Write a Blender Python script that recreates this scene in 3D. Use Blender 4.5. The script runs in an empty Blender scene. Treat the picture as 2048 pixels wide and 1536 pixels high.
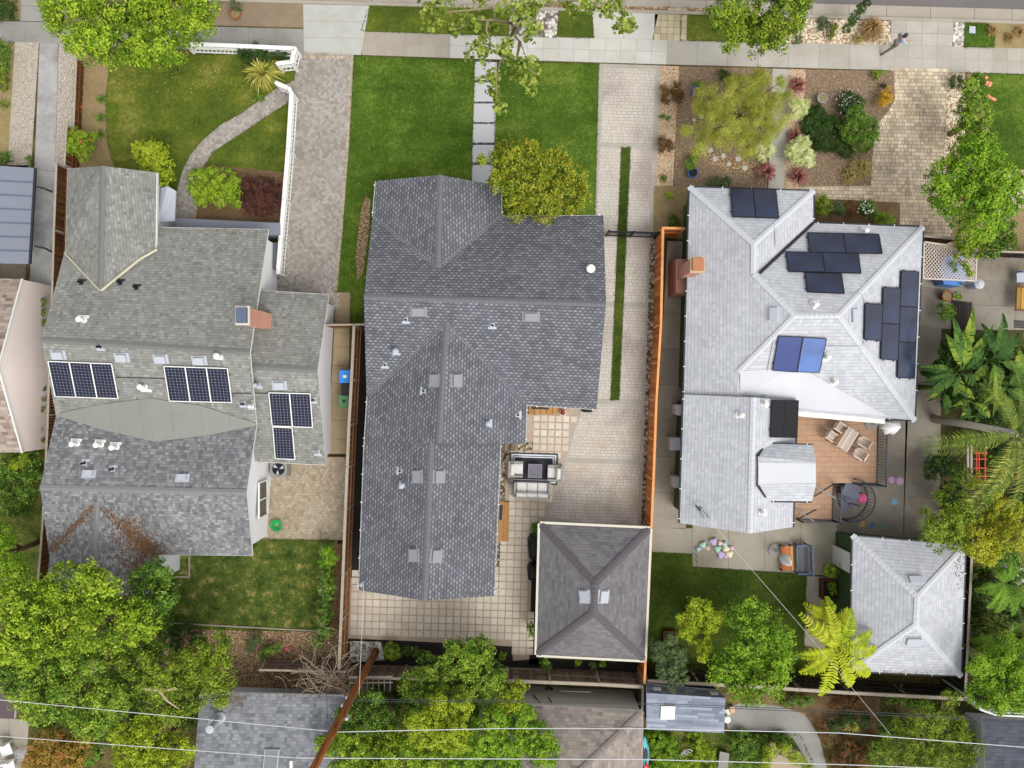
import bpy, bmesh, math, random
import numpy as np
from mathutils import Vector, Matrix, Quaternion
from mathutils.geometry import intersect_ray_tri
random.seed(7); RN = np.random.default_rng(11)
SC = bpy.context.scene; COL = SC.collection
# ---------------------------------------------------------------- camera, sky, sun, exposure
H = 40.0; F = 1537.0                      # drone height (m); focal length in photo pixels
cam = bpy.data.cameras.new('camera'); co = bpy.data.objects.new('camera', cam); COL.objects.link(co)
cam.sensor_width = 36; cam.lens = 36*F/2048; cam.clip_end = 500; cam.clip_start = .5
co.location = (0, 0, H); co.rotation_euler = (0, 0, 0); SC.camera = co
SUN_EL, SUN_AZ = math.radians(58), math.radians(140)
w = bpy.data.worlds.new('World'); SC.world = w; w.use_nodes = True
nt = w.node_tree; bg = nt.nodes['Background']; sky = nt.nodes.new('ShaderNodeTexSky'); sky.sky_type = 'NISHITA'
sky.sun_disc = False; sky.sun_elevation = SUN_EL; sky.sun_rotation = SUN_AZ; sky.dust_density = 4; sky.air_density = 1.0
hs = nt.nodes.new('ShaderNodeHueSaturation'); hs.inputs['Saturation'].default_value = .1
nt.links.new(sky.outputs[0], hs.inputs['Color']); nt.links.new(hs.outputs[0], bg.inputs['Color']); bg.inputs['Strength'].default_value = .15
sl = bpy.data.lights.new('sun', 'SUN'); so = bpy.data.objects.new('sun', sl); COL.objects.link(so)
sl.energy = .55; sl.angle = math.radians(30); sl.color = (1, .96, .9)
sd = Vector((math.sin(SUN_AZ)*math.cos(SUN_EL), math.cos(SUN_AZ)*math.cos(SUN_EL), math.sin(SUN_EL)))
so.rotation_euler = sd.to_track_quat('Z', 'Y').to_euler(); so.location = (0, 0, 30)
SC.view_settings.view_transform = 'Standard'; SC.view_settings.look = 'None'; SC.view_settings.gamma = 1
SC.view_settings.exposure = 0.8
# ---------------------------------------------------------------- helpers
def P(x, y, z=0.0):
    s = (H-z)/F; return Vector(((x-1024)*s, (768-y)*s, z))
K = 1.25                                   # scene light level: photo value / K = albedo
def C(r, g, b, k=None):
    f = lambda c: (c/255/12.92 if c < 10.3 else ((c/255+.055)/1.055)**2.4)/(k or K)
    return (min(f(r), .85), min(f(g), .85), min(f(b), .85), 1)
class Nt:
    def __init__(s, name, rough=.85, spec=.2):
        s.m = bpy.data.materials.new(name); s.m.use_nodes = True; s.t = s.m.node_tree
        s.b = s.t.nodes['Principled BSDF']; s.b.inputs['Roughness'].default_value = rough
        s.b.inputs['Specular IOR Level'].default_value = spec
        s.tc = s.n('ShaderNodeTexCoord')
    def n(s, typ, **kw):
        x = s.t.nodes.new(typ)
        for k, v in kw.items(): setattr(x, k, v)
        return x
    def l(s, a, b): s.t.links.new(a, b)
    def noise(s, scale, detail=4, rough=.55, co=None, dist=0):
        x = s.n('ShaderNodeTexNoise'); x.inputs['Scale'].default_value = scale; x.inputs['Detail'].default_value = detail
        x.inputs['Roughness'].default_value = rough; x.inputs['Distortion'].default_value = dist
        s.l(co or s.tc.outputs['Object'], x.inputs['Vector']); return x.outputs['Fac']
    def math(s, op, a, b=0.0, c=None):
        x = s.n('ShaderNodeMath', operation=op)
        for i, v in enumerate((a, b, c)):
            if v is None: continue
            if isinstance(v, (int, float)): x.inputs[i].default_value = v
            else: s.l(v, x.inputs[i])
        return x.outputs[0]
    def ramp(s, fac, stops, interp='LINEAR'):
        x = s.n('ShaderNodeValToRGB'); r = x.color_ramp; r.interpolation = interp
        while len(r.elements) < len(stops): r.elements.new(.5)
        for e, (p, c) in zip(r.elements, stops): e.position = p; e.color = c
        s.l(fac, x.inputs[0]); return x.outputs[0]
    def mix(s, fac, a, b, mode='MIX'):
        x = s.n('ShaderNodeMix', data_type='RGBA', blend_type=mode)
        for i, v in ((0, fac), (6, a), (7, b)):
            if isinstance(v, (int, float)): x.inputs[i].default_value = v
            elif isinstance(v, tuple): x.inputs[i].default_value = v
            else: s.l(v, x.inputs[i])
        return x.outputs[2]
    def attr(s, name): return s.n('ShaderNodeAttribute', attribute_name=name).outputs['Fac']
    def out(s, col, bump=None, bs=.3, bd=.02):
        if isinstance(col, tuple): s.b.inputs['Base Color'].default_value = col
        else: s.l(col, s.b.inputs['Base Color'])
        if bump is not None:
            x = s.n('ShaderNodeBump'); x.inputs['Strength'].default_value = bs; x.inputs['Distance'].default_value = bd
            s.l(bump, x.inputs['Height']); s.l(x.outputs[0], s.b.inputs['Normal'])
        return s.m
def spread(c, lo, hi): return [tuple([min(.9, v*k) for v in c[:3]]+[1]) for k in (lo, hi)]
def plain(name, c, var=.12, scale=6, rough=.7, fine=40, metal=0, bs=.2):
    q = Nt(name, rough); q.b.inputs['Metallic'].default_value = metal
    lo, hi = spread(c, 1-var, 1+var)
    a = q.noise(scale); b = q.noise(fine, 2)
    f = q.math('MULTIPLY_ADD', a, .6, q.math('MULTIPLY', b, .4))
    return q.out(q.ramp(f, [(.3, lo), (.7, hi)]), b, bs, .01)
def patch(name, stops, scale=.5, fine=25, rough=.9, fw=.5, bs=.5, bd=.04, mid=None):
    """ground cover: colours by large noise mixed with fine grain"""
    q = Nt(name, rough); a = q.noise(scale, 5, .6); b = q.noise(fine, 3, .7); c = q.noise(mid or scale*6, 4, .65)
    f = q.math('ADD', q.math('MULTIPLY', a, (1-fw)*.55), q.math('ADD', q.math('MULTIPLY', b, fw), q.math('MULTIPLY', c, (1-fw)*.45)))
    return q.out(q.ramp(f, stops), b, bs, bd)
def rndmat(name, cols, var=.15, scale=12, rough=.8, fw=.2, bs=.2, stain=None, ss=.6):
    """colour by the face attribute rnd, plus grain; optional stains"""
    q = Nt(name, rough); r = q.attr('rnd'); n = len(cols)
    col = q.ramp(r, [(i/max(1, n-1), c) for i, c in enumerate(cols)])
    g = q.noise(scale, 4, .6); col = q.mix(1.0, col, q.ramp(g, [(.3, (1-var,)*3+(1,)), (.7, (1,)*4)]), 'MULTIPLY')
    if stain:
        s = q.noise(ss, 6, .65); col = q.mix(1.0, col, q.ramp(s, [(.36, stain), (.58, (1,)*4)]), 'MULTIPLY')
    return q.out(col, g, bs, .01)
def pebble(name, stops, scale=9, joint=(.02, .018, .015, 1), rough=.8):
    q = Nt(name, rough); v = q.n('ShaderNodeTexVoronoi'); v.inputs['Scale'].default_value = scale; q.l(q.tc.outputs['Object'], v.inputs['Vector'])
    sp = q.n('ShaderNodeSeparateColor'); q.l(v.outputs['Color'], sp.inputs[0])
    col = q.ramp(sp.outputs[0], stops); f = q.ramp(v.outputs['Distance'], [(.5, (0, 0, 0, 1)), (.8, (.85, .85, .85, 1))])
    col = q.mix(f, col, joint); inv = q.math('SUBTRACT', 1, v.outputs['Distance'])
    return q.out(col, inv, 1, .06)
def shingle(name, cols, course=.145, tab=.28, line=.55, lw=.12, vline=.75, var=.12, dash=0, big=None, rough=.95):
    q = Nt(name, rough, .1); sp = q.n('ShaderNodeSeparateXYZ'); q.l(q.tc.outputs['UV'], sp.inputs[0]); u, v = sp.outputs[0], sp.outputs[1]
    wob = q.noise(3, 2, .5); v = q.math('MULTIPLY_ADD', wob, .03, v)
    vr = q.math('DIVIDE', v, course); row = q.math('FLOOR', vr); vf = q.math('FRACT', vr)
    wn0 = q.n('ShaderNodeTexWhiteNoise', noise_dimensions='1D'); q.l(row, wn0.inputs['W'])
    off = wn0.outputs['Value'] if not dash else q.math('MULTIPLY', row, .5)
    ur = q.math('ADD', q.math('DIVIDE', u, tab), off); 
    if not dash: ur = q.math('ADD', ur, q.math('MULTIPLY', q.math('SINE', q.math('MULTIPLY', ur, 2.3)), .2))
    colm = q.math('FLOOR', ur); uf = q.math('FRACT', ur)
    cv = q.n('ShaderNodeCombineXYZ'); q.l(row, cv.inputs[0]); q.l(colm, cv.inputs[1])
    wn = q.n('ShaderNodeTexWhiteNoise', noise_dimensions='2D'); q.l(cv.outputs[0], wn.inputs['Vector'])
    n = len(cols); col = q.ramp(wn.outputs['Value'], [(i/(n-1), c) for i, c in enumerate(cols)])
    g = q.noise(30, 3, .7, q.tc.outputs['UV']); col = q.mix(1.0, col, q.ramp(g, [(.3, (1-var,)*3+(1,)), (.7, (1,)*4)]), 'MULTIPLY')
    b = q.noise(.5, 5, .6, q.tc.outputs['UV']); col = q.mix(1.0, col, q.ramp(b, [(.3, big or (.86, .86, .86, 1)), (.65, (1,)*4)]), 'MULTIPLY')
    l1 = q.math('LESS_THAN', vf, lw); l2 = q.math('LESS_THAN', uf, .07)
    lf = q.math('MAXIMUM', q.math('MULTIPLY', l1, 1-line), q.math('MULTIPLY', l2, 1-vline))
    col = q.mix(lf, col, (0.01, .01, .012, 1))
    if dash:
        a = q.math('MULTIPLY', q.math('GREATER_THAN', vf, .45), q.math('LESS_THAN', vf, .85))
        a = q.math('MULTIPLY', a, q.math('MULTIPLY', q.math('GREATER_THAN', uf, .3), q.math('LESS_THAN', uf, .8))); a = q.math('MULTIPLY', a, q.math('MULTIPLY_ADD', wn.outputs['Value'], 1.2, .3))
        col = q.mix(q.math('MULTIPLY', a, dash), col, C(205, 208, 215))
    return q.out(col, q.math('ADD', vf, q.math('MULTIPLY', wn.outputs['Value'], .5)), .35, .02)
def foliage(name, c1, c2, c3, acc=None, accp=.93, tr=.3, sat=None):
    q = Nt(name, .55, .25); r = q.attr('rnd'); k = q.attr('clump')
    f = q.math('ADD', q.math('MULTIPLY', r, .45), q.math('MULTIPLY', k, .55))
    col = q.ramp(f, [(.12, c1), (.5, c2), (.86, c3)])
    if acc: col = q.mix(q.math('GREATER_THAN', r, accp), col, acc)
    q.out(col); t = q.n('ShaderNodeBsdfTranslucent'); q.l(col, t.inputs['Color'])
    m = q.n('ShaderNodeMixShader'); m.inputs[0].default_value = tr; q.l(q.b.outputs[0], m.inputs[1]); q.l(t.outputs[0], m.inputs[2])
    q.l(m.outputs[0], q.t.nodes['Material Output'].inputs['Surface']); return q.m
# ---- objects
def tag(o, label=None, cat=None, group=None, kind=None):
    if label: o['label'] = label
    if cat: o['category'] = cat
    if group: o['group'] = group
    if kind: o['kind'] = kind
    return o
def T(name, label, cat, loc, group=None):
    o = bpy.data.objects.new(name, None); COL.objects.link(o); o.location = loc; o.empty_display_size = .3
    return tag(o, label, cat, group)
def rootloc(o):
    while o.parent: o = o.parent
    return Vector(o.location)
class MB:
    def __init__(s): s.v = []; s.f = []; s.mi = []; s.r = []; s.gn = None
    def face(s, pts, r=None, mi=0):
        i = len(s.v); s.v += [tuple(p) for p in pts]; s.f.append(list(range(i, i+len(pts)))); s.mi.append(mi); s.r.append(random.random() if r is None else r)
    def hexa(s, b, t, r=None, mi=0, bottom=False):
        i = len(s.v); n = len(b); s.v += [tuple(p) for p in b]+[tuple(p) for p in t]; r = random.random() if r is None else r
        fs = [[i+n+k for k in range(n)]]+[[i+k, i+(k+1) % n, i+n+(k+1) % n, i+n+k] for k in range(n)]
        if bottom: fs.append([i+k for k in reversed(range(n))])
        s.f += fs; s.mi += [mi]*len(fs); s.r += [r]*len(fs)
    def box(s, c, ax, ay, az, r=None, mi=0):
        """centre and three half-axis vectors"""
        c, ax, ay, az = map(Vector, (c, ax, ay, az)); q = [-ax-ay, ax-ay, ax+ay, -ax+ay]
        s.hexa([c+a-az for a in q], [c+a+az for a in q], r, mi, True)
    def bar(s, a, b, w, h, r=None, mi=0, up=(0, 0, 1)):
        a, b = Vector(a), Vector(b); d = (b-a); 
        if d.length < 1e-6: return
        sx = d.normalized().cross(Vector(up))
        if sx.length < 1e-3: sx = d.normalized().cross(Vector((1, 0, 0)))
        sx.normalize(); u = sx.cross(d.normalized()); s.box((a+b)/2, d/2, sx*w/2, u*h/2, r, mi)
    def tube(s, pts, rad, n=6, r=None, mi=0, cap=True):
        pts = [Vector(p) for p in pts]; r = random.random() if r is None else r; base = len(s.v)
        rads = rad if isinstance(rad, (list, tuple)) else [rad]*len(pts)
        ref = Vector((0, 0, 1)) if abs((pts[-1]-pts[0]).normalized().z) < .9 else Vector((1, 0, 0))
        for k, p in enumerate(pts):
            d = (pts[min(k+1, len(pts)-1)]-pts[max(k-1, 0)]).normalized(); x = d.cross(ref).normalized(); y = d.cross(x)
            for j in range(n):
                a = 2*math.pi*j/n; s.v.append(tuple(p+(x*math.cos(a)+y*math.sin(a))*rads[k]))
        for k in range(len(pts)-1):
            for j in range(n):
                s.f.append([base+k*n+j, base+k*n+(j+1) % n, base+(k+1)*n+(j+1) % n, base+(k+1)*n+j]); s.mi.append(mi); s.r.append(r)
        if cap:
            for k in (0, len(pts)-1):
                s.f.append([base+k*n+j for j in range(n)]); s.mi.append(mi); s.r.append(r)
    def lathe(s, c, prof, n=16, r=None, mi=0, ax=(0, 0, 1)):
        """prof: list of (radius, height) along the axis"""
        c = Vector(c); q = Vector((0, 0, 1)).rotation_difference(Vector(ax).normalized()); base = len(s.v); r = random.random() if r is None else r
        for R, h in prof:
            for j in range(n):
                a = 2*math.pi*j/n; s.v.append(tuple(c+q @ Vector((R*math.cos(a), R*math.sin(a), h))))
        for k in range(len(prof)-1):
            for j in range(n):
                s.f.append([base+k*n+j, base+k*n+(j+1) % n, base+(k+1)*n+(j+1) % n, base+(k+1)*n+j]); s.mi.append(mi); s.r.append(r)
        for k in (0, len(prof)-1):
            if prof[k][0] > 1e-4: s.f.append([base+k*n+j for j in range(n)]); s.mi.append(mi); s.r.append(r)
    def build(s, name, mats, parent=None, origin=None, uv=False, smooth=False, merge=False):
        off = rootloc(parent) if parent else Vector(origin or (0, 0, 0)); me = bpy.data.meshes.new(name)
        V = [(a[0]-off.x, a[1]-off.y, a[2]-off.z) for a in s.v]; me.from_pydata(V, [], s.f)
        mats = mats if isinstance(mats, (list, tuple)) else [mats]
        for m in mats: me.materials.append(m)
        me.polygons.foreach_set('material_index', s.mi)
        at = me.attributes.new('rnd', 'FLOAT', 'FACE'); at.data.foreach_set('value', s.r)
        if uv: face_uv(me, off, s.gn)
        if smooth: me.polygons.foreach_set('use_smooth', [True]*len(s.f))
        bm = bmesh.new(); bm.from_mesh(me)
        if merge: bmesh.ops.remove_doubles(bm, verts=bm.verts, dist=1e-4)
        if not uv: bmesh.ops.recalc_face_normals(bm, faces=bm.faces)
        bm.to_mesh(me); bm.free()
        o = bpy.data.objects.new(name, me); COL.objects.link(o)
        if parent: o.parent = parent
        else: o.location = off
        return o
def face_uv(me, off, gn=None):
    uv = me.uv_layers.new(name='UVMap').data
    for p in me.polygons:
        n = gn[p.index] if gn and p.index < len(gn) else p.normal if p.normal.z >= 0 else -p.normal
        h = Vector((0, 0, 1)).cross(n)
        h = h.normalized() if h.length > 1e-3 else Vector((1, 0, 0)); s = n.cross(h)
        for li in p.loop_indices:
            c = me.vertices[me.loops[li].vertex_index].co+off; uv[li].uv = (c.dot(h)+50, c.dot(s)+50)
ROOF = []
def on(x, y, off=0.0, nrm=False):
    """the point of the highest surface that the drone sees at photo pixel x, y"""
    o = Vector((0, 0, H)); d = P(x, y, 0)-o; best = None
    for a, b, c in ROOF:
        h = intersect_ray_tri(a, b, c, d, o, True)
        if h and (best is None or h.z > best[0].z): best = (h, (b-a).cross(c-a).normalized())
    if best is None: best = (P(x, y, 0), Vector((0, 0, 1)))
    n = best[1] if best[1].z > 0 else -best[1]; p = best[0]+n*off
    return (p, n) if nrm else p
def near(x, y):
    for r in (0, 3, 6, 9, 14):
        for k in range(8):
            p = on(x+r*math.cos(k*.785), y+r*math.sin(k*.785), .02)
            if p.z > 1: return P(x, y, p.z)
    return P(x, y, 2.7)
LAWNS = []
def flat(name, pts, lay, mat, z0=0.0, nm='structure'):
    if name == 'lawn': LAWNS.append((pts, lay, mat))
    mb = MB(); z = z0+lay*.004; mb.face([P(x, y, z) for x, y in pts]); o = mb.build(name, mat); o['kind'] = nm; return o
def inpoly(p, poly):
    x, y = p[0], p[1]; c = False; j = len(poly)-1
    for i in range(len(poly)):
        a, b = poly[i], poly[j]
        if (a[1] > y) != (b[1] > y) and x < (b[0]-a[0])*(y-a[1])/(b[1]-a[1])+a[0]: c = not c
        j = i
    return c
def gridq(mb, A, B, Cc, D, nx, ny, gap, z, th=0, jit=0):
    """split the photo-pixel quad A B C D into nx x ny slabs"""
    A, B, Cc, D = [P(*q, z) for q in (A, B, Cc, D)]
    for i in range(nx):
        for j in range(ny):
            def L(u, v): return (A.lerp(B, u)).lerp(D.lerp(Cc, u), v)
            gx = gap/max(.01, (B-A).length); gy = gap/max(.01, (D-A).length)
            u0, u1, v0, v1 = i/nx+gx/2, (i+1)/nx-gx/2, j/ny+gy/2, (j+1)/ny-gy/2
            q = [L(u0, v0), L(u1, v0), L(u1, v1), L(u0, v1)]
            if th: mb.hexa([p-Vector((0, 0, th)) for p in q], q)
            else: mb.face(q)
def slabs(name, quad, nx, ny, mat, lay=4, gap=.02, joint=None):
    flat(name, quad, lay-1, joint or MAT['joint']); mb = MB(); gridq(mb, *quad, nx, ny, gap, lay*.004); o = mb.build(name, mat); o['kind'] = 'structure'; return o
def pavers(name, poly, mat, lay, pat='herring', L=.2, Wd=.1, ang=0.0, gap=.008, joint=None):
    flat(name, poly, lay-1, joint or MAT['joint']); z = lay*.004; W = [P(x, y, z) for x, y in poly]; mb = MB()
    x0, x1 = min(p.x for p in W)-.5, max(p.x for p in W)+.5; y0, y1 = min(p.y for p in W)-.5, max(p.y for p in W)+.5
    cx, cy = (x0+x1)/2, (y0+y1)/2; R = math.hypot(x1-x0, y1-y0)/2; ca, sa = math.cos(ang), math.sin(ang)
    def put(ax, ay, bx, by):
        mx, my = (ax+bx)/2, (ay+by)/2; c = (cx+mx*ca-my*sa, cy+mx*sa+my*ca)
        if not inpoly(c, W) and not any(inpoly((cx+a*ca-b*sa, cy+a*sa+b*ca), W) for a, b in ((ax, ay), (bx, by), (ax, by), (bx, ay))): return
        g = gap/2; q = [(ax+g, ay+g), (bx-g, ay+g), (bx-g, by-g), (ax+g, by-g)]
        mb.face([(cx+a*ca-b*sa, cy+a*sa+b*ca, z) for a, b in q])
    if pat == 'herring':
        n = int(R/Wd)+4
        for j in range(-n, n):
            for i in range((j-n)//4-1, (j+n)//4+1):
                x = (4*i-j)*Wd; put(x, j*Wd, x+2*Wd, j*Wd+Wd); put(x+2*Wd, j*Wd, x+3*Wd, (j+2)*Wd)
    elif pat == 'row':
        j = -R
        while j < R:
            i = -R+random.random()*L
            while i < R:
                l = random.choice((.6, 1, 1, 1.45))*L; put(i, j, i+l, j+Wd); i += l
            j += Wd
    elif pat == 'square':
        n = int(R/L)+2
        for i in range(-n, n):
            for j in range(-n, n): put(i*L, j*L, i*L+L, j*L+L)
    o = mb.build(name, mat); o['kind'] = 'structure'; return o
# ---- buildings
def building(root, comps, wallm, over=.35, wname='wall', eave_m=None):
    """comps: list of dict(v, f, out, mat). v photo-pixel x, y, height; out = outline indices"""
    for cp in comps:
        V = [q if isinstance(q, Vector) else (near(q[0], q[1]) if q[2] is None else P(*q)) for q in cp['v']]; f = cp['f']
        mb = MB(); n = len(V); th = .14; mb.gn = []; mb.v = [tuple(p) for p in V]+[tuple(p-Vector((0, 0, th))) for p in V]
        for q in f:
            a, b, c = [V[i] for i in q[:3]]
            if (b-a).cross(c-a).z < 0: q = list(reversed(q))
            gn = Vector()
            for k in range(1, len(q)-1): gn += (V[q[k]]-V[q[0]]).cross(V[q[k+1]]-V[q[0]])
            gn.normalize()
            for k in range(1, len(q)-1):
                mb.gn += [gn, gn]; t3 = [q[0], q[k], q[k+1]]; mb.f.append(t3); mb.mi.append(0); mb.r.append(.5); mb.f.append([i+n for i in reversed(t3)]); mb.mi.append(1); mb.r.append(.5)
                ROOF.append((V[q[0]], V[q[k]], V[q[k+1]]))
        out = cp['out']
        for i in range(len(out)):
            a, b = out[i], out[(i+1) % len(out)]; mb.f.append([a, b, b+n, a+n]); mb.mi.append(1); mb.r.append(.5)
        cp['obj'] = ro = mb.build('roof', [cp['mat'], cp.get('fascia', MAT['white'])], root, uv=True); cp['V'] = V
        O = [V[i] for i in out]; m = len(O); area = sum(O[i].x*O[(i+1) % m].y-O[(i+1) % m].x*O[i].y for i in range(m)); sg = 1 if area > 0 else -1
        ins = []
        for i in range(m):
            p0, p1, p2 = O[i-1], O[i], O[(i+1) % m]
            d1 = (p1-p0).xy.normalized(); d2 = (p2-p1).xy.normalized(); n1 = Vector((-d1.y, d1.x))*sg; n2 = Vector((-d2.y, d2.x))*sg
            bi = (n1+n2); bi = bi.normalized() if bi.length > 1e-3 else n1
            k = over/max(.4, bi.dot(n1)); ins.append(Vector((p1.x+bi.x*k, p1.y+bi.y*k, p1.z-.10)))
        if cp.get('walls', True):
            wb = MB()
            for i in range(m):
                a, b = ins[i], ins[(i+1) % m]; wb.face([(a.x, a.y, 0), (b.x, b.y, 0), b, a])
            cp['wobj'] = wb.build(wname, wallm, root)
        cp['ins'] = ins
        for (ia, ib) in cp.get('ridge', []):
            a, b = V[ia], V[ib]; rb = MB(); L = (b-a).length; k = max(1, int(L/.22)); up = Vector((0, 0, 1))
            s = (b-a).cross(up).normalized()*cp.get('rw', .14); sag = Vector((0, 0, -.045 if abs(a.z-b.z) < .5 else -.03))
            for i in range(k):
                p, q = a.lerp(b, i/k), a.lerp(b, (i+.97)/k); h = Vector((0, 0, .045)); h2 = Vector((0, 0, .03))
                rb.face([p-s+sag+h*.7, q-s+sag+h*.4, q+h2, p+h]); rb.face([p+h, q+h2, q+s+sag+h*.4, p+s+sag+h*.7])
            rb.build('ridge_cap', cp.get('rmat', cp['mat']), ro)
    return comps
def edge_trim(root, pts, name, mat, w=.1, h=.12, outw=.06, dz=-.05, tick=None):
    """a gutter or fascia along the roof edge; pts Vectors in order"""
    mb = MB()
    for a, b in zip(pts[:-1], pts[1:]):
        d = (b-a).xy.normalized(); o = Vector((d.y, -d.x, 0))*outw; z = Vector((0, 0, dz)); mb.bar(a+o+z, b+o+z, w, h, .5)
    ob = mb.build(name, mat, root)
    if tick:
        tb = MB()
        for a, b in zip(pts[:-1], pts[1:]):
            L = (b-a).length; d = (b-a).normalized(); s = Vector((d.y, -d.x, 0)).normalized(); k = max(1, int(L/1.25))
            for i in range(k+1):
                p = a.lerp(b, (i+.15)/(k+.3)); tb.bar(p-s*.04+Vector((0, 0, .015)), p+s*(outw+w*.5)+Vector((0, 0, .015)), .035, .03, .5)
        tb.build('gutter_strap', tick, ob)
    return ob
# ---- leaves
def leafmesh(name, cen, rad_n, size, mat, parent, aspect=.5, up=.5, rnd=None, clump=None):
    """cen (n,3) leaf centres; rad_n (n,3) preferred outward normals"""
    n = len(cen); nv = rad_n*(1-up)+np.array([0, 0, 1])*up+RN.normal(0, .45, (n, 3)); nv /= np.linalg.norm(nv, axis=1)[:, None]
    a = RN.normal(0, 1, (n, 3)); a -= (a*nv).sum(1)[:, None]*nv; a /= np.linalg.norm(a, axis=1)[:, None]; b = np.cross(nv, a)
    s = size*RN.uniform(.6, 1.3, n)[:, None]; a = a*s; b = b*s*aspect
    V = np.empty((n, 4, 3)); V[:, 0] = cen-a*.5; V[:, 1] = cen+b*.5+nv*s*.06; V[:, 2] = cen+a*.5-nv*s*.08; V[:, 3] = cen-b*.5+nv*s*.06
    off = rootloc(parent) if parent else Vector((0, 0, 0)); V -= np.array(off)
    me = bpy.data.meshes.new(name); me.vertices.add(n*4); me.vertices.foreach_set('co', V.reshape(-1)); me.loops.add(n*4)
    me.loops.foreach_set('vertex_index', np.arange(n*4, dtype=np.int32)); me.polygons.add(n)
    me.polygons.foreach_set('loop_start', np.arange(0, n*4, 4, dtype=np.int32)); me.polygons.foreach_set('loop_total', np.full(n, 4, dtype=np.int32))
    for k, d in (('rnd', rnd if rnd is not None else RN.random(n)), ('clump', clump if clump is not None else RN.random(n))):
        at = me.attributes.new(k, 'FLOAT', 'FACE'); at.data.foreach_set('value', np.asarray(d, dtype=np.float32))
    me.materials.append(mat); me.update(calc_edges=True); o = bpy.data.objects.new(name, me); COL.objects.link(o)
    if parent: o.parent = parent
    return o
def crown(lobes, zt, zb, size, dens, clr=.3, shell=.75, flat_=.8):
    """lobes: photo-pixel x, y, r (seen at crown height). Returns leaf centres, normals, clump values"""
    Cn, Nn, Cl = [], [], []
    for lb in lobes:
        x, y, r = lb[:3]; z1 = lb[3] if len(lb) > 3 else zt*random.uniform(.85, 1.05)
        zc = max(zb+.2, z1-r*(H-z1)/F*flat_*.9); c = np.array(P(x, y, zc)); R = r*(H-zc)/F; Rz = min(z1-zb, R*flat_*1.15)
        k = max(6, int(5.2*R*R/(clr*clr))); d = RN.normal(0, 1, (k, 3)); d[:, 2] = np.abs(d[:, 2])*1.0-.25; d /= np.linalg.norm(d, axis=1)[:, None]
        rr = RN.uniform(shell, 1.04, k)[:, None]; inner = RN.random(k) < .18; rr[inner] *= RN.uniform(.3, .8, inner.sum())[:, None]
        cc = c+d*rr*np.array([R, R, Rz]); m = max(6, int(2.3*dens*clr*clr/(size*size)))
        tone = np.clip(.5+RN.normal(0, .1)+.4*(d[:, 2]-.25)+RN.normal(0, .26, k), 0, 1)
        tone = np.where(inner, tone*.5, tone)  # crown shade painted into leaf tone: lighter on top, darker inside
        j = RN.normal(0, 1, (k, m, 3)); j /= np.linalg.norm(j, axis=2)[:, :, None]; j *= (RN.random((k, m, 1))**.45)*clr*RN.uniform(.6, 1.25, (k, 1, 1)); 
        j[:, :, 2] *= .75; pts = cc[:, None, :]+j; Cn.append(pts.reshape(-1, 3)); nn = j/clr+d[:, None, :]*.5; Nn.append(nn.reshape(-1, 3))
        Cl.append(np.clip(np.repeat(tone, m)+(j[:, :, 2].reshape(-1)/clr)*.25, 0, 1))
    return np.concatenate(Cn), np.concatenate(Nn), np.concatenate(Cl)
def tree(name, label, cat, lobes, zt, mat, size=.16, dens=3.0, zb=None, trunk=None, clr=.32, shell=.75, aspect=.5, group=None, flat_=.8, tr=.13, bark=None, limbs=True, up=.5, part='crown'):
    zb = zt*.35 if zb is None else zb; L = sum(l[2] for l in lobes)
    cx = sum(l[0]*l[2] for l in lobes)/L; cy = sum(l[1]*l[2] for l in lobes)/L; top = P(cx, cy, zt*.7)
    base = P(*trunk, 0) if trunk else Vector((top.x, top.y, 0))
    t = T(name, label, cat, base, group); size = size*.8; c, n, k = crown(lobes, zt, zb, size, dens*1.1, clr*.92, shell, flat_)
    keep = c[:, 2] > .03; c, n, k = c[keep], n[keep], k[keep]
    leafmesh(part, c, n, size, mat, t, aspect, up, clump=k)
    if limbs:
        mb = MB(); mid = base.lerp(top, .5)+Vector((random.uniform(-.15, .15), random.uniform(-.15, .15), 0)); mb.tube([base, mid, top], [tr*1.25, tr, tr*.6], 8)
        for lb in lobes:
            e = P(lb[0], lb[1], zt*.8); s = base.lerp(top, random.uniform(.45, .75)); m2 = s.lerp(e, .5)+Vector((random.uniform(-.2, .2), random.uniform(-.2, .2), .15))
            mb.tube([s, m2, e], [tr*.5, tr*.35, tr*.12], 5)
            for _ in range(3):
                e2 = e+Vector((random.uniform(-1, 1), random.uniform(-1, 1), random.uniform(-.1, .4)))*lb[2]*(H-zt)/F*.8; mb.tube([m2, m2.lerp(e2, .55)+Vector((0, 0, .1)), e2], [tr*.25, tr*.16, tr*.05], 4)
        mb.build('trunk', bark or MAT['bark'], t, smooth=True)
    return t
def shrub(label, lobes, zt, mat, size=.09, dens=3.2, name='shrub', cat='shrub', clr=.17, group=None, stems=True, aspect=.5, flat_=.8, shell=.7):
    return tree(name, label, cat, lobes, zt, mat, size, dens, zb=.03, clr=clr, tr=.03, limbs=stems, aspect=aspect, group=group, flat_=flat_, shell=shell, part='foliage')
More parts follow.
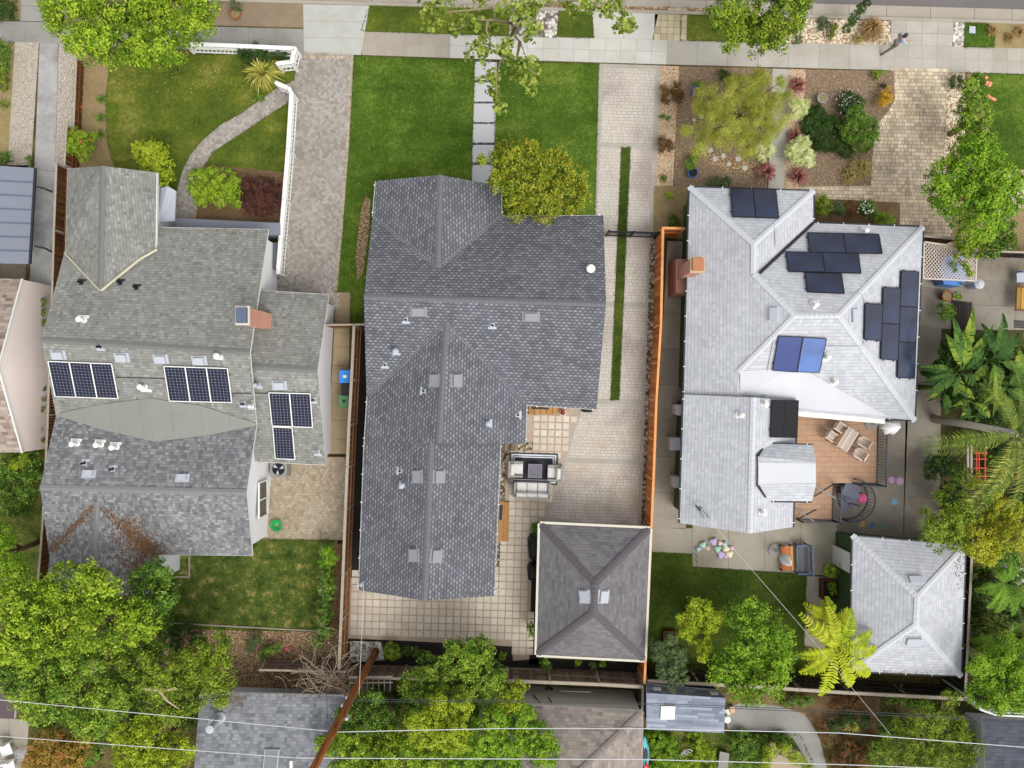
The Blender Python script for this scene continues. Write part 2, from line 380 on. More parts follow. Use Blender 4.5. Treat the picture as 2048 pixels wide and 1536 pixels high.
def strap(mb, pts, wid, tw=0.0, r=None, mi=0, fold=0):
    """a blade: a ribbon along pts with widths"""
    pts = [Vector(p) for p in pts]; r = random.random() if r is None else r; pr = None; n = len(pts)
    for i, p in enumerate(pts):
        d = (pts[min(i+1, n-1)]-pts[max(i-1, 0)]).normalized(); s = d.cross(Vector((0, 0, 1)))
        s = (s.normalized() if s.length > .05 else Vector((1, 0, 0))); s = Quaternion(d, tw) @ s
        w_ = wid[i] if isinstance(wid, (list, tuple)) else wid; up = s.cross(d)*fold*w_
        a, b = p-s*w_+up, p+s*w_+up
        if pr:
            if fold: mb.face([pr[0], pr[2], p, a], r, mi); mb.face([pr[2], pr[1], b, p], r, mi)
            else: mb.face([pr[0], pr[1], b, a], r, mi)
        pr = (a, b, p)
def spiky(name, label, cat, x, y, rpx, h, n, mat, wd=.03, group=None, droop=.5, part='leaves', trunk_h=0, lean=(0, 0), zc=None):
    """rosette of narrow leaves seen from above"""
    c = P(x, y, zc or h*.4); base = Vector((c.x, c.y, 0)); t = T(name, label, cat, base, group); mb = MB(); R = rpx*(H-h)/F
    if trunk_h: tb = MB(); tb.tube([base, base+Vector((lean[0], lean[1], trunk_h))], [.09, .06], 8); tb.build('trunk', MAT['bark'], t); base = base+Vector((lean[0], lean[1], trunk_h))
    for i in range(n):
        a = random.uniform(0, 2*math.pi); q = random.uniform(.25, 1)**.6 if wd > .015 else random.uniform(.02, 1)**.75; l = R*q*random.uniform(.8, 1.1); hh = h*random.uniform(.55, 1)*(1.25-q*.8); d = Vector((math.cos(a)+lean[0]*.3, math.sin(a)+lean[1]*.3, 0)); s = base+d*.04+Vector((0, 0, .02))
        p = [s, s+d*l*.35+Vector((0, 0, hh*.75)), s+d*l*.75+Vector((0, 0, hh*(1-.25*droop))), s+d*l+Vector((0, 0, hh*(1-.75*droop)))]
        strap(mb, p, [wd*.7, wd, wd*.7, wd*.08], random.uniform(-.4, .4))
    o = mb.build(part, mat, t); return t
# ---------------------------------------------------------------- materials
MAT = {}
MAT['white'] = plain('white_paint', C(238, 238, 232, 1.3), .04); MAT['whitec'] = plain('white_canvas', (.9, .9, .89, 1), .03)
MAT['cream'] = plain('cream_paint', C(228, 222, 205, 1.5), .05)
MAT['joint'] = plain('joint_dirt', C(112, 104, 92), .25)
MAT['jointl'] = plain('joint_light', C(150, 142, 128), .2)
MAT['dark'] = plain('dark_metal', C(48, 50, 56), .2, rough=.5)
MAT['black'] = plain('black_plastic', C(30, 31, 34), .2, rough=.5)
MAT['bark'] = plain('bark', C(130, 110, 85), .35, 5)
MAT['stucco'] = plain('stucco', (.74, .73, .74, 1), .04)
MAT['stuccog'] = plain('grey_stucco', (.52, .53, .56, 1), .05)
MAT['pinkst'] = plain('beige_stucco', (.82, .72, .66, 1), .04, 1)
MAT['greenp'] = plain('green_siding', C(70, 92, 58), .12, 2)
MAT['navy'] = plain('slate_siding', C(78, 82, 92), .08)
MAT['metal'] = plain('galvanised', C(185, 190, 198), .12, rough=.45)
MAT['vent'] = plain('vent_grey', C(140, 142, 146), .06, rough=.6)
MAT['ventl'] = plain('vent_light', C(196, 200, 208, 1.5), .06, rough=.6)
MAT['conc'] = rndmat('concrete', [C(184, 179, 168, 1.4), C(196, 191, 181, 1.4), C(189, 184, 174, 1.4)], .08, 9, stain=(.86, .84, .8, 1), ss=.5)
MAT['concg'] = rndmat('old_concrete', [C(160, 158, 152, 1.5), C(172, 170, 163, 1.5)], .1, 9, stain=(.82, .81, .78, 1), ss=.6)
MAT['conct'] = rndmat('tan_concrete', [C(182, 174, 160, 1.5), C(190, 182, 168, 1.5)], .08, 9, stain=(.9, .88, .84, 1))
MAT['concl'] = rndmat('new_concrete', [C(218, 216, 206, 1.5), C(210, 208, 200, 1.5), C(222, 220, 212, 1.5)], .05, 9, stain=(.9, .88, .85, 1), ss=.8)
MAT['apron'] = rndmat('apron_concrete', [C(205, 205, 196, 1.5), C(198, 198, 190, 1.5)], .07, 9, stain=(.9, .89, .86, 1), ss=.7)
MAT['concy'] = rndmat('yard_concrete', [C(185, 178, 162, 1.5), C(195, 187, 170, 1.5), C(178, 170, 155, 1.5)], .1, 7, stain=(.78, .75, .7, 1), ss=.45)
MAT['concs'] = rndmat('stained_concrete', [C(160, 152, 138, 1.5), C(168, 160, 146, 1.5)], .14, 5, stain=(.68, .65, .6, 1), ss=.4)
MAT['conco'] = rndmat('patio_concrete', [C(182, 162, 128, 1.5), C(190, 170, 136, 1.5)], .1, 7, stain=(.8, .78, .72, 1), ss=.8)
MAT['concd'] = rndmat('drive_centre', [C(182, 182, 180), C(176, 174, 172)], .12, 5, stain=(.6, .59, .59, 1), ss=.55)
MAT['slabw'] = rndmat('white_slab', [C(212, 212, 212, 1.5), C(205, 205, 207, 1.5)], .04, 9)
MAT['agg'] = pebble('aggregate', [(0, C(180, 166, 148)), (.35, C(208, 197, 180)), (.7, C(226, 217, 202)), (1, C(160, 146, 130))], 22, C(176, 163, 145))
MAT['gravelt'] = pebble('pea_gravel', [(0, C(180, 162, 145, .9)), (.5, C(200, 184, 168, .9)), (1, C(222, 208, 192, .9))], 24, C(176, 158, 142, .9))
MAT['pebbled'] = pebble('dark_pebble', [(0, C(40, 40, 45)), (.6, C(85, 85, 90)), (1, C(190, 190, 190))], 16)
MAT['river'] = pebble('river_rock', [(0, C(90, 78, 62)), (.4, C(150, 135, 112)), (.8, C(205, 192, 168)), (1, C(110, 90, 65))], 7.5, C(52, 44, 34))
MAT['rocks'] = pebble('pale_rock', [(0, C(120, 112, 104)), (.4, C(190, 182, 172)), (1, C(232, 226, 218))], 6, C(90, 80, 66))
MAT['chips'] = pebble('bark_chips', [(0, C(190, 150, 115, 1.5)), (.4, C(232, 200, 165, 1.5)), (1, C(246, 224, 196, 1.5))], 15, C(196, 160, 124, 1.5))
MAT['gchips'] = pebble('garden_rock', [(0, C(160, 130, 100)), (.4, C(222, 205, 175)), (1, C(240, 228, 205))], 9, C(140, 110, 82))
MAT['mulch'] = pebble('brown_mulch', [(0, C(120, 99, 78, .95)), (.5, C(143, 120, 96, .95)), (.9, C(162, 141, 116, .95)), (1, C(204, 186, 162, .95))], 26, C(112, 92, 74, .95))
MAT['mulchr'] = patch('rust_mulch', [(.3, C(66, 52, 36, 1.08)), (.5, C(112, 88, 62, 1.08)), (.7, C(152, 126, 94, 1.08))], .8, 30)
MAT['black_mulch'] = patch('black_mulch', [(.3, C(26, 24, 22)), (.55, C(46, 42, 38)), (.75, C(74, 68, 62))], .8, 25)
MAT['soil'] = patch('soil', [(.28, C(96, 84, 54)), (.5, C(148, 128, 92)), (.72, C(180, 158, 124))], .7, 30)
MAT['litter'] = pebble('leaf_litter', [(0, C(110, 84, 56, 1.08)), (.4, C(165, 135, 100, 1.08)), (.8, C(206, 180, 145, 1.08)), (1, C(88, 66, 46, 1.08))], 17, C(96, 74, 50, 1.08))
MAT['dryg'] = patch('dry_grass', [(.3, C(112, 100, 62)), (.5, C(150, 134, 92)), (.7, C(184, 166, 124))], .9, 26)
MAT['asphalt'] = patch('asphalt', [(.3, C(110, 105, 103, 1.6)), (.5, C(124, 119, 117, 1.6)), (.7, C(140, 134, 131, 1.6))], .25, 45, bs=.3, bd=.01)
MAT['gbed'] = patch('brown_gravel', [(.3, C(126, 106, 88, 1.5)), (.5, C(152, 132, 110, 1.5)), (.7, C(176, 158, 134, 1.5))], .35, 34)
def lawnmat(name, a, b, c, scale=.35, fw=.36):
    """turf: broad tone, mown rows and blade grain"""
    q = Nt(name, .9, .1); n1 = q.noise(scale, 5, .62); n2 = q.noise(4.5, 4, .7)
    mp = q.n('ShaderNodeMapping'); q.l(q.tc.outputs['Object'], mp.inputs[0]); mp.inputs['Scale'].default_value = (1, .6, 1)
    n3 = q.noise(17, 3, .75, mp.outputs[0]); sy = q.n('ShaderNodeSeparateXYZ'); q.l(q.tc.outputs['Object'], sy.inputs[0]); mow = q.math('MULTIPLY', q.math('SINE', q.math('MULTIPLY_ADD', n1, 3.0, q.math('MULTIPLY', sy.outputs[1], 8.0))), .02); n1 = q.math('ADD', n1, mow); f = q.math('ADD', q.math('MULTIPLY', n1, .44), q.math('ADD', q.math('MULTIPLY', n2, .2), q.math('MULTIPLY', n3, fw)))
    return q.out(q.ramp(f, [(.36, a), (.5, b), (.64, c)]), n3, .8, .05)
MAT['lawn'] = lawnmat('lush_turf', C(38, 58, 14, 1.2), C(72, 98, 28, 1.2), C(122, 136, 56, 1.2))
MAT['lawn2'] = lawnmat('worn_turf', C(52, 74, 22), C(96, 108, 36), C(160, 148, 80), .42, .3)
MAT['lawn3'] = lawnmat('dark_turf', C(36, 50, 14), C(62, 80, 24), C(102, 110, 48), .4)  # darker green turf tones
MAT['lawn4'] = lawnmat('patchy_turf', C(40, 62, 20), C(88, 102, 42), C(196, 164, 104), 1.5, .3)
MAT['cover'] = lawnmat('ground_cover', C(38, 54, 18), C(74, 94, 34), C(138, 126, 70), .8, .4)
MAT['wildg'] = lawnmat('rough_ground', C(46, 46, 26), C(86, 82, 46), C(128, 108, 72), .5, .4)
MAT['pavg'] = rndmat('grey_pavers', [C(150, 143, 136), C(164, 157, 149), C(176, 169, 160), C(188, 182, 173), C(158, 151, 145)], .1, 4, stain=(.84, .82, .8, 1), ss=.35)
MAT['pavt'] = rndmat('tan_pavers', [C(164, 148, 124), C(190, 174, 150), C(178, 162, 138), C(204, 190, 168)], .14, 5, stain=(.84, .81, .76, 1), ss=.5)
MAT['pavc'] = rndmat('cobble_pavers', [C(160, 146, 126, .84), C(188, 174, 150, .84), C(208, 192, 164, .84), C(176, 160, 140, .84), C(200, 186, 160, .84)], .12, 5, stain=(.72, .68, .66, 1), ss=.35)
MAT['pavy'] = rndmat('sand_pavers', [C(186, 172, 140), C(200, 188, 158), C(176, 162, 132)], .12, 5)
MAT['tile'] = rndmat('patio_tile', [C(194, 183, 166, 1.1), C(206, 195, 178, 1.1), C(199, 188, 171, 1.1), C(212, 201, 184, 1.1)], .1, 7, stain=(.88, .86, .83, 1), ss=.5)
def stamped():
    q = Nt('stamped_concrete', .75); mp = q.n('ShaderNodeMapping'); q.l(q.tc.outputs['Object'], mp.inputs[0]); mp.inputs['Rotation'].default_value = (0, 0, .03)
    nv = q.n('ShaderNodeTexNoise'); nv.inputs['Scale'].default_value = 2.2; nv.inputs['Detail'].default_value = 3; q.l(q.tc.outputs['Object'], nv.inputs['Vector'])
    vm = q.n('ShaderNodeMix', data_type='RGBA', blend_type='LINEAR_LIGHT'); vm.inputs[0].default_value = .045; q.l(mp.outputs[0], vm.inputs[6]); q.l(nv.outputs['Color'], vm.inputs[7])
    b = q.n('ShaderNodeTexBrick'); q.l(vm.outputs[2], b.inputs['Vector']); b.inputs['Scale'].default_value = 1; b.inputs['Brick Width'].default_value = .27; b.inputs['Row Height'].default_value = .165
    b.inputs['Mortar Size'].default_value = .012; b.inputs['Mortar Smooth'].default_value = .6; b.offset = .43; b.squash = .7; b.squash_frequency = 3
    b.inputs['Color1'].default_value = C(214, 204, 192, 1.52); b.inputs['Color2'].default_value = C(228, 219, 207, 1.52)
    wear = q.noise(.8, 5, .6); b.inputs['Mortar'].default_value = C(140, 132, 122, 1.5)
    col = q.mix(q.ramp(wear, [(.35, (0, 0, 0, 1)), (.7, (.55,)*3+(1,))]), b.outputs['Color'], C(222, 212, 200, 1.52))
    g = q.noise(14, 4, .7); col = q.mix(1.0, col, q.ramp(g, [(.3, (.86, .86, .86, 1)), (.7, (1,)*4)]), 'MULTIPLY')
    s = q.noise(.32, 5, .6); col = q.mix(1.0, col, q.ramp(s, [(.36, (.72, .68, .68, 1)), (.52, (1,)*4)]), 'MULTIPLY')
    yy = q.n('ShaderNodeSeparateXYZ'); q.l(q.tc.outputs['Object'], yy.inputs[0]); ms = q.math('MULTIPLY', q.math('LESS_THAN', yy.outputs[1], -2), q.ramp(q.noise(.6, 5, .65), [(.5, (0, 0, 0, 1)), (.66, (1,)*4)]))
    col = q.mix(q.math('MULTIPLY', ms, .4), col, C(192, 170, 128, 1.52)); return q.out(col, b.outputs['Fac'], -.4, .01)
MAT['stamp'] = stamped()
MAT['shL'] = shingle('olive_grey_shingle', [C(126, 126, 120, 1.1), C(144, 144, 138, 1.1), C(134, 134, 129, 1.1), C(156, 157, 151, 1.1), C(120, 120, 117, 1.1)], .145, .17, .68, .16, .82, big=(.82, .82, .8, 1))
MAT['shL2'] = shingle('mottled_shingle', [C(108, 108, 112, 1.15), C(124, 124, 127, 1.15), C(140, 141, 141, 1.15), C(116, 116, 120, 1.15), C(158, 160, 159, 1.15), C(133, 133, 133, 1.15)], .145, .14, .72, .16, .82, big=(.84, .84, .83, 1))
MAT['shM'] = shingle('charcoal_shingle', [C(96, 97, 103, 1.16), C(102, 103, 109, 1.16), C(107, 108, 114, 1.16), C(113, 114, 119, 1.16)], .145, .235, .68, .2, .88, dash=.23, big=(.78, .78, .78, 1))
MAT['shMc'] = plain('charcoal_cap', C(100, 100, 104, 1.08), .1)
MAT['shG'] = shingle('brown_grey_shingle', [C(120, 117, 121, 1.42), C(132, 129, 132, 1.42), C(142, 139, 141, 1.42), C(126, 123, 127, 1.42)], .15, .3, .72, .14, .85)
MAT['shGc'] = plain('brown_grey_cap', C(92, 88, 92), .14)
MAT['shR'] = shingle('pale_shingle', [C(192, 194, 200, 1.33), C(198, 200, 205, 1.33), C(203, 205, 210, 1.33), C(210, 212, 217, 1.33)], .17, .19, .74, .16, .9, var=.06, big=(.9, .9, .91, 1))
MAT['shRc'] = plain('pale_cap', C(194, 196, 201, 1.2), .05)
MAT['membR'] = plain('pale_membrane', C(198, 200, 205, 1.2), .04, 1)
MAT['membL'] = plain('grey_membrane', C(138, 138, 131, 1.25), .07, 2)
MAT['shB'] = shingle('slate_grey_shingle', [C(126, 128, 132, 1.1), C(142, 144, 149, 1.1), C(158, 160, 165, 1.1), C(114, 117, 122, 1.1)], .15, .2, .75, .12, .85)
MAT['shT'] = shingle('tan_shingle', [C(136, 126, 118), C(156, 146, 138), C(172, 162, 152), C(146, 136, 128)], .17, .3, .75, .12, .85)
MAT['shP'] = shingle('pinkish_shingle', [C(150, 132, 120), C(172, 156, 144), C(192, 178, 166), C(134, 112, 102)], .17, .3, .85, .1, .9)
MAT['shS'] = shingle('blue_slate_shingle', [C(112, 118, 132, 1.1), C(132, 138, 152, 1.1), C(154, 162, 178, 1.1), C(120, 126, 140, 1.1)], .17, .7, .85, .1, .9)
MAT['shD'] = shingle('dark_shingle', [C(88, 92, 102), C(98, 102, 112), C(106, 110, 120)], .17, .35, .7, .12, .9)
MAT['redwood'] = rndmat('new_redwood', [C(168, 88, 44), C(198, 112, 58), C(222, 140, 80), C(180, 98, 50), C(236, 172, 108)], .2, 8, fw=.5)
MAT['redrail'] = plain('redwood_rail', C(226, 158, 98), .15)
MAT['brownw'] = rndmat('brown_boards', [C(84, 50, 26), C(108, 68, 38), C(128, 84, 50), C(96, 58, 32)], .3, 8)
MAT['tanw'] = rndmat('tan_boards', [C(112, 74, 44), C(140, 98, 64), C(160, 118, 80), C(122, 84, 54)], .3, 8)
MAT['oldw'] = rndmat('weathered_boards', [C(86, 72, 60, 1), C(112, 96, 82, 1), C(136, 120, 104, 1), C(98, 82, 68, 1)], .3, 8)
MAT['oldr'] = plain('weathered_rail', C(168, 156, 140), .16)
MAT['darkw'] = rndmat('dark_boards', [C(46, 40, 36), C(62, 54, 48), C(78, 66, 58)], .3, 8)
MAT['deck'] = rndmat('deck_tiles', [C(196, 158, 128), C(205, 167, 137), C(200, 162, 132), C(190, 150, 121), C(218, 182, 152)], .1, 9)
MAT['teak'] = rndmat('grey_teak', [C(180, 164, 152, 1), C(200, 186, 174, 1), C(214, 202, 190, 1)], .18, 12)
MAT['brick'] = None
def brickmat(name, a, b):
    q = Nt(name, .9); br = q.n('ShaderNodeTexBrick'); mp = q.n('ShaderNodeMapping'); q.l(q.tc.outputs['Object'], mp.inputs[0]); mp.inputs['Rotation'].default_value = (math.pi/2, 0, math.pi/4)
    q.l(mp.outputs[0], br.inputs['Vector']); br.inputs['Scale'].default_value = 1; br.inputs['Brick Width'].default_value = .22; br.inputs['Row Height'].default_value = .075; br.inputs['Mortar Size'].default_value = .008
    br.inputs['Color1'].default_value = a; br.inputs['Color2'].default_value = b; br.inputs['Mortar'].default_value = C(200, 170, 150)
    return q.out(br.outputs['Color'])
MAT['brick'] = brickmat('chimney_brick', C(196, 130, 108), C(220, 158, 136)); MAT['brick2'] = brickmat('old_brick', C(176, 116, 98), C(200, 140, 120))
# leaves
MAT['l_yg'] = foliage('yellow_green_leaf', C(56, 88, 14, 1.04), C(118, 152, 26, 1.04), C(178, 200, 58, 1.04), C(204, 206, 88, 1.04), .96)
MAT['l_olive'] = foliage('olive_leaf', C(46, 72, 14, 1.04), C(100, 128, 26, 1.04), C(158, 178, 54, 1.04), C(190, 176, 64, 1.04), .96)
MAT['l_gold'] = foliage('golden_leaf', C(72, 92, 18), C(138, 156, 34), C(190, 196, 64), C(200, 166, 54), .93)
MAT['l_bright'] = foliage('bright_leaf', C(60, 100, 12), C(120, 166, 28), C(176, 208, 62))
MAT['l_mid'] = foliage('mid_leaf', C(40, 70, 14, 1.04), C(82, 122, 30, 1.04), C(138, 170, 62, 1.04), C(196, 206, 120, 1.04), .96)
MAT['l_dark'] = foliage('dark_leaf', C(28, 50, 14), C(54, 86, 28), C(92, 122, 50))
MAT['l_lime'] = foliage('lime_leaf', C(96, 124, 14), C(164, 188, 34), C(208, 218, 70))
MAT['l_blue'] = foliage('blue_green_leaf', C(48, 76, 46), C(92, 120, 76), C(138, 156, 96), C(150, 140, 60), .94)
MAT['l_burg'] = foliage('burgundy_leaf', C(52, 26, 26), C(92, 50, 46), C(132, 82, 72), C(100, 92, 50), .95)
MAT['l_pale'] = foliage('pale_variegated_leaf', C(140, 156, 84, .9), C(200, 210, 136, .9), C(236, 240, 184, .9))
MAT['l_wisp'] = foliage('wispy_leaf', C(146, 160, 60), C(190, 200, 82), C(226, 228, 120), C(224, 204, 50), .92, tr=.5)
MAT['l_orange'] = foliage('autumn_leaf', C(96, 106, 30), C(164, 150, 50), C(214, 166, 84), C(214, 140, 80), .82)
MAT['l_yellow'] = foliage('yellow_leaf', C(92, 118, 24), C(164, 176, 40), C(218, 210, 62))
MAT['l_rust'] = foliage('rust_leaf', C(74, 52, 26), C(132, 84, 44), C(168, 112, 66), C(90, 110, 50), .8)
MAT['l_mixed'] = foliage('mixed_leaf', C(44, 74, 16, 1.04), C(106, 144, 38, 1.04), C(172, 196, 70, 1.04), C(176, 150, 70, 1.04), .97)
MAT['b_yuc'] = rndmat('yucca_blade', [C(150, 150, 50), C(196, 186, 84), C(112, 124, 44), C(220, 208, 120)], .1)
MAT['b_pink'] = rndmat('cordyline_blade', [C(160, 60, 92), C(150, 112, 80), C(186, 84, 116), C(164, 138, 96), C(130, 76, 78)], .1)
MAT['b_blond'] = rndmat('blond_grass_blade', [C(168, 146, 88), C(198, 178, 118), C(150, 142, 66), C(184, 160, 100)], .1)
MAT['b_tan'] = rndmat('tan_grass_blade', [C(150, 116, 68), C(182, 148, 96), C(128, 98, 56), C(196, 166, 112)], .1)
MAT['b_green'] = rndmat('green_blade', [C(82, 116, 34), C(120, 150, 52), C(62, 96, 30), C(150, 176, 80)], .1)
MAT['b_fern'] = rndmat('tree_fern_frond', [C(150, 164, 24), C(184, 194, 40), C(120, 146, 22), C(202, 204, 60)], .12)
MAT['b_fernd'] = rndmat('green_fern_frond', [C(70, 104, 24), C(96, 132, 36), C(116, 150, 46)], .12)
MAT['b_palm'] = rndmat('palm_frond', [C(96, 116, 44), C(142, 156, 62), C(80, 102, 40), C(186, 188, 88)], .15)
MAT['b_palmd'] = rndmat('dark_palm_frond', [C(66, 90, 42), C(98, 120, 58), C(130, 148, 78)], .12)
MAT['b_ban'] = rndmat('banana_leaf', [C(44, 76, 30), C(70, 106, 42), C(92, 128, 50), C(150, 168, 56), C(66, 100, 40), C(56, 90, 36)], .2)
MAT['twig'] = rndmat('dry_twig', [C(170, 152, 132), C(146, 126, 104), C(190, 172, 150)], .1)
# ---------------------------------------------------------------- ground, street, kerb
SLOPE = .0285
def kerb(x): return 10+(x-750)*SLOPE
g = MB(); g.face([P(-900, kerb(-900), 0), P(2950, kerb(2950), 0), (60, -50, 0), (-60, -50, 0)]); go = g.build('ground', MAT['wildg']); go['kind'] = 'structure'
g = MB(); g.face([P(-900, kerb(-900)-3, -.12), P(2950, kerb(2950)-3, -.12), (60, 60, -.12), (-60, 60, -.12)]); go = g.build('street', MAT['asphalt']); go['kind'] = 'structure'
g = MB(); gj = MB()
x = -880
while x < 2900:
    x2 = x+random.choice((60, 75, 88)); g.face([P(x+.5, kerb(x)-28, -.112), P(x2-.5, kerb(x2)-28, -.112), P(x2-.5, kerb(x2)-6, -.112), P(x+.5, kerb(x)-6, -.112)]); x = x2
o = g.build('gutter', MAT['conct']); o['kind'] = 'structure'
g = MB(); a, b, c, d = [P(X, kerb(X)+q, 0) for X, q in ((-900, -5), (2950, -5), (2950, 1.5), (-900, 1.5))]; dn = Vector((0, 0, .12)); up = Vector((0, 0, .034))
g.hexa([p-dn for p in (a, b, c, d)], [p+up for p in (a, b, c, d)], .5); o = g.build('kerb', MAT['conct']); o['kind'] = 'structure'
slabs('sidewalk', [(-60, 40), (608, 58), (608, 108), (-60, 82)], 12, 1, MAT['concg'], 3, .015)
slabs('sidewalk', [(722, 63), (900, 67), (900, 116), (724, 110)], 6, 2, MAT['conct'], 3, .015, MAT['jointl'])
slabs('sidewalk', [(900, 67), (1335, 79), (1333, 129), (900, 116)], 14, 2, MAT['concl'], 3, .015, MAT['jointl'])
slabs('sidewalk', [(1335, 79), (1760, 89), (1760, 140), (1333, 129)], 7, 1, MAT['conc'], 3, .015)
slabs('sidewalk', [(1760, 89), (2100, 98), (2100, 150), (1760, 140)], 12, 2, MAT['conc'], 3, .015, MAT['jointl'])
slabs('driveway', [(606, 8), (739, 11), (722, 110), (608, 108)], 1, 3, MAT['apron'], 5, .015, MAT['jointl'])
slabs('driveway', [(1184, 19), (1317, 26), (1305, 79), (1188, 76)], 2, 1, MAT['concl'], 5, .015)
slabs('driveway', [(1780, 40), (1910, 44), (1904, 93), (1783, 90)], 4, 2, MAT['conc'], 5, .015)
slabs('path', [(42, -20), (112, -18), (110, 43), (40, 42)], 1, 2, MAT['concg'], 3)
flat('garden_bed', [(112, -10), (606, 6), (607, 55), (395, 50), (112, 42)], 2, MAT['gbed'])
flat('garden_bed', [(-60, -15), (42, -12), (40, 40), (-60, 40)], 2, MAT['soil'])
flat('lawn', [(739, 11), (1020, 19), (1030, 73), (722, 62)], 4, MAT['lawn2'])
flat('gravel', [(1020, 19), (1118, 22), (1113, 76), (1018, 72)], 5, MAT['rocks'])
flat('lawn', [(1118, 22), (1184, 24), (1187, 76), (1114, 74)], 4, MAT['lawn2'])
pavers('path', [(1317, 28), (1363, 29), (1361, 81), (1306, 79)], MAT['pavy'], 5, 'square', .34, .34, -.03, .02)
flat('lawn', [(1363, 29), (1600, 36), (1600, 87), (1361, 81)], 4, MAT['lawn2'])
flat('garden_bed', [(1560, 35), (1782, 42), (1783, 90), (1560, 85)], 5, MAT['gchips'])
flat('gravel', [(1908, 44), (1932, 45), (1928, 94), (1905, 93)], 5, MAT['rocks'])
flat('lawn', [(1930, 45), (1976, 47), (1990, 70), (1988, 95), (1927, 94)], 6, MAT['lawn'])
flat('garden_bed', [(1930, 45), (2100, 49), (2100, 98), (1927, 94)], 4, MAT['dryg'])
# far left front yard and drive
flat('driveway', [(30, 84), (78, 85), (62, 335), (15, 335)], 4, MAT['agg']); slabs('driveway', [(79, 86), (117, 87), (104, 600), (58, 590)], 1, 2, MAT['concd'], 5)
flat('driveway', [(118, 87), (155, 88), (150, 330), (106, 330)], 4, MAT['agg'])
flat('garden_bed', [(-60, 83), (30, 84), (15, 335), (-60, 335)], 3, MAT['dryg'])
slabs('driveway', [(-60, 330), (58, 330), (50, 600), (-60, 600)], 1, 3, MAT['concs'], 4)
# left house front yard
flat('garden_bed', [(152, 108), (222, 110), (212, 200), (214, 280), (232, 345), (360, 440), (120, 440)], 2, MAT['soil'])
flat('lawn', [(222, 110), (597, 109), (588, 160), (550, 178), (520, 200), (480, 228), (440, 250), (405, 280), (380, 310), (365, 340), (352, 385), (300, 400), (232, 345), (214, 280), (211, 200)], 9, MAT['lawn2'])
flat('lawn', [(577, 205), (545, 225), (500, 255), (455, 285), (425, 305), (410, 330), (560, 360), (580, 300), (590, 205)], 9, MAT['lawn2'])
flat('garden_bed', [(408, 328), (575, 345), (570, 470), (388, 460)], 10, MAT['mulchr'])
pavers('path', [(552, 176), (520, 200), (480, 228), (440, 250), (405, 280), (380, 310), (365, 340), (352, 385), (345, 470), (395, 470), (388, 395), (398, 355), (410, 330), (425, 305), (455, 285), (500, 255), (545, 225), (580, 200), (592, 160), (585, 140)], MAT['pavg'], 7, 'herring', .2, .1, .8, .008)
pavers('driveway', [(597, 110), (708, 112), (698, 300), (684, 480), (672, 615), (555, 610), (570, 430), (590, 160)], MAT['pavg'], 6, 'herring', .2, .105, .75, .012, MAT['joint'])
mb = MB()
for (x0, y0, x1, y1) in ((704.5, 114, 695, 300), (695, 300, 681, 480), (681, 480, 670, 600)):
    gridq(mb, (x0-3, y0), (x0+3, y0), (x1+3, y1), (x1-3, y1), 1, int((y1-y0)/4), .01, .041)
gridq(mb, (600, 110), (706, 112), (706, 118), (600, 116), 26, 1, .01, .032)
o = mb.build('driveway_edging', MAT['pavt']); o['kind'] = 'structure'
slabs('path', [(672, 583), (701, 584), (695, 915), (655, 915)], 1, 9, MAT['conco'], 5, .025)
pavers('patio', [(510, 905), (698, 912), (690, 1080), (500, 1075)], MAT['pavt'], 5, 'herring', .22, .11, .78, .012)
flat('lawn', [(300, 1085), (520, 1078), (668, 1080), (660, 1264), (350, 1258)], 9, MAT['lawn4'])
flat('garden_bed', [(150, 1260), (350, 1256), (690, 1263), (690, 1345), (150, 1345)], 3, MAT['litter'])
flat('garden_bed', [(660, 1080), (700, 1080), (692, 1264), (655, 1264)], 5, MAT['mulchr'])
flat('garden_bed', [(440, 1344), (692, 1345), (686, 1420), (430, 1410)], 4, MAT['litter'])
flat('lawn', [(-60, 880), (120, 860), (110, 1200), (-60, 1250)], 3, MAT['cover'])
mb = MB(); mb.bar(P(322, 1108, .06), P(322, 1150, .06), .06, .12); mb.bar(P(322, 1152, .06), P(378, 1154, .06), .06, .12); mb.bar(P(379, 1112, .06), P(379, 1153, .06), .06, .12)
mb.bar(P(348, 1246, .05), P(640, 1262, .05), .06, .1); o = mb.build('garden_edging', MAT['oldr'], origin=P(350, 1150)); o['kind'] = 'structure'
# middle house
flat('lawn', [(708, 112), (950, 120), (942, 400), (760, 400), (745, 430), (728, 593), (740, 660), (701, 660), (701, 584), (672, 584), (684, 480), (698, 300)], 9, MAT['lawn'])
flat('garden_bed', [(733, 392), (741, 400), (737, 470), (726, 545), (716, 560), (711, 520), (719, 440), (724, 410)], 11, MAT['litter'])
flat('lawn', [(992, 122), (1198, 128), (1190, 440), (985, 440)], 4, MAT['lawn'])
flat('path', [(947, 119), (993, 121), (986, 400), (941, 400)], 5, MAT['pebbled'])
mb = MB()
for i, (ya, yb) in enumerate(((124, 160), (165, 203), (207, 244), (248, 285), (290, 325), (330, 368), (372, 400))):
    f1 = lambda y: 949.5-(y-122)*.028; f2 = lambda y: 994-(y-122)*.028; a = [P(f1(ya), ya, .03), P(f2(ya), ya, .03), P(f2(yb), yb, .03), P(f1(yb), yb, .03)]
    mb.hexa([p-Vector((0, 0, .03)) for p in a], a)
o = mb.build('path', MAT['slabw']); o['kind'] = 'structure'
flat('driveway', [(1198, 127), (1322, 131), (1312, 372), (1306, 600), (1297, 800), (1286, 1070), (1080, 1070), (1160, 812), (1190, 812), (1190, 440)], 4, MAT['conc'])
st = lambda p: flat('driveway', p, 6, MAT['stamp'])
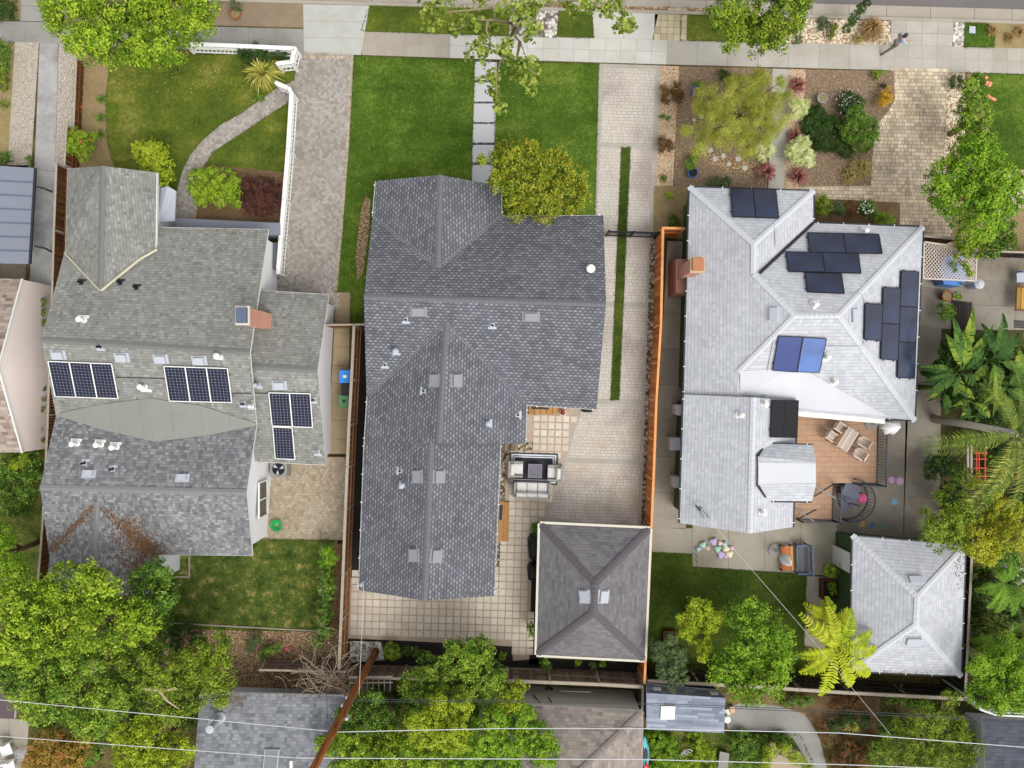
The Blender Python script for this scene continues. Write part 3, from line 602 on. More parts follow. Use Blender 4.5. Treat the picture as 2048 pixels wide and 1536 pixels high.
st([(1208, 136), (1311, 139), (1305, 289), (1201, 285)]); st([(1200, 295), (1242, 296), (1236, 462), (1192, 460)]); st([(1262, 296), (1304, 298), (1299, 462), (1255, 462)])
st([(1192, 472), (1234, 473), (1230, 604), (1190, 603)]); st([(1254, 473), (1297, 475), (1291, 606), (1248, 604)]); st([(1192, 613), (1228, 614), (1222, 797), (1186, 797)])
st([(1248, 614), (1291, 616), (1284, 799), (1240, 797)]); st([(1168, 808), (1284, 810), (1280, 919), (1133, 915)]); st([(1130, 925), (1280, 929), (1274, 1070), (1098, 1032)])
flat('lawn', [(1243, 295), (1261, 295), (1238, 800), (1221, 800)], 8, MAT['lawn3'])
flat('gravel', [(1301, 468), (1325, 468), (1303, 1060), (1282, 1060), (1290, 800)], 5, MAT['river'])
flat('garden_bed', [(1308, 372), (1375, 373), (1370, 480), (1306, 470)], 8, MAT['soil'])
flat('garden_bed', [(716, 650), (745, 650), (745, 790), (735, 1165), (700, 1155), (704, 900)], 4, MAT['black_mulch'])
flat('patio', [(1050, 800), (1162, 812), (1093, 1045), (1068, 1060), (1068, 1330), (1020, 1320), (690, 1278), (702, 1140), (980, 1140), (990, 870), (1050, 870)], 3, patch('patio_grit', [(.3, C(150, 132, 116, 1.1)), (.5, C(170, 151, 134, 1.1)), (.7, C(192, 174, 156, 1.1))], .6, 30, bs=.15, bd=.01))
mb = MB(); PW = [(1062, 832), (1155, 825), (1090, 1035), (1062, 1050), (1062, 1312), (1030, 1312), (1024, 1276), (702, 1272), (706, 1140), (1002, 1140), (1014, 1000), (1014, 905), (1062, 905)]
ang = math.radians(1.7); ca, sa = math.cos(ang), math.sin(ang)
for j in range(46):
    for i in range(-5, 34):
        u, v = i*14.75+720, j*14.6+825; x = 700+(u-700)*ca-(v-820)*sa; y = 820+(u-700)*sa+(v-820)*ca; s = 5.9 if y < 925 else 6.4
        if inpoly((x, y), PW): q = [(x-s*ca, y-s*ca), (x+s*ca, y-s*ca+.3), (x+s*ca-.3, y+s*ca+.3), (x-s*ca-.3, y+s*ca)]; mb.hexa([P(*k, .02) for k in q], [P(*k, .04) for k in q])
o = mb.build('patio_pavers', MAT['tile']); o['kind'] = 'structure'
flat('garden_bed', [(690, 1277), (800, 1281), (1024, 1293), (1026, 1322), (1068, 1318), (1300, 1325), (1290, 1350), (690, 1350)], 7, MAT['black_mulch'])
flat('garden_bed', [(700, 1282), (762, 1284), (770, 1320), (700, 1325)], 8, MAT['rocks'])
flat('garden_bed', [(1066, 1045), (1090, 1045), (1090, 1330), (1058, 1330)], 7, MAT['black_mulch'])
flat('gravel', [(1000, 885), (1066, 885), (1064, 905), (1012, 912), (1010, 1000), (992, 1000)], 8, MAT['river']); flat('gravel', [(985, 1085), (1003, 1085), (999, 1190), (980, 1190)], 8, MAT['river'])
# right house front garden
flat('garden_bed', [(1322, 131), (1358, 133), (1346, 372), (1312, 372)], 5, MAT['chips']); flat('garden_bed', [(1358, 133), (1545, 137), (1535, 400), (1346, 400)], 5, MAT['mulch'])
slabs('path', [(1545, 137), (1578, 138), (1568, 400), (1533, 400)], 1, 3, MAT['conc'], 5); flat('garden_bed', [(1578, 138), (1612, 139), (1600, 400), (1568, 400)], 5, MAT['chips'])
flat('garden_bed', [(1612, 139), (1788, 142), (1790, 200), (1775, 225), (1757, 245), (1747, 275), (1742, 372), (1600, 372)], 9, MAT['mulch'])
flat('path', [(1395, 285), (1405, 275), (1425, 305), (1460, 318), (1515, 325), (1530, 340), (1520, 348), (1460, 343), (1420, 328), (1400, 308)], 6, MAT['litter'])
mb = MB()
for (x, y, r) in ((1404, 297, 5), (1421, 301, 6), (1430, 318, 6), (1447, 312, 6), (1458, 328, 5), (1477, 318, 7), (1490, 336, 6), (1403, 233, 6), (1428, 213, 5), (1388, 240, 4)):
    q = [(x+r*math.cos(a+.5)*random.uniform(.8, 1.15), y+r*math.sin(a+.5)*random.uniform(.8, 1.1)) for a in [k*1.047 for k in range(6)]]; mb.hexa([P(*k, .0) for k in q], [P(*k, .06) for k in q])
o = mb.build('stepping_stones', MAT['concl']); o['kind'] = 'structure'
pavers('driveway', [(1788, 141), (1897, 144), (1888, 330), (1900, 400), (1900, 490), (1840, 480), (1620, 470), (1600, 373), (1742, 371), (1746, 275), (1757, 245), (1776, 224), (1789, 202)], MAT['pavc'], 6, 'row', .21, .19, -.02, .018, MAT['joint'])
flat('garden_bed', [(1897, 144), (1930, 146), (1935, 300), (1888, 420), (1886, 330)], 9, MAT['gchips']); flat('lawn', [(1930, 146), (2120, 151), (2120, 347), (1960, 343)], 5, MAT['lawn'])
flat('garden_bed', [(1926, 146), (1945, 147), (1990, 300), (1985, 345), (1925, 345)], 7, MAT['soil'])
pavers('path', [(1985, 345), (2120, 350), (2120, 420), (1985, 410)], MAT['pavc'], 6, 'row', .22, .2, -.02, .018)
flat('garden_bed', [(1885, 400), (2120, 410), (2120, 515), (1850, 500)], 4, MAT['soil']); flat('garden_bed', [(1600, 395), (1800, 405), (1800, 470), (1600, 460)], 8, MAT['mulchr'])
slabs('path', [(1335, 482), (1385, 482), (1372, 1058), (1302, 1056)], 1, 8, MAT['concy'], 6)
slabs('patio', [(1302, 1056), (1385, 1056), (1385, 1108), (1302, 1104)], 1, 1, MAT['concy'], 6); slabs('patio', [(1385, 1040), (1675, 1040), (1672, 1152), (1385, 1133)], 4, 1, MAT['concy'], 6)
slabs('path', [(1613, 1152), (1668, 1154), (1650, 1300), (1608, 1290)], 1, 2, MAT['concy'], 6)
flat('lawn', [(1295, 1104), (1393, 1108), (1393, 1134), (1613, 1150), (1608, 1292), (1700, 1360), (1285, 1350)], 5, MAT['lawn3'])
slabs('yard', [(1835, 490), (1950, 512), (1940, 660), (1830, 655)], 1, 2, MAT['concs'], 5); slabs('yard', [(1950, 512), (2120, 516), (2120, 660), (1940, 660)], 2, 3, MAT['concs'], 5)
slabs('yard', [(1815, 655), (1883, 657), (1880, 1110), (1805, 1105)], 1, 4, MAT['concs'], 5); slabs('yard', [(1560, 830), (1816, 840), (1806, 1105), (1560, 1060)], 2, 1, MAT['concs'], 5)
flat('garden_bed', [(1883, 640), (2120, 660), (2120, 1560), (1880, 1400)], 3, patch('leafy_soil', [(.3, C(44, 44, 26)), (.5, C(72, 70, 40)), (.7, C(108, 96, 62))], .8, 26)); flat('lawn', [(1930, 1090), (2120, 1090), (2120, 1250), (1930, 1250)], 4, MAT['cover'])
flat('path', [(1990, 1112), (2120, 1170), (2120, 1230), (2010, 1150)], 6, MAT['conct'])
flat('lawn', [(1285, 1460), (1600, 1470), (1640, 1560), (1285, 1560)], 4, MAT['cover']); flat('garden_bed', [(1450, 1385), (1760, 1395), (1760, 1470), (1450, 1425)], 4, MAT['mulchr'])
flat('path', [(1452, 1413), (1490, 1406), (1560, 1412), (1608, 1428), (1625, 1450), (1640, 1480), (1655, 1540), (1655, 1560), (1622, 1560), (1612, 1520), (1585, 1475), (1545, 1460), (1490, 1462), (1455, 1458)], 6, MAT['concg'])
slabs('patio', [(-60, 1430), (58, 1440), (52, 1560), (-60, 1560)], 3, 3, MAT['conct'], 5)
# chalk drawings on the yard concrete
def chalk(x, y, r, c, lab, sq=1.0):
    mb = MB(); n = 14; mb.face([P(x+r*math.cos(k*6.283/n)*random.uniform(.8, 1.1), y+r*sq*math.sin(k*6.283/n)*random.uniform(.8, 1.1), .026) for k in range(n)])
    tag(mb.build('chalk_drawing', patch('chalk', [(.35, C(*[v*.85 for v in c])), (.6, C(*c))], 2, 40), origin=P(x, y)), lab, 'chalk drawing', 'chalk drawings on the yard')
chalk(1783, 960, 7, (214, 170, 216), 'pink chalk blob on the yard beside the deck rail, the left one of two'); chalk(1800, 962, 8, (220, 176, 220), 'pink chalk blob on the yard, the one farther from the deck rail')
chalk(1789, 1004, 6, (140, 184, 222), 'light blue chalk circle alone right of the curved railing'); chalk(1724, 1048, 6.5, (220, 178, 126), 'orange chalk circle just north of the garage roof')
chalk(1744, 1050, 6, (90, 142, 180), 'dark blue chalk circle between the orange and teal ones'); chalk(1770, 1051, 5, (110, 160, 160), 'teal chalk circle, last in the row of three by the garage')

mb = MB()
for k in range(26):
    x = 1085+k*13+random.uniform(-4, 4); w_ = random.uniform(8, 16); y = kerb(x)-8; q = [(x+w_*math.cos(a)*random.uniform(.6, 1.2), y+random.uniform(3, 6)*math.sin(a)) for a in [i*.7 for i in range(9)]]; mb.face([P(a, b, -.105+k*.0002) for a, b in q])
o = mb.build('gutter_dirt', MAT['litter']); o['kind'] = 'structure'

# blades leaning over the lawn edges
def fringe(pts, lay, mat, dens=46):
    W = [P(x, y, lay*.004) for x, y in pts]; cs = []
    for a, b in zip(W, W[1:]+W[:1]):
        n = int((b-a).length*dens)
        for i in range(n): p = a.lerp(b, random.random()); cs.append((p.x+random.gauss(0, .028), p.y+random.gauss(0, .028), p.z+.02))
    return cs
cs = []
for pts, lay, mat in LAWNS: cs += fringe(pts, lay, mat)
cs = np.array(cs); N_ = np.tile(np.array([[0, 0, 1.0]]), (len(cs), 1)); go = leafmesh('grass', cs, N_, .075, foliage('edge_grass', C(46, 66, 18), C(80, 102, 34), C(122, 136, 60), tr=.2), None, .35, .3); tag(go, 'short grass blades spilling over the edges of the lawns', 'grass'); go['kind'] = 'stuff'
# ---------------------------------------------------------------- buildings
def vx(V, *ids): return [V[i] for i in ids]
# middle house
hm = T('house', 'charcoal shingled house with T-shaped roofs in the middle lot', 'house', P(960, 800)); cM = [
 dict(v=[(745, 432, 2.7), (1207, 430, 2.7), (1212, 608, 4.6), (728, 593, 4.6), (1193, 820, 2.7), (733, 793, 2.7)], f=[[0, 1, 2, 3], [3, 2, 4, 5]], out=[0, 1, 2, 4, 5, 3], mat=MAT['shM'], ridge=[(3, 2)], rmat=MAT['shMc'])]
building(hm, cM, MAT['stuccog'])
cM2 = [dict(v=[(750, 362, 2.7), (880, 350, 3.9), (1003, 372, 2.7), (1005, 431, None), (875, 536, None), (744, 433, None)], f=[[0, 1, 4, 5], [1, 2, 3, 4]], out=[0, 1, 2, 3, 4, 5], mat=MAT['shM'], ridge=[(1, 4)], rmat=MAT['shMc']),
 dict(v=[(893, 643, None), (1055, 812, None), (1052, 887, 2.75), (877, 887, 4.25), (727, 887, 2.7), (733, 793, None)], f=[[0, 1, 2, 3], [0, 3, 4, 5]], out=[0, 1, 2, 3, 4, 5], mat=MAT['shM'], ridge=[(0, 3)], rmat=MAT['shMc']),
 dict(v=[(862, 884, 4.0), (1003, 884, 2.72), (990, 1192, 2.72), (848, 1201, 4.0), (716, 1180, 2.7), (727, 884, 2.69)], f=[[0, 1, 2, 3], [0, 3, 4, 5]], out=[0, 1, 2, 3, 4, 5], mat=MAT['shM'], ridge=[(0, 3)], rmat=MAT['shMc'])]
building(hm, cM2, MAT['stuccog'])
for c_, es in ((cM[0], ((4, 5), (0, 1))), (cM2[0], ((5, 0), (2, 3))), (cM2[1], ((1, 2), (4, 5))), (cM2[2], ((1, 2), (4, 5)))):
    for a, b in es: edge_trim(hm, vx(c_['V'], *( (a, b) )), 'gutter', MAT['white'], .035, .1, -.03 if False else .03, -.04, MAT['white'])
# garage of the middle house
gm = T('garage', 'small brown-grey hip-roofed garage with cream gutters at the back of the middle lot', 'garage', P(1185, 1180))
cG = building(gm, [dict(v=[(1080, 1047, 2.6), (1300, 1057, 2.6), (1289, 1320, 2.6), (1073, 1309, 2.6), (1190, 1168, 4.1), (1188, 1225, 4.1)], f=[[0, 1, 4], [1, 2, 5, 4], [2, 3, 5], [3, 0, 4, 5]], out=[0, 1, 2, 3], mat=MAT['shG'], ridge=[(0, 4), (1, 4), (2, 5), (3, 5), (4, 5)], rw=.17, rmat=MAT['shGc'], fascia=MAT['cream'])], MAT['stucco'])
edge_trim(gm, [cG[0]['V'][i] for i in (0, 1, 2, 3, 0)][::1], 'gutter', MAT['cream'], .11, .12, -.05, -.02, MAT['white'])
# left house
hl = T('house', 'olive-grey shingled house with three solar arrays, left of the herringbone driveway', 'house', P(330, 770)); cL = building(hl, [
 dict(v=[(143, 450, 2.7), (537, 458, 2.7), (500, 705, 5.0), (83, 680, 5.0), (513, 852, 3.5), (112, 832, 3.5)], f=[[0, 1, 2, 3], [3, 2, 4, 5]], out=[0, 1, 2, 4, 5, 3], mat=MAT['shL'], ridge=[(3, 2)]),
 dict(v=[(113, 826, 3.47), (514, 845, 3.47), (493, 985, 4.7), (80, 975, 4.7), (505, 1112, 3.2), (98, 1108, 3.2)], f=[[0, 1, 2, 3], [3, 2, 4, 5]], out=[0, 1, 2, 4, 5, 3], mat=MAT['shL2'], ridge=[(3, 2)]),
 dict(v=[(523, 580, 2.7), (658, 588, 2.7), (635, 741, 4.15), (497, 733, 4.15), (652, 931, 2.6), (509, 924, 2.6)], f=[[0, 1, 2, 3], [3, 2, 4, 5]], out=[0, 1, 2, 4, 5, 3], mat=MAT['shL'], ridge=[(3, 2)])], MAT['stucco'])
cL2 = building(hl, [dict(v=[(135, 337, 2.7), (205, 332, 4.0), (315, 345, 2.7), (313, 497, None), (200, 582, None), (130, 505, None)], f=[[0, 1, 4, 5], [1, 2, 3, 4]], out=[0, 1, 2, 3, 4, 5], mat=MAT['shL'], ridge=[(1, 4)]),
 dict(v=[(193, 1003, None), (318, 1106, None), (318, 1185, 3.1), (186, 1195, 4.3), (92, 1180, 3.1), (100, 1104, None)], f=[[0, 1, 2, 3], [0, 3, 4, 5]], out=[0, 1, 2, 3, 4, 5], mat=MAT['shL2'], ridge=[(0, 3)]) ], MAT['stuccog'])
mb = MB(); N_ = [(118, 826), (200, 808), (300, 796), (400, 810), (512, 846)]; S_ = [(118, 833), (205, 860), (310, 884), (410, 872), (512, 852)]
N3 = [on(*q, .04) for q in N_]; S3 = [on(*q, .04) for q in S_]
for i in range(4): mb.face([N3[i], N3[i+1], S3[i+1], S3[i]]); a, b, c = N3[i], N3[i+1], S3[i+1]; ROOF.append((a, b, c)); ROOF.append((a, c, S3[i]))
mb.build('roof_cricket', MAT['membL'], hl, uv=True)
for t_ in (.15, .3, .45, .6, .75, .88):
    k = t_*4; i = int(k); f_ = k-i; a = N3[i].lerp(N3[i+1], f_); b = S3[i].lerp(S3[i+1], f_); u_ = Vector((0, 0, .012)); mb = MB(); mb.bar(a.lerp(b, .06)+u_, a.lerp(b, .9)+u_, .014, .01); mb.build('membrane_seam', MAT['vent'], hl)
edge_trim(hl, vx(cL[0]['V'], 0, 1), 'gutter', MAT['white'], .09, .12); edge_trim(hl, vx(cL[1]['V'], 4, 5), 'gutter', MAT['white'], .09, .12); edge_trim(hl, vx(cL[2]['V'], 0, 1), 'gutter', MAT['white'], .09, .12)
edge_trim(hl, vx(cL[2]['V'], 4, 5), 'gutter', MAT['cream'], .11, .12); edge_trim(hl, vx(cL2[0]['V'], 5, 0), 'gutter', MAT['white'], .09, .12); edge_trim(hl, vx(cL2[0]['V'], 2, 3), 'gutter', MAT['white'], .11, .12)
fl = MB(); fl.tube([on(130, 507, .05), on(200, 582, .05)], .045, 4); fl.tube([on(315, 500, .07), on(278, 520, .07), on(203, 582, .05)], .07, 4); fl.build('valley_flashing', plain('flashing', C(196, 190, 165), .1), hl)
# window of the east gable wall, side door panel, low flat annex near the porch
def wallpane(root, x, pts, name='window', frame=MAT['white'], glass=None):
    """pts: (y, z) corners in metres on the plane X = x; framed glass"""
    (y0, z0), (y1, z1) = pts; fb = MB(); w_ = .07
    for (a, b) in (((y0, z0), (y1, z0)), ((y1, z0), (y1, z1)), ((y1, z1), (y0, z1)), ((y0, z1), (y0, z0)), (((y0+y1)/2, z0), ((y0+y1)/2, z1))): fb.bar((x, a[0], a[1]), (x, b[0], b[1]), w_, .08, .5, up=(1, 0, 0))
    f = fb.build(name, frame, root); g = MB(); sx = .01 if x < 0 else .01; g.face([(x+sx, y0, z0), (x+sx, y1, z0), (x+sx, y1, z1), (x+sx, y0, z1)]); g.build('pane', glass or MAT['glass'], f)
q = Nt('window_glass', .08, .5); MAT['glass'] = q.out(C(60, 64, 56))
wl = cL[1]['ins']; xw = max(v.x for v in wl)+.03
wallpane(hl, xw, ((P(0, 1022).y, 1.0), (P(0, 955).y, 2.2)))
fz = MB(); pv = P(550, 560); wallpane(hl, P(553, 560).x, ((P(0, 590).y, .9), (P(0, 552).y, 2.2)))
fb = MB(); fb.hexa([P(520, 560), P(553, 560), P(553, 600), P(520, 600)], [Vector((P(a, b).x, P(a, b).y, 2.5)) for a, b in ((520, 560), (551, 560), (551, 600), (520, 600))]); fb.build('wall', MAT['stucco'], hl)
# small grey side canopy near the entry
mb = MB(); q = [(322, 376, 1.9), (335, 372, 2.0), (352, 382, 1.9), (349, 442, 1.9), (316, 444, 1.9)]; v = [P(*a) for a in q]; mb.hexa([a-Vector((0, 0, .08)) for a in v], v, bottom=True); mb.build('porch_roof', plain('porch_grey', C(176, 180, 190), .05), hl)
mb = MB(); v = [P(*a) for a in ((349, 436, 1.2), (560, 446, 1.2), (560, 470, 1.2), (349, 470, 1.2))]; mb.hexa([Vector((a.x, a.y, 0)) for a in v], v); mb.build('front_step', plain('step_grey', C(128, 132, 144), .06), hl)
mb = MB(); v = [P(*a) for a in ((532, 485, .9), (556, 485, .9), (552, 540, .9), (529, 533, .9))]; mb.hexa([Vector((a.x, a.y, 0)) for a in v], v); mb.build('stair_landing', plain('landing_grey', C(96, 98, 106), .1), hl)
# right house
hr = T('house', 'pale shingled house with black solar panels on its hipped roof, right of the orange fence', 'house', P(1600, 700)); RD = dict(mat=MAT['shR'], fascia=MAT['dark'])
cR = building(hr, [dict(v=[(1378, 373, 2.7), (1628, 381, 2.7), (1628, 445, 2.7), (1847, 453, 2.7), (1830, 842, 2.7), (1772, 838, 2.7), (1595, 822, 2.9), (1595, 800, 3.1), (1475, 793, 3.8), (1366, 791, 2.7), (1508, 488, 4.2), (1507, 548, 4.2), (1590, 631, 4.95), (1678, 631, 4.95), (1476, 745, 3.85)],
 f=[[0, 1, 10], [1, 2, 11, 10], [2, 3, 13, 12, 11], [3, 4, 13], [4, 5, 6, 14, 12, 13], [6, 7, 8, 14], [0, 10, 11, 12, 14, 8, 9]], out=[0, 1, 2, 3, 4, 5, 6, 7, 8, 9], ridge=[(0, 10), (1, 10), (10, 11), (11, 12), (12, 13), (3, 13), (4, 13), (12, 14)], rmat=MAT['shRc'], rw=.13, **RD)], MAT['greenp'])
cR2 = building(hr, [dict(v=[(1366, 789, 2.9), (1507, 795, 4.35), (1595, 801, 3.4), (1587, 1054, 3.4), (1500, 1067, 4.35), (1358, 1046, 2.9)], f=[[0, 1, 4, 5], [1, 2, 3, 4]], out=[0, 1, 2, 3, 4, 5], ridge=[(1, 4)], rmat=MAT['shRc'], rw=.13, **RD)], MAT['greenp'])
cR3 = building(hr, [dict(v=[(1532, 886, 3.9), (1625, 889, 3.9), (1632, 925, 4.4), (1632, 968, 4.4), (1624, 1004, 3.9), (1536, 1003, 3.9), (1516, 970, 4.4), (1516, 913, 4.4)], f=[[0, 1, 2, 7], [7, 2, 3, 6], [6, 3, 4, 5]], out=[0, 1, 2, 3, 4, 5, 6, 7], **RD)], MAT['white'])
mb = MB(); mb.face([on(1517, 925, .012), on(1631, 927, .012), on(1631, 966, .012), on(1517, 968, .012)]); mb.build('roof_membrane', MAT['membR'], hr, uv=True)
mb = MB(); mb.face([on(1480, 742, .02), on(1600, 735, .02), on(1775, 832, .02), on(1600, 816, .02), on(1480, 788, .02)]); mb.build('roof_membrane', MAT['membR'], hr, uv=True)
V = cR[0]['V']; tr = lambda ids, VV=V: (edge_trim(hr, vx(VV, *ids), 'gutter', MAT['dark'], .13, .1, .03, -.03), edge_trim(hr, vx(VV, *ids), 'gutter_lip', MAT['white'], .035, .1, .11, -.02, MAT['white']))
for e in ((0, 1), (1, 2), (2, 3), (3, 4), (4, 5), (9, 0)): tr(e[::1])
V2 = cR2[0]['V']; tr((5, 0), V2); tr((2, 3), V2); V3 = cR3[0]['V']; tr((0, 1), V3); tr((4, 5), V3)
edge_trim(hr, [V3[7], V3[0]], 'gutter', MAT['dark'], .14, .12, .02); edge_trim(hr, [V3[5], V3[6]], 'gutter', MAT['dark'], .14, .12, .02); edge_trim(hr, [V[6]+Vector((0, -.1, -.1)), V[5]+Vector((0, -.1, -.1))], 'fascia', MAT['white'], .3, .1, 0)
vg = MB(); vg.tube([on(1626, 446, .03), on(1519, 547, .03)], .075, 4); vg.build('valley_gutter', MAT['dark'], hr)
# garage of the right house
gr = T('garage', 'pale hip-roofed garage with green walls at the back of the right lot', 'garage', P(1815, 1210))
cH = building(gr, [dict(v=[(1704, 1070, 2.6), (1932, 1090, 2.6), (1923, 1353, 2.6), (1699, 1343, 2.6), (1835, 1194, 3.9), (1832, 1250, 3.9)], f=[[0, 1, 4], [1, 2, 5, 4], [2, 3, 5], [3, 0, 4, 5]], out=[0, 1, 2, 3], ridge=[(0, 4), (1, 4), (2, 5), (3, 5), (4, 5)], rmat=MAT['shRc'], rw=.13, **RD)], MAT['greenp'], over=.3)
Vh = cH[0]['V']
for i in range(4): a, b = Vh[i], Vh[(i+1) % 4]; edge_trim(gr, [a, b], 'gutter', MAT['dark'], .12, .1, .03, -.03); edge_trim(gr, [a, b], 'gutter_lip', MAT['white'], .035, .1, .1, -.02, MAT['white'])
xg = min(v.x for v in cH[0]['ins'])-.03; db = MB(); db.box((xg, P(0, 1108).y, 1.05), (.03, 0, 0), (0, .5, 0), (0, 0, 1.03)); dr = db.build('door', MAT['white'], gr); kb = MB(); kb.lathe((xg-.04, P(0, 1119).y, 1), [(.03, 0), (.04, .03), (.0, .06)], 8, ax=(-1, 0, 0)); kb.build('handle', MAT['dark'], dr)
# neighbouring houses cut by the frame
hf = T('house', 'beige walled house with pinkish shingles at the left edge of the photo', 'house', P(-60, 740))
building(hf, [dict(v=[(44, 558, 2.6), (-4, 735, 4.6), (44, 905, 2.6), (-300, 905, 2.6), (-330, 735, 4.6), (-300, 550, 2.6)], f=[[0, 1, 4, 5], [1, 2, 3, 4]], out=[0, 1, 2, 3, 4, 5], mat=MAT['shP'], ridge=[(1, 4)])], MAT['pinkst'], over=.02)
for a in ((0, 1), (1, 2)): edge_trim(hf, vx(hf and [P(44, 558, 2.6), P(-4, 735, 4.6), P(44, 905, 2.6)], *a), 'rake_board', MAT['white'], .06, .12, 0, -.04)
mb = MB(); mb.hexa([P(-100, 600), P(80, 598), P(84, 740), (0, 0, 0) and P(76, 888), P(-100, 888)], [Vector((P(a, b).x, P(a, b).y, z)) for a, b, z in ((-100, 600, 2.3), (80, 598, 2.3), (84, 740, 3.6), (76, 888, 2.3), (-100, 888, 2.3))]); mb.build('wall', MAT['pinkst'], hf)
hb = T('house', 'slate-grey shingled house at the bottom left behind the dead vine', 'house', P(560, 1500))
building(hb, [dict(v=[(400, 1384, 2.6), (688, 1392, 2.6), (700, 1640, 4.6), (380, 1640, 4.6), (690, 1850, 2.6), (380, 1850, 2.6)], f=[[0, 1, 2, 3], [3, 2, 4, 5]], out=[0, 1, 2, 4, 5, 3], mat=MAT['shB'], ridge=[(3, 2)])], MAT['stuccog'], over=.75)
hc = T('house', 'tan shingled hip-roofed house at the bottom centre beyond the back fence', 'house', P(1150, 1500))
cC = building(hc, [dict(v=[(960, 1406, 2.7), (1286, 1422, 2.7), (1283, 1760, 2.7), (940, 1760, 2.7), (1110, 1590, 4.6), (1110, 1600, 4.6)], f=[[0, 1, 4], [1, 2, 5, 4], [2, 3, 5], [3, 0, 4, 5]], out=[0, 1, 2, 3], mat=MAT['shT'], ridge=[(1, 4), (0, 4)])], MAT['cream'], over=.1)
mb = MB(); mb.hexa([P(970, 1378), P(1262, 1386), P(1262, 1500), P(970, 1500)], [Vector((P(a, b).x, P(a, b).y, 2.6)) for a, b in ((970, 1378), (1262, 1386), (1262, 1500), (970, 1500))]); mb.build('wall', plain('sage_wall', (.66, .63, .5, 1), .05), hc)
hd = T('house', 'dark shingled roof at the bottom right corner below a white railing', 'house', P(2050, 1500))
building(hd, [dict(v=[(1965, 1436, 2.6), (2200, 1448, 2.6), (2200, 1640, 4.2), (1978, 1640, 4.2)], f=[[0, 1, 2, 3]], out=[0, 1, 2, 3], mat=MAT['shD'])], MAT['stuccog'], over=.8)
hq = T('shed', 'purple-brown flat shed roof at the left edge under the large trees', 'shed', P(0, 1410))
building(hq, [dict(v=[(-80, 1372, 2.3), (34, 1376, 2.3), (28, 1438, 2.5), (-80, 1434, 2.5)], f=[[0, 1, 2, 3]], out=[0, 1, 2, 3], mat=plain('plum_roof', C(98, 84, 88), .1))], MAT['stuccog'], over=.6)
# garden shed, bottom
sh = T('shed', 'slate-blue garden shed with a white roof hatch beyond the back fence', 'shed', P(1370, 1420))
cS = building(sh, [dict(v=[(1293, 1368, 2.0), (1436, 1381, 2.0), (1451, 1396, 2.75), (1293, 1386, 2.75), (1448, 1466, 2.0), (1293, 1459, 2.0)], f=[[0, 1, 2, 3], [3, 2, 4, 5]], out=[0, 1, 2, 4, 5, 3], mat=MAT['shS'], fascia=MAT['ventl'])], MAT['navy'], over=.12)
def rbox(root, name, x, y, wpx, hpx, mat, lift=.03, th=.08, rot=0):
    """a low box lying on the roof at photo pixel x, y"""
    n = on(x, y, 0, True)[1]; dx, dy = wpx/2, hpx/2; cs = []
    cr, sr = math.cos(rot), math.sin(rot)
    for a, b in ((-dx, dy), (dx, dy), (dx, -dy), (-dx, -dy)): cs.append(on(x+a*cr-b*sr, y+a*sr+b*cr, 0))
    c0 = on(x, y, 0); ex = ((cs[1]-cs[0])+(cs[2]-cs[3]))*.5; ex = (ex-n*ex.dot(n)); ey = n.cross(ex).normalized()*((cs[3]-cs[0]).length); cc = c0+n*(lift+th/2)
    mb = MB(); mb.box(cc, ex/2, ey/2, n*th/2); return mb.build(name, mat, root), cc, ex, ey, n
rbox(sh, 'roof_hatch', 1335, 1423, 28, 26, MAT['white'], 0, .1)
for xx, yy in ((1314, 1378), (1428, 1387)): rbox(sh, 'skylight', xx, yy, 15, 5, MAT['white'], 0, .03)
# fabric canopy over the far left drive
cn = T('carport', 'blue-grey ribbed metal carport roof on dark frame at the left edge', 'carport', P(0, 430)); mb = MB(); rb = MB(); z0 = 2.5
A, B, Cc, D = P(-120, 325, 2.6), P(71, 336, 2.4), P(60, 528, 2.4), P(-120, 524, 2.6); mb.hexa([v-Vector((0, 0, .05)) for v in (A, B, Cc, D)], [A, B, Cc, D], bottom=True); mb.build('roof', plain('blue_grey_sheet', C(136, 141, 154, 1.45), .05, 1), cn)
for k in range(1, 7): t_ = k/7+.01; u_ = Vector((0, 0, .02)); rb.bar(A.lerp(D, t_)+u_, B.lerp(Cc, t_)+u_, .05, .04)
rb.build('roof_rib', plain('rib_blue', C(104, 112, 132, 1.4), .05), cn)
fb = MB(); fb.bar(B, Cc, .1, .1); fb.build('frame', MAT['dark'], cn)
for yy in (372, 492): sb = MB(); a = P(68, yy, 2.35); sb.tube([a, a+Vector((.35, -.05, -.3)), Vector((P(104, yy+12).x, P(104, yy+12).y, .02))], .05, 6); sb.build('post', MAT['dark'], cn)
# chimneys
def chimney(root, x, y, wx, wy, z0, z1, brick, capm, flue=True, crown_=None):
    c = P(x, y); mb = MB(); mb.box((c.x, c.y, (z0+z1)/2), (wx/2, 0, 0), (0, wy/2, 0), (0, 0, (z1-z0)/2)); s = mb.build('chimney', brick, root)
    mb = MB(); mb.box((c.x, c.y, z1+.04), (wx/2+.06, 0, 0), (0, wy/2+.06, 0), (0, 0, .05)); mb.build('chimney_crown', crown_ or MAT['cream'], s)
    mb = MB(); mb.box((c.x, c.y, z1+.16), (wx/2-.02, 0, 0), (0, wy/2-.03, 0), (0, 0, .1)); mb.build('chimney_cap', capm, s); return s
b_ = (480-1024)*(H-6.5)/H+1024; chimney(hl, b_+4, (631-768)*(H-6.5)/H+768, .5, .72, 2.5, 6.4, MAT['brick'], plain('blue_grey_cap', C(92, 102, 122), .1))
chimney(hr, 1352, 557, .55, .62, 0, 4.55, MAT['brick2'], plain('terracotta_cap', C(176, 118, 86), .12), crown_=plain('mortar_crown', C(196, 176, 140), .15))
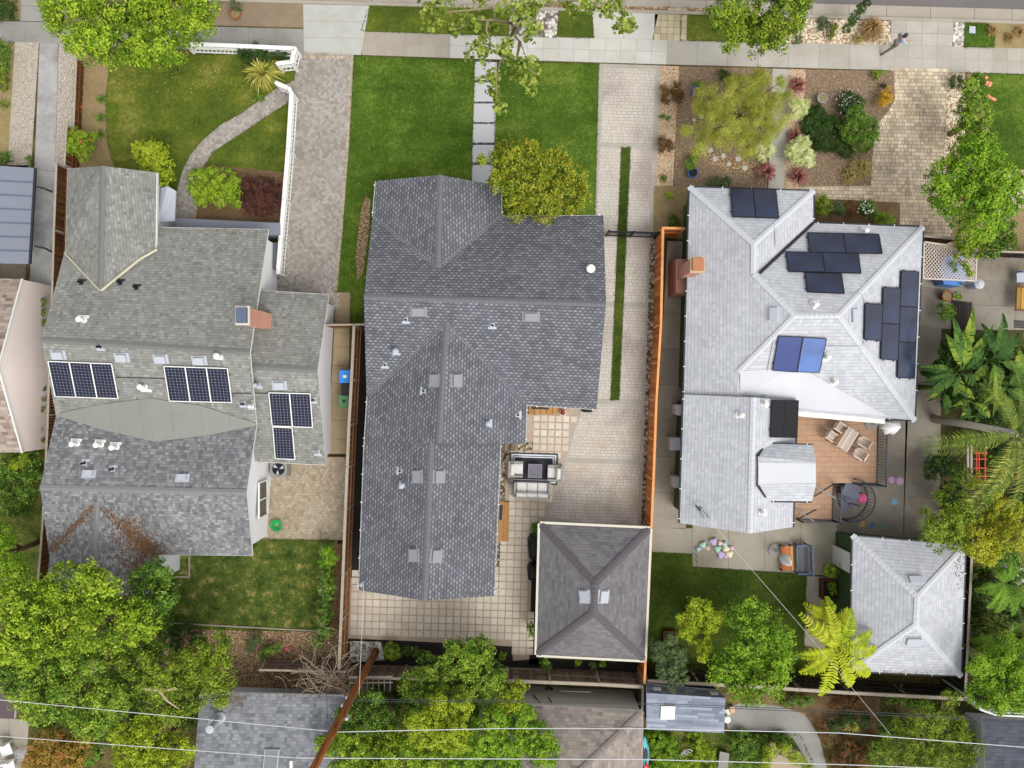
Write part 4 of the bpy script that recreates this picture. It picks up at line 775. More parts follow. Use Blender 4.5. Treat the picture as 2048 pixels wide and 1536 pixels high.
mb = MB(); c = P(1352, 561); mb.hexa([(c.x-.42, c.y-.88, 0), (c.x+.3, c.y-.88, 0), (c.x+.3, c.y+.88, 0), (c.x-.42, c.y+.88, 0)], [(c.x-.35, c.y-.84, 1.7), (c.x+.3, c.y-.84, 1.7), (c.x+.3, c.y+.84, 1.7), (c.x-.35, c.y+.84, 1.7)]); mb.build('chimney_base', MAT['brick2'], hr)
# ---- things on the roofs
def rthing(name, label, cat, x, y, group): p, n = on(x, y, 0, True); return T(name, label, cat, p, group), p, n
def boxvent(x, y, w_, h_, m, label, house, m2=None):
    t, p, n = rthing('box_vent', label, 'roof vent', x, y, 'box vents on the '+house)
    o, c, ex, ey, n = rbox(t, 'hood', x, y, w_, h_, m, .03, .12); mb = MB(); mb.box(p+n*.012, ex*.5+ex.normalized()*.12, ey*.5+ey.normalized()*.05, n*.01); mb.build('flashing', m2 or MAT['ventl'], t)
def frame_(n):
    d = Vector((n.x, n.y, 0)); d = (d.normalized() if d.length > .02 else Vector((0, -1, 0))); d = (d-n*d.dot(n)).normalized(); return d, n.cross(d)
def pipevent(x, y, m, label, house, h=.35, r=.06, plate=(.16, .1), cap=0, pm=None):
    t, p, n = rthing('pipe_vent', label, 'roof vent', x, y, 'pipe vents on the '+house); d, s = frame_(n)
    mb = MB(); mb.box(p+n*.012+d*.12, s*plate[0]*1.2, d*.06, n*.008); mb.box(p+n*.012, s*plate[0]*.6, d*plate[1]*1.3, n*.01); mb.build('flashing', pm or MAT['ventl'], t)
    mb = MB(); mb.lathe(p, [(r*1.5, .0), (r*1.1, .06), (r, .08), (r, h), (r*.7, h), (r*.7, h-.06), (0, h-.06)], 12); mb.build('pipe', m, t)
    if cap: mb = MB(); mb.lathe(p+Vector((0, 0, h-.02)), [(r*.9, 0), (cap, .03), (cap, .09), (cap*.4, .15), (0, .155)], 14); mb.build('cap', m, t)
h1 = 'charcoal roof'
for x, y, w_, l, lab in ((837, 623, 26, 17, 'grey box vent near the main ridge, upper left on the charcoal roof'), (1062, 633, 27, 17, 'grey box vent below the main ridge on the right half of the charcoal roof'), (869, 761, 16, 25, 'grey box vent left of the middle ridge on the charcoal roof'), (913, 761, 16, 25, 'grey box vent right of the middle ridge on the charcoal roof'),
    (835, 953, 15, 25, 'grey box vent left of the ridge, north pair of the long charcoal wing'), (878, 953, 17, 25, 'grey box vent right of the ridge, north pair of the long charcoal wing'), (828, 1110, 15, 26, 'grey box vent left of the ridge near the charcoal south gable'), (872, 1112, 17, 26, 'grey box vent right of the ridge near the charcoal south gable')): boxvent(x, y, w_*.92, l*.92, MAT['vent'], lab, h1, MAT['vent'])
for x, y, lab in ((812, 640, 'small pipe vent just below the upper left box vent on charcoal roof'), (985, 651, 'small pipe vent between the two upper box vents on charcoal roof'), (770, 730, 'lowest left pipe vent above the charcoal valley'), (847, 782, 'grey pipe vent below the left middle box vent'), (1036, 830, 'pipe vent near the east eave of the charcoal wing'), (800, 942, 'small white pipe vent left of the northern pair of box vents')): pipevent(x, y, MAT['dark'], lab, h1, .22, .045)
for x, y, lab in ((793, 703, 'capped white round vent on the left charcoal slope'), (977, 847, 'capped pale vent on the east slope of charcoal wing'), (805, 970, 'capped pale vent below the small white pipe on the long wing')): pipevent(x, y, MAT['ventl'], lab, h1, .35, .07, cap=.13)
pipevent(1180, 540, MAT['white'], 'white round turbine vent on the charcoal roof near the driveway', h1, .4, .12, cap=.2)
for x, y, lab in ((1170, 1193, 'white box vent on the left slope of the brown-grey garage'), (1206, 1193, 'white box vent on the right slope of the brown-grey garage')): boxvent(x, y, 15, 23, MAT['ventl'], lab, 'garage roof')
h2 = 'olive-grey roof'
for x, y, lab in ((117, 710, 'silver box vent above the leftmost solar array'), (244, 715, 'silver box vent right of the leftmost solar array top'), (322, 718, 'silver box vent just left above the middle array'), (399, 721, 'silver box vent above the middle solar array'), (559, 771, 'silver box vent above the right solar array')): boxvent(x, y, 20, 14, MAT['ventl'], lab, h2)
for x, y, lab in ((178, 948, 'blue-grey slant vent on the mottled roof, left one'), (365, 956, 'blue-grey slant vent on the mottled roof, right one')): boxvent(x, y, 18, 12, MAT['metal'], lab, h2)
for x, y, lab in ((168, 640, 'white hooked flue below the front wing valley'), (289, 774, 'white hooked flue between left and middle solar arrays'), (154, 887, 'white hooked flue, left of the row of three'), (202, 889, 'white hooked flue, middle of the row of three'), (233, 894, 'white hooked flue, right of the row of three')):
    t, p, n = rthing('flue', lab, 'roof vent', x, y, 'white flues on the left house'); d, s = frame_(n); mb = MB(); mb.lathe(p, [(.16, .01), (.16, .04), (.1, .05), (.1, .2), (.09, .3)], 14); mb.build('collar', MAT['white'], t)
    mb = MB(); mb.tube([p+Vector((0, 0, .1)), p+Vector((-.02, 0, .38))], .075, 10); mb.lathe(p+Vector((-.03, 0, .36)), [(.07, 0), (.13, .03), (.13, .08), (0, .14)], 12); mb.build('pipe', MAT['white'], t); mb = MB(); mb.box(p+n*.02+d*.16+s*.06, s*.26, d*.07, n*.01); mb.build('flashing', MAT['white'], t)
pipevent(440, 713, MAT['white'], 'white capped vent right above the middle solar array', h2, .4, .1, cap=.15); pipevent(517, 770, MAT['metal'], 'bare metal stovepipe left above the right solar array', h2, .5, .08, cap=.09); pipevent(504, 812, MAT['white'], 'white pipe vent beside the grey membrane tip', h2, .35, .07, cap=.08); pipevent(636, 905, MAT['metal'], 'metal service mast bracket near the lower garage eave', h2, .4, .05)
for x, y, lab in ((163, 565, 'black tilted pipe left of the wing valley tip'), (241, 565, 'black pipe in the right valley by the beige flashing'), (273, 575, 'black pipe vent alone right of the beige flashing'), (201, 694, 'small black pipe just under the main ridge'), (170, 926, 'small black pipe above the left slant vent'), (226, 938, 'small black pipe between the slant vents'), (487, 808, 'black pipe left of the white pipe by the membrane tip'), (627, 800, 'tiny pipe by the right array edge')):
    pipevent(x, y, MAT['black'], lab, h2, .32, .05, pm=MAT['dark'] if x in (163, 273, 241) else MAT['ventl'])
h3 = 'pale roof'
for x, y, w_, l, lab in ((1547, 629, 15, 26, 'pale box vent on the west slope of the pale roof'), (1708, 632, 13, 26, 'pale flat vent left of the stepped black panels')): boxvent(x, y, w_, l, MAT['ventl'], lab, h3, MAT['shRc'])
for x, y, lab in ((1831, 1160, 'pale flat vent on the north slope of the pale garage'), (1826, 1281, 'pale flat vent on the south slope of the pale garage')): boxvent(x, y, 28, 13, MAT['ventl'], lab, 'pale garage', MAT['shRc'])
for x, y, lab in ((1628, 610, 'white domed vent above the short pale ridge'), (1728, 463, 'white vent above the upper right black panels'), (1652, 714, 'white vent beside the blue panels'), (1667, 764, 'white vent south of the blue panels'), (1480, 830, 'white long-flashed vent near the lower pale ridge'), (1528, 808, 'white vent beside the black pool heating panel'), (1524, 1025, 'white vent south of the pale bay roof')): pipevent(x, y, MAT['white'], lab, h3, .28, .08, plate=(.14, .16), cap=.12, pm=MAT['white'])
# ---- solar panels
def celled():
    q = Nt('solar_cells', .6, .1); sp = q.n('ShaderNodeSeparateXYZ'); q.l(q.tc.outputs['UV'], sp.inputs[0]); fu = q.math('FRACT', q.math('MULTIPLY', sp.outputs[0], 6)); fv = q.math('FRACT', q.math('MULTIPLY', sp.outputs[1], 12))
    du = q.math('ABSOLUTE', q.math('SUBTRACT', fu, .5)); dv = q.math('ABSOLUTE', q.math('SUBTRACT', fv, .5)); m = q.math('MAXIMUM', q.math('GREATER_THAN', du, .465), q.math('GREATER_THAN', dv, .465)); c = q.math('GREATER_THAN', q.math('ADD', du, dv), .9); cc = q.math('MAXIMUM', q.math('MULTIPLY', m, .24), q.math('MULTIPLY', c, .8))
    return q.out(q.mix(cc, C(38, 40, 58), C(215, 220, 230)))
MAT['cells'] = celled(); q = Nt('black_solar', .18, .5); n_ = q.noise(.6, 3); MAT['psol'] = q.out(q.ramp(n_, [(.35, C(28, 33, 52)), (.65, C(42, 52, 80))])); q = Nt('blue_solar', .2, .5); n_ = q.noise(.5, 3); MAT['bsol'] = q.out(q.ramp(n_, [(.35, C(44, 76, 140)), (.65, C(62, 106, 172))])); MAT['bsol2'] = plain('deep_blue_solar', C(50, 66, 122), .12, 1, .2)
def panel(cs, cellm, framem, label, group, fw=.04):
    P4 = [on(x, y, .1) for x, y in cs]; c = sum(P4, Vector())/4; t = T('solar_panel', label, 'solar panel', c, group); n = (P4[1]-P4[0]).cross(P4[3]-P4[0]).normalized(); n = n if n.z > 0 else -n
    P4 = [p-n*(p-c).dot(n) for p in P4]; mb = MB(); mb.hexa([p-n*.02 for p in P4], [p+n*.015 for p in P4], .5, bottom=True); o = mb.build('cells', cellm, t)
    uvl = o.data.uv_layers.new(name='UVMap').data; ex = P4[1]-P4[0]; ey = P4[3]-P4[0]
    for l in o.data.loops: v = o.data.vertices[l.vertex_index].co+c-P4[0]; uvl[l.index].uv = (v.dot(ex)/ex.length_squared, v.dot(ey)/ey.length_squared)
    mb = MB()
    for i in range(4): mb.bar(P4[i], P4[(i+1) % 4], fw, .05, .5, up=n)
    mb.build('frame', framem, t)
    mb = MB()
    for f_ in (.2, .8): a = P4[0].lerp(P4[3], f_); b = P4[1].lerp(P4[2], f_); e = (b-a).normalized()*.07; mb.bar(a-e-n*.05, b+e-n*.05, .04, .04, .5)
    mb.build('rail', MAT['dark'], t)
def prow(q, n, cellm, framem, labs, group, fw=.04):
    A, B, Cc, D = [Vector(v) for v in q]
    for i in range(n): a, b, c, d = A.lerp(B, i/n), A.lerp(B, (i+.985)/n), D.lerp(Cc, (i+.985)/n), D.lerp(Cc, i/n); panel([a, b, c, d], cellm, framem, labs[i], group, fw)
def pcol(q, n, *a): A, B, Cc, D = q; prow([D, A, B, Cc], n, *a)
g1 = 'white-framed solar panels on the left house'; sil = MAT['white']
prow([(99, 721), (226, 726), (239, 795), (113, 791)], 3, MAT['cells'], sil, ['white-framed solar panel, left of the array at the west rake', 'white-framed solar panel, middle of the array at the west rake', 'white-framed solar panel, right of the array at the west rake'], g1)
prow([(330, 731), (457, 735), (466, 803), (341, 800)], 3, MAT['cells'], sil, ['white-framed solar panel, left of the central array of three', 'white-framed solar panel, middle of the central array of three', 'white-framed solar panel, right of the central array of three'], g1)
prow([(539, 784), (622, 786), (627, 853), (546, 850)], 2, MAT['cells'], sil, ['white-framed solar panel, top left of the L-shaped array', 'white-framed solar panel, top right of the L-shaped array'], g1); prow([(547, 852), (586, 854), (592, 917), (552, 915)], 1, MAT['cells'], sil, ['white-framed solar panel, lowest of the L-shaped array'], g1)
g2 = 'black solar panels on the pale house'; bk = MAT['black']; bp = MAT['psol']
prow([(1460, 379), (1551, 382), (1557, 439), (1464, 436)], 2, bp, bk, ['black solar panel, left of the pair on the front hip', 'black solar panel, right of the pair on the front hip'], g2, .03)
prow([(1614, 468), (1757, 471), (1763, 510), (1618, 507)], 2, bp, bk, ['black solar panel, left one of the topmost row on the north slope', 'black solar panel, right one of the topmost row on the north slope'], g2, .03)
prow([(1571, 506), (1716, 510), (1721, 549), (1576, 545)], 2, bp, bk, ['black solar panel, left one of the second row on the north slope', 'black solar panel, right one of the second row on the north slope'], g2, .03)
prow([(1609, 548), (1682, 550), (1688, 589), (1613, 586)], 1, bp, bk, ['black solar panel alone in the lowest row on the north slope'], g2, .03)
pcol([(1799, 541), (1834, 543), (1825, 757), (1791, 755)], 3, bp, bk, ['black solar panel, bottom of the outer column on the east slope', 'black solar panel, middle of the outer column on the east slope', 'black solar panel, top of the outer column on the east slope'], g2, .03)
pcol([(1763, 574), (1798, 576), (1792, 721), (1758, 718)], 2, bp, bk, ['black solar panel, lower of the middle column on the east slope', 'black solar panel, upper of the middle column on the east slope'], g2, .03)
pcol([(1727, 606), (1762, 608), (1759, 682), (1725, 679)], 1, bp, bk, ['black solar panel alone in the inner column on the east slope'], g2, .03)
prow([(1556, 671), (1604, 673), (1592, 742), (1544, 739)], 1, MAT['bsol2'], bk, ['deep blue solar panel, left of the blue pair'], 'blue solar panels on the pale house', .03); prow([(1605, 673), (1652, 676), (1638, 743), (1593, 742)], 1, MAT['bsol'], bk, ['bright blue solar panel, right of the blue pair'], 'blue solar panels on the pale house', .03)
prow([(1541, 800), (1594, 801), (1591, 875), (1538, 874)], 2, MAT['black'], bk, ['black pool heating mat by the deck, left half', 'black pool heating mat by the deck, right half'], 'pool heating mats by the deck', .03)

# brown leaf litter caught in the roof valleys
mb = MB()
for (x0, y0, x1, y1, sp_, n) in ((188, 1012, 104, 1098, 5, 380), (200, 1014, 312, 1108, 6, 420), (245, 1050, 305, 1110, 18, 900), (235, 1110, 290, 1150, 20, 500), (275, 1080, 320, 1105, 8, 300), (126, 1072, 104, 1100, 12, 120)):
    for k in range(n):
        f = random.random(); x, y = x0+(x1-x0)*f+random.gauss(0, sp_), y0+(y1-y0)*f+random.gauss(0, sp_); p = on(x, y, .02)
        if p.z < 1: continue
        a = random.uniform(0, 6.3); u = Vector((math.cos(a), math.sin(a), random.uniform(-.2, .2)))*random.uniform(.03, .07); v = Vector((-math.sin(a), math.cos(a), 0))*random.uniform(.012, .03); mb.face([p-u, p+v, p+u, p-v])
tag(mb.build('leaf_litter', rndmat('brown_leaves', [C(110, 76, 50), C(140, 104, 74), C(92, 64, 44)], .2), origin=on(200, 1014)), 'brown fallen leaves gathered in the valleys of the mottled roof', 'leaf litter')['kind'] = 'stuff'
mb = MB()
for (cx, cy, sx, sy, n) in ((600, 1384, 30, 6, 200), (470, 1400, 16, 14, 200), (1750, 1345, 60, 4, 160), (1060, 430, 40, 5, 120), (450, 460, 40, 5, 50), (1920, 1120, 8, 30, 120)):
    for k in range(n):
        p = on(cx+random.gauss(0, sx), cy+random.gauss(0, sy), .02)
        if p.z < 1: continue
        a = random.uniform(0, 6.3); u = Vector((math.cos(a), math.sin(a), 0))*random.uniform(.02, .05); v = Vector((-math.sin(a), math.cos(a), 0))*.02; mb.face([p-u, p+v, p+u, p-v])
tag(mb.build('leaf_litter', rndmat('brown_leaves2', [C(120, 90, 56), C(150, 120, 80), C(92, 74, 44)], .2), origin=on(600, 1400)), 'sparse fallen leaves near the eaves of several roofs', 'leaf litter')['kind'] = 'stuff'

def conduit(root, pts, r, m, lift=.04):
    mb = MB(); V_ = []
    for (a, b) in zip(pts[:-1], pts[1:]):
        for i in range(6): f = i/6; V_.append(on(a[0]+(b[0]-a[0])*f, a[1]+(b[1]-a[1])*f, lift))
    V_.append(on(*pts[-1], lift)); mb.tube(V_, r, 6); mb.build('conduit', m, root)
for pts in ([(1566, 500), (1616, 501)], [(1684, 588), (1722, 589), (1729, 604)], [(1650, 691), (1722, 692), (1727, 682)], [(1548, 448), (1550, 492)], [(1547, 680), (1534, 742), (1531, 798)], [(1566, 745), (1564, 798)]): conduit(hr, pts, .022, MAT['ventl'])
for pts in ([(233, 754), (331, 757)], [(466, 786), (538, 786)]): conduit(hl, pts, .018, MAT['dark'])

vm_ = plain('valley_metal', C(142, 144, 150), .08)
for a, b in (((888, 650), (738, 791)), ((897, 650), (1052, 808)), ((749, 436), (872, 533)), ((1000, 434), (880, 533))):
    for o in (-2.2, 2.2):
        mb = MB(); d = Vector((b[0]-a[0], b[1]-a[1])).normalized(); n = (-d.y*o, d.x*o); V_ = [on(a[0]+(b[0]-a[0])*i/14+n[0], a[1]+(b[1]-a[1])*i/14+n[1], .02) for i in range(15)]; mb.tube(V_, .018, 4); mb.build('valley_flashing', vm_, hm)
# ---------------------------------------------------------------- fences
def fence(label, pts, h, boardm, railm, base_out=1, cap=.14, gap=.012, bw=.14, post=2.4, group='timber fences', cat='fence', name='fence', photo_at_top=True, lattice=False):
    """pts: photo pixels of the top line (or of the base) of an upright board fence"""
    W = [P(x, y, h if photo_at_top else 0) for x, y in pts]; W = [Vector((p.x, p.y, 0)) for p in W]; mid = sum(W, Vector())/len(W)
    t = T(name, label, cat, W[0], group); mb = MB(); rb = MB(); k_ = 0
    for a, b in zip(W[:-1], W[1:]):
        L = (b-a).length; d = (b-a)/L; n = max(1, int(L/bw)); s = Vector((-d.y, d.x, 0)); ht = h-(.3 if lattice else .03)
        for i in range(n):
            p, q = a+d*(i*L/n+gap/2), a+d*((i+1)*L/n-gap/2); o = s*(.01 if i % 2 else -.01); z = Vector((0, 0, ht-random.uniform(0, .012))); w_ = s*.011
            mb.hexa([p-w_+o+Vector((0, 0, .02)), q-w_+o+Vector((0, 0, .02)), q+w_+o+Vector((0, 0, .02)), p+w_+o+Vector((0, 0, .02))], [p-w_+o+z, q-w_+o+z, q+w_+o+z, p+w_+o+z])
        for hh in (.35, h*.55): rb.bar(a+s*.05*base_out+Vector((0, 0, hh)), b+s*.05*base_out+Vector((0, 0, hh)), .06, .08)
        m = max(1, round(L/post)); 
        for i in range(m+(1 if b is W[-1] else 0)):
            pb = MB(); p = a+d*(L*i/m); pb.box(p+Vector((0, 0, h/2+.02)), d*.05, s*.05, (0, 0, h/2+.02)); pb.build('post', railm, t)
        if lattice:
            for hh in (h-.3, ): rb.bar(a+Vector((0, 0, hh)), b+Vector((0, 0, hh)), .05, .04)
            lb = MB(); nn = int(L/.11)
            for i in range(nn): p = a+d*(L*i/nn); lb.bar(p+Vector((0, 0, ht)), p+d*.12+Vector((0, 0, h)), .02, .01); lb.bar(p+d*.12+Vector((0, 0, ht)), p+Vector((0, 0, h)), .02, .01)
            lb.build('lattice', railm, t)
        cb = MB(); cb.bar(a+Vector((0, 0, h)), b+Vector((0, 0, h)), cap, .035, random.random()); cb.build('top_rail', railm, t)
    mb.build('boards', boardm, t); rb.build('rail', boardm, t); return t
G_ = 'timber boundary fences'
fence('low brown board fence beside the left front garden bed', [(153, 116), (147, 256)], .7, MAT['brownw'], MAT['oldr'], cap=.08, group=G_)
fence('middle-height stepped section of brown fence by the rose bush', [(134, 252), (129, 330)], 1.3, MAT['brownw'], MAT['oldr'], cap=.08, group=G_)
fence('tall brown board fence between the carport drive and the olive-grey house', [(113, 327), (108, 460), (104, 600), (99, 720), (96, 830), (90, 960), (85, 1050), (76, 1165)], 1.9, MAT['brownw'], MAT['oldr'], cap=.1, group=G_)
fence('tan board fence with pale rail between herringbone patio and black mulch strip', [(708, 652), (703, 760), (698, 850), (691, 1020), (686, 1150), (678, 1335)], 1.9, MAT['tanw'], MAT['oldr'], cap=.14, group=G_)
fence('short return fence with pale top between left garage corner and charcoal house', [(651, 650), (728, 649)], 1.8, MAT['tanw'], MAT['oldr'], cap=.09, group=G_)
fence('new orange redwood fence along the river rock strip', [(1368, 457), (1326, 456), (1322, 650), (1313, 800), (1307, 960), (1301, 1100), (1289, 1366)], 2.0, MAT['redwood'], MAT['redrail'], cap=.12, group=G_)
fence('weathered back fence with lattice top behind the middle garage', [(1014, 1362), (1100, 1365), (1200, 1369), (1286, 1374)], 1.9, MAT['oldw'], MAT['oldr'], cap=.16, group=G_, lattice=True)
fence('weathered back fence hidden partly by vines behind charcoal house patio', [(700, 1355), (1012, 1362)], 1.8, MAT['oldw'], MAT['oldr'], cap=.12, group=G_)
fence('dark back fence with lattice top behind the right lawn and pale garage', [(1296, 1362), (1500, 1373), (1700, 1386), (1928, 1398)], 1.8, MAT['darkw'], MAT['oldr'], cap=.16, group=G_, lattice=True)
fence('dark side fence east of the pale garage', [(1945, 1080), (1930, 1398)], 1.8, MAT['darkw'], MAT['oldr'], cap=.12, group=G_)
fence('old plank fence behind the left lawn beside the dead vine', [(520, 1340), (690, 1343)], 1.5, MAT['oldw'], MAT['oldr'], cap=.1, group=G_)
fence('side fence of old boards running down from the back fence corner', [(1286, 1374), (1282, 1560)], 1.8, MAT['oldw'], MAT['oldr'], cap=.12, group=G_)
fence('short grey fence with brown boards above the white lattice trellis', [(1848, 472), (1915, 478)], 1.7, MAT['brownw'], MAT['oldr'], cap=.12, group=G_)
fence('thin dark fence between right garden and concrete yard', [(1998, 503), (2110, 507)], 1.5, MAT['darkw'], MAT['oldr'], cap=.1, group=G_)
# white picket fences: cap board, rails and pickets
def picket(label, pts, h):
    W = [P(x, y, h) for x, y in pts]; W = [Vector((p.x, p.y, 0)) for p in W]; t = T('picket_fence', label, 'fence', W[0], 'white picket fences'); mb = MB(); rb = MB(); cb = MB()
    for a, b in zip(W[:-1], W[1:]):
        L = (b-a).length; d = (b-a)/L; s = Vector((-d.y, d.x, 0)); n = max(2, int(L/.2))
        for i in range(n+1):
            p = a+d*(L*i/n); mb.box(p+Vector((0, 0, h*.52)), d*.032, s*.012, (0, 0, h*.44))
        for hh in (.12, h*.5, h*.62): rb.bar(a+Vector((0, 0, hh)), b+Vector((0, 0, hh)), .05, .07, .5)
        cb.bar(a+Vector((0, 0, h)), b+Vector((0, 0, h)), .2, .05, .5)
        for p in ([a, b] if b is W[-1] else [a]):
            pb = MB(); pb.box(p+Vector((0, 0, h/2)), d*.07, s*.07, (0, 0, h/2+.02)); pb.lathe(p+Vector((0, 0, h+.02)), [(.12, 0), (.12, .03), (0, .1)], 4); pb.build('post', MAT['white'], t)
    mb.build('pickets', MAT['white'], t); rb.build('rail', MAT['white'], t); cb.build('cap_board', MAT['white'], t)
picket('white picket fence running along the front sidewalk to the corner', [(372, 88), (480, 92), (590, 97), (583, 124), (555, 127)], 1.05)
picket('white picket fence dividing the left lawn from the herringbone driveway', [(553, 166), (578, 177), (583, 186), (576, 300), (568, 400), (561, 480), (556, 545)], 1.1)
# iron gate across the stamped driveway
t = T('driveway_gate', 'black iron gate with slanting bars across the stamped driveway', 'gate', P(1262, 468), None); mb = MB(); rb = MB(); a, b = P(1212, 472), P(1308, 475); L = (b-a).length; d = (b-a)/L
for i in range(44): p = a+d*(L*i/43); mb.tube([p+Vector((0, 0, .06)), p+Vector((0, 0, 1.25))], .012, 4)
for hh, w_ in ((.08, .05), (.95, .03), (1.25, .06)): rb.bar(a+Vector((0, 0, hh)), b+Vector((0, 0, hh)), w_, .05)
mb.build('bars', MAT['black'], t); rb.build('rail', MAT['black'], t)
for p in (a, a+d*L*.5, b): pb = MB(); pb.box(p+Vector((0, 0, .68)), (.05, 0, 0), (0, .05, 0), (0, 0, .68)); pb.build('post', MAT['black'], t)
# ---------------------------------------------------------------- deck, railings, stair
DZ = .75
t = T('deck', 'tan timber-tiled deck wrapped round the pale bay roof', 'deck', P(1680, 930)); 
pl = [(1592, 820), (1756, 824), (1753, 968), (1667, 966), (1665, 1043), (1580, 1040)]
mb = MB(); n = 0
for i in range(48):
    for j in range(22):
        x0, x1 = 1585+i*3.75, 1585+i*3.75+3.4; y0, y1 = 818+j*10.6, 818+j*10.6+10.2
        if inpoly(((x0+x1)/2, (y0+y1)/2), pl): mb.face([P(x0, y0, DZ), P(x1, y0, DZ), P(x1, y1, DZ), P(x0, y1, DZ)], ((i//3*7+j*3) % 5)/5*.5+random.random()*.2+(.35 if random.random() < .03 else 0))
mb.build('deck_boards', MAT['deck'], t); mb = MB(); q = [P(x, y, DZ-.02) for x, y in pl]; mb.hexa([v-Vector((0, 0, DZ-.03)) for v in q], q); mb.build('deck_frame', plain('deck_frame', C(122, 84, 62), .2), t)
def railing(label, pts, z0, h, n_per=.14, curve=.0):
    W = [P(x, y, z0) for x, y in pts]; t = T('railing', label, 'railing', W[0], 'dark metal railings around the deck'); mb = MB(); rb = MB()
    for a, b in zip(W[:-1], W[1:]):
        L = (b-a).length; d = (b-a)/L; n = max(1, int(L/n_per)); s = Vector((-d.y, d.x, 0))*curve
        for i in range(n+1): p = a+d*(L*i/n); mb.tube([p, p+s*.7+Vector((0, 0, h*.35)), p+s+Vector((0, 0, h*.6)), p+Vector((0, 0, h))], .012, 4)
        rb.bar(a+Vector((0, 0, h)), b+Vector((0, 0, h)), .06, .05); rb.bar(a+Vector((0, 0, .06)), b+Vector((0, 0, .06)), .04, .04)
    for p in (W[0], W[-1]): pb = MB(); pb.box(p+Vector((0, 0, h/2+.02)), (.03, 0, 0), (0, .03, 0), (0, 0, h/2+.02)); pb.build('post', MAT['dark'], t)
    mb.build('balusters', MAT['dark'], t); rb.build('top_rail', MAT['navy'], t)
railing('long dark railing with curved bars along the east edge of deck', [(1756, 826), (1753, 968)], DZ, 1.0, .14, .08); railing('short dark railing south-east of the deck ending at the stair', [(1753, 968), (1706, 966)], DZ, 1.0, .13)
railing('dark railing between deck and the grey stair landing', [(1667, 968), (1664, 1040)], DZ, 1.0, .13, .08); railing('dark railing along the south end of the deck', [(1664, 1040), (1592, 1038)], DZ, 1.0, .13); railing('dark railing under the white fascia at the deck top', [(1670, 824), (1756, 826)], DZ, 1.0, .13)
arc = [(1690+44*math.cos(a)*1.02, 996+42*math.sin(a)) for a in [(-1.45+k*.29) for k in range(12)]]; railing('round dark railing curving about the grey stair', arc, .0, .9, .13)
t = T('staircase', 'grey winding steps down from the deck to the yard', 'stairs', P(1690, 1000)); c = P(1672, 985)
for k in range(5):
    mb = MB(); a0, a1 = -1.2+k*.5, -1.2+(k+1)*.5; r = 1.05; z = DZ-.13*k-.1; q = [c]+[c+Vector((r*math.cos(-(a0+(a1-a0)*i/4)), r*math.sin(-(a0+(a1-a0)*i/4)), 0)) for i in range(5)]
    mb.hexa([(v.x, v.y, 0) for v in q], [(v.x, v.y, z) for v in q]); mb.build('step', plain('step_slate', C(112, 116, 130), .05), t)
mb = MB(); mb.lathe(P(1723, 996, .0), [(.24, 0), (.27, .08), (.24, .16), (0, .18)], 18); tag(mb.build('pouf', MAT.setdefault('pink', plain('pink_fabric', C(236, 110, 160), .1)), origin=P(1723, 996), smooth=True), 'pink striped round cushion inside the curved railing', 'cushion')
mb = MB(); mb.bar(P(1698, 1006, .9), P(1720, 1012, .9), .1, .08); tag(mb.build('broom', MAT['black'], origin=P(1700, 1006)), 'black bar lying over the grey winding stair', 'tool')
# folding drying racks (crossed legs)
def rack(x, y, s, rot, label):
    c = P(x, y, DZ); t = T('drying_rack', label, 'drying rack', c, 'folding racks on the deck')
    for k, (a, b) in enumerate((((-1, -.6), (1, .8)), ((-.9, .8), (.8, -.9)))):
        m = Matrix.Rotation(rot, 3, 'Z'); u, v = m @ Vector((a[0]*s, a[1]*s, .05)), m @ Vector((b[0]*s, b[1]*s, .75)); mb = MB(); mb.tube([c+u, c+v], .035, 6); mb.build('leg', MAT['metal'] if k else MAT['dark'], t)
rack(1642, 980, .42, .2, 'grey crossed-leg rack on the deck beside the bay roof corner'); rack(1607, 1028, .4, .1, 'grey crossed-leg rack on the southern tip of the deck')
# teak table and chairs
def obox(mb, c, R, x0, x1, y0, y1, z0, z1, r=None, mi=0):
    f = lambda x, y, z: c+R @ Vector((x, y, z)); mb.hexa([f(x0, y0, z0), f(x1, y0, z0), f(x1, y1, z0), f(x0, y1, z0)], [f(x0, y0, z1), f(x1, y0, z1), f(x1, y1, z1), f(x0, y1, z1)], r, mi, True)
def table(x, y, L, Wd, h, rot, label, z=0, m=None):
    c = P(x, y, z+h); c = Vector((c.x, c.y, z)); R = Matrix.Rotation(rot, 3, 'Z'); t = T('table', label, 'table', c, None); mb = MB(); n = int(Wd/.1)
    for i in range(n): y0 = -Wd/2+i*Wd/n; obox(mb, c, R, -L/2, L/2, y0+.008, y0+Wd/n-.008, h-.03, h)
    for s in (-1, 1): obox(mb, c, R, s*(L/2-.12)-.04, s*(L/2-.12)+.04, -Wd/2+.03, Wd/2-.03, h-.08, h-.035)
    mb.build('table_top', m or MAT['teak'], t)
    for sx in (-1, 1):
        for sy in (-1, 1): lb = MB(); obox(lb, c, R, sx*(L/2-.1)-.03, sx*(L/2-.1)+.03, sy*(Wd/2-.1)-.03, sy*(Wd/2-.1)+.03, 0, h-.035); lb.build('leg', m or MAT['teak'], t)
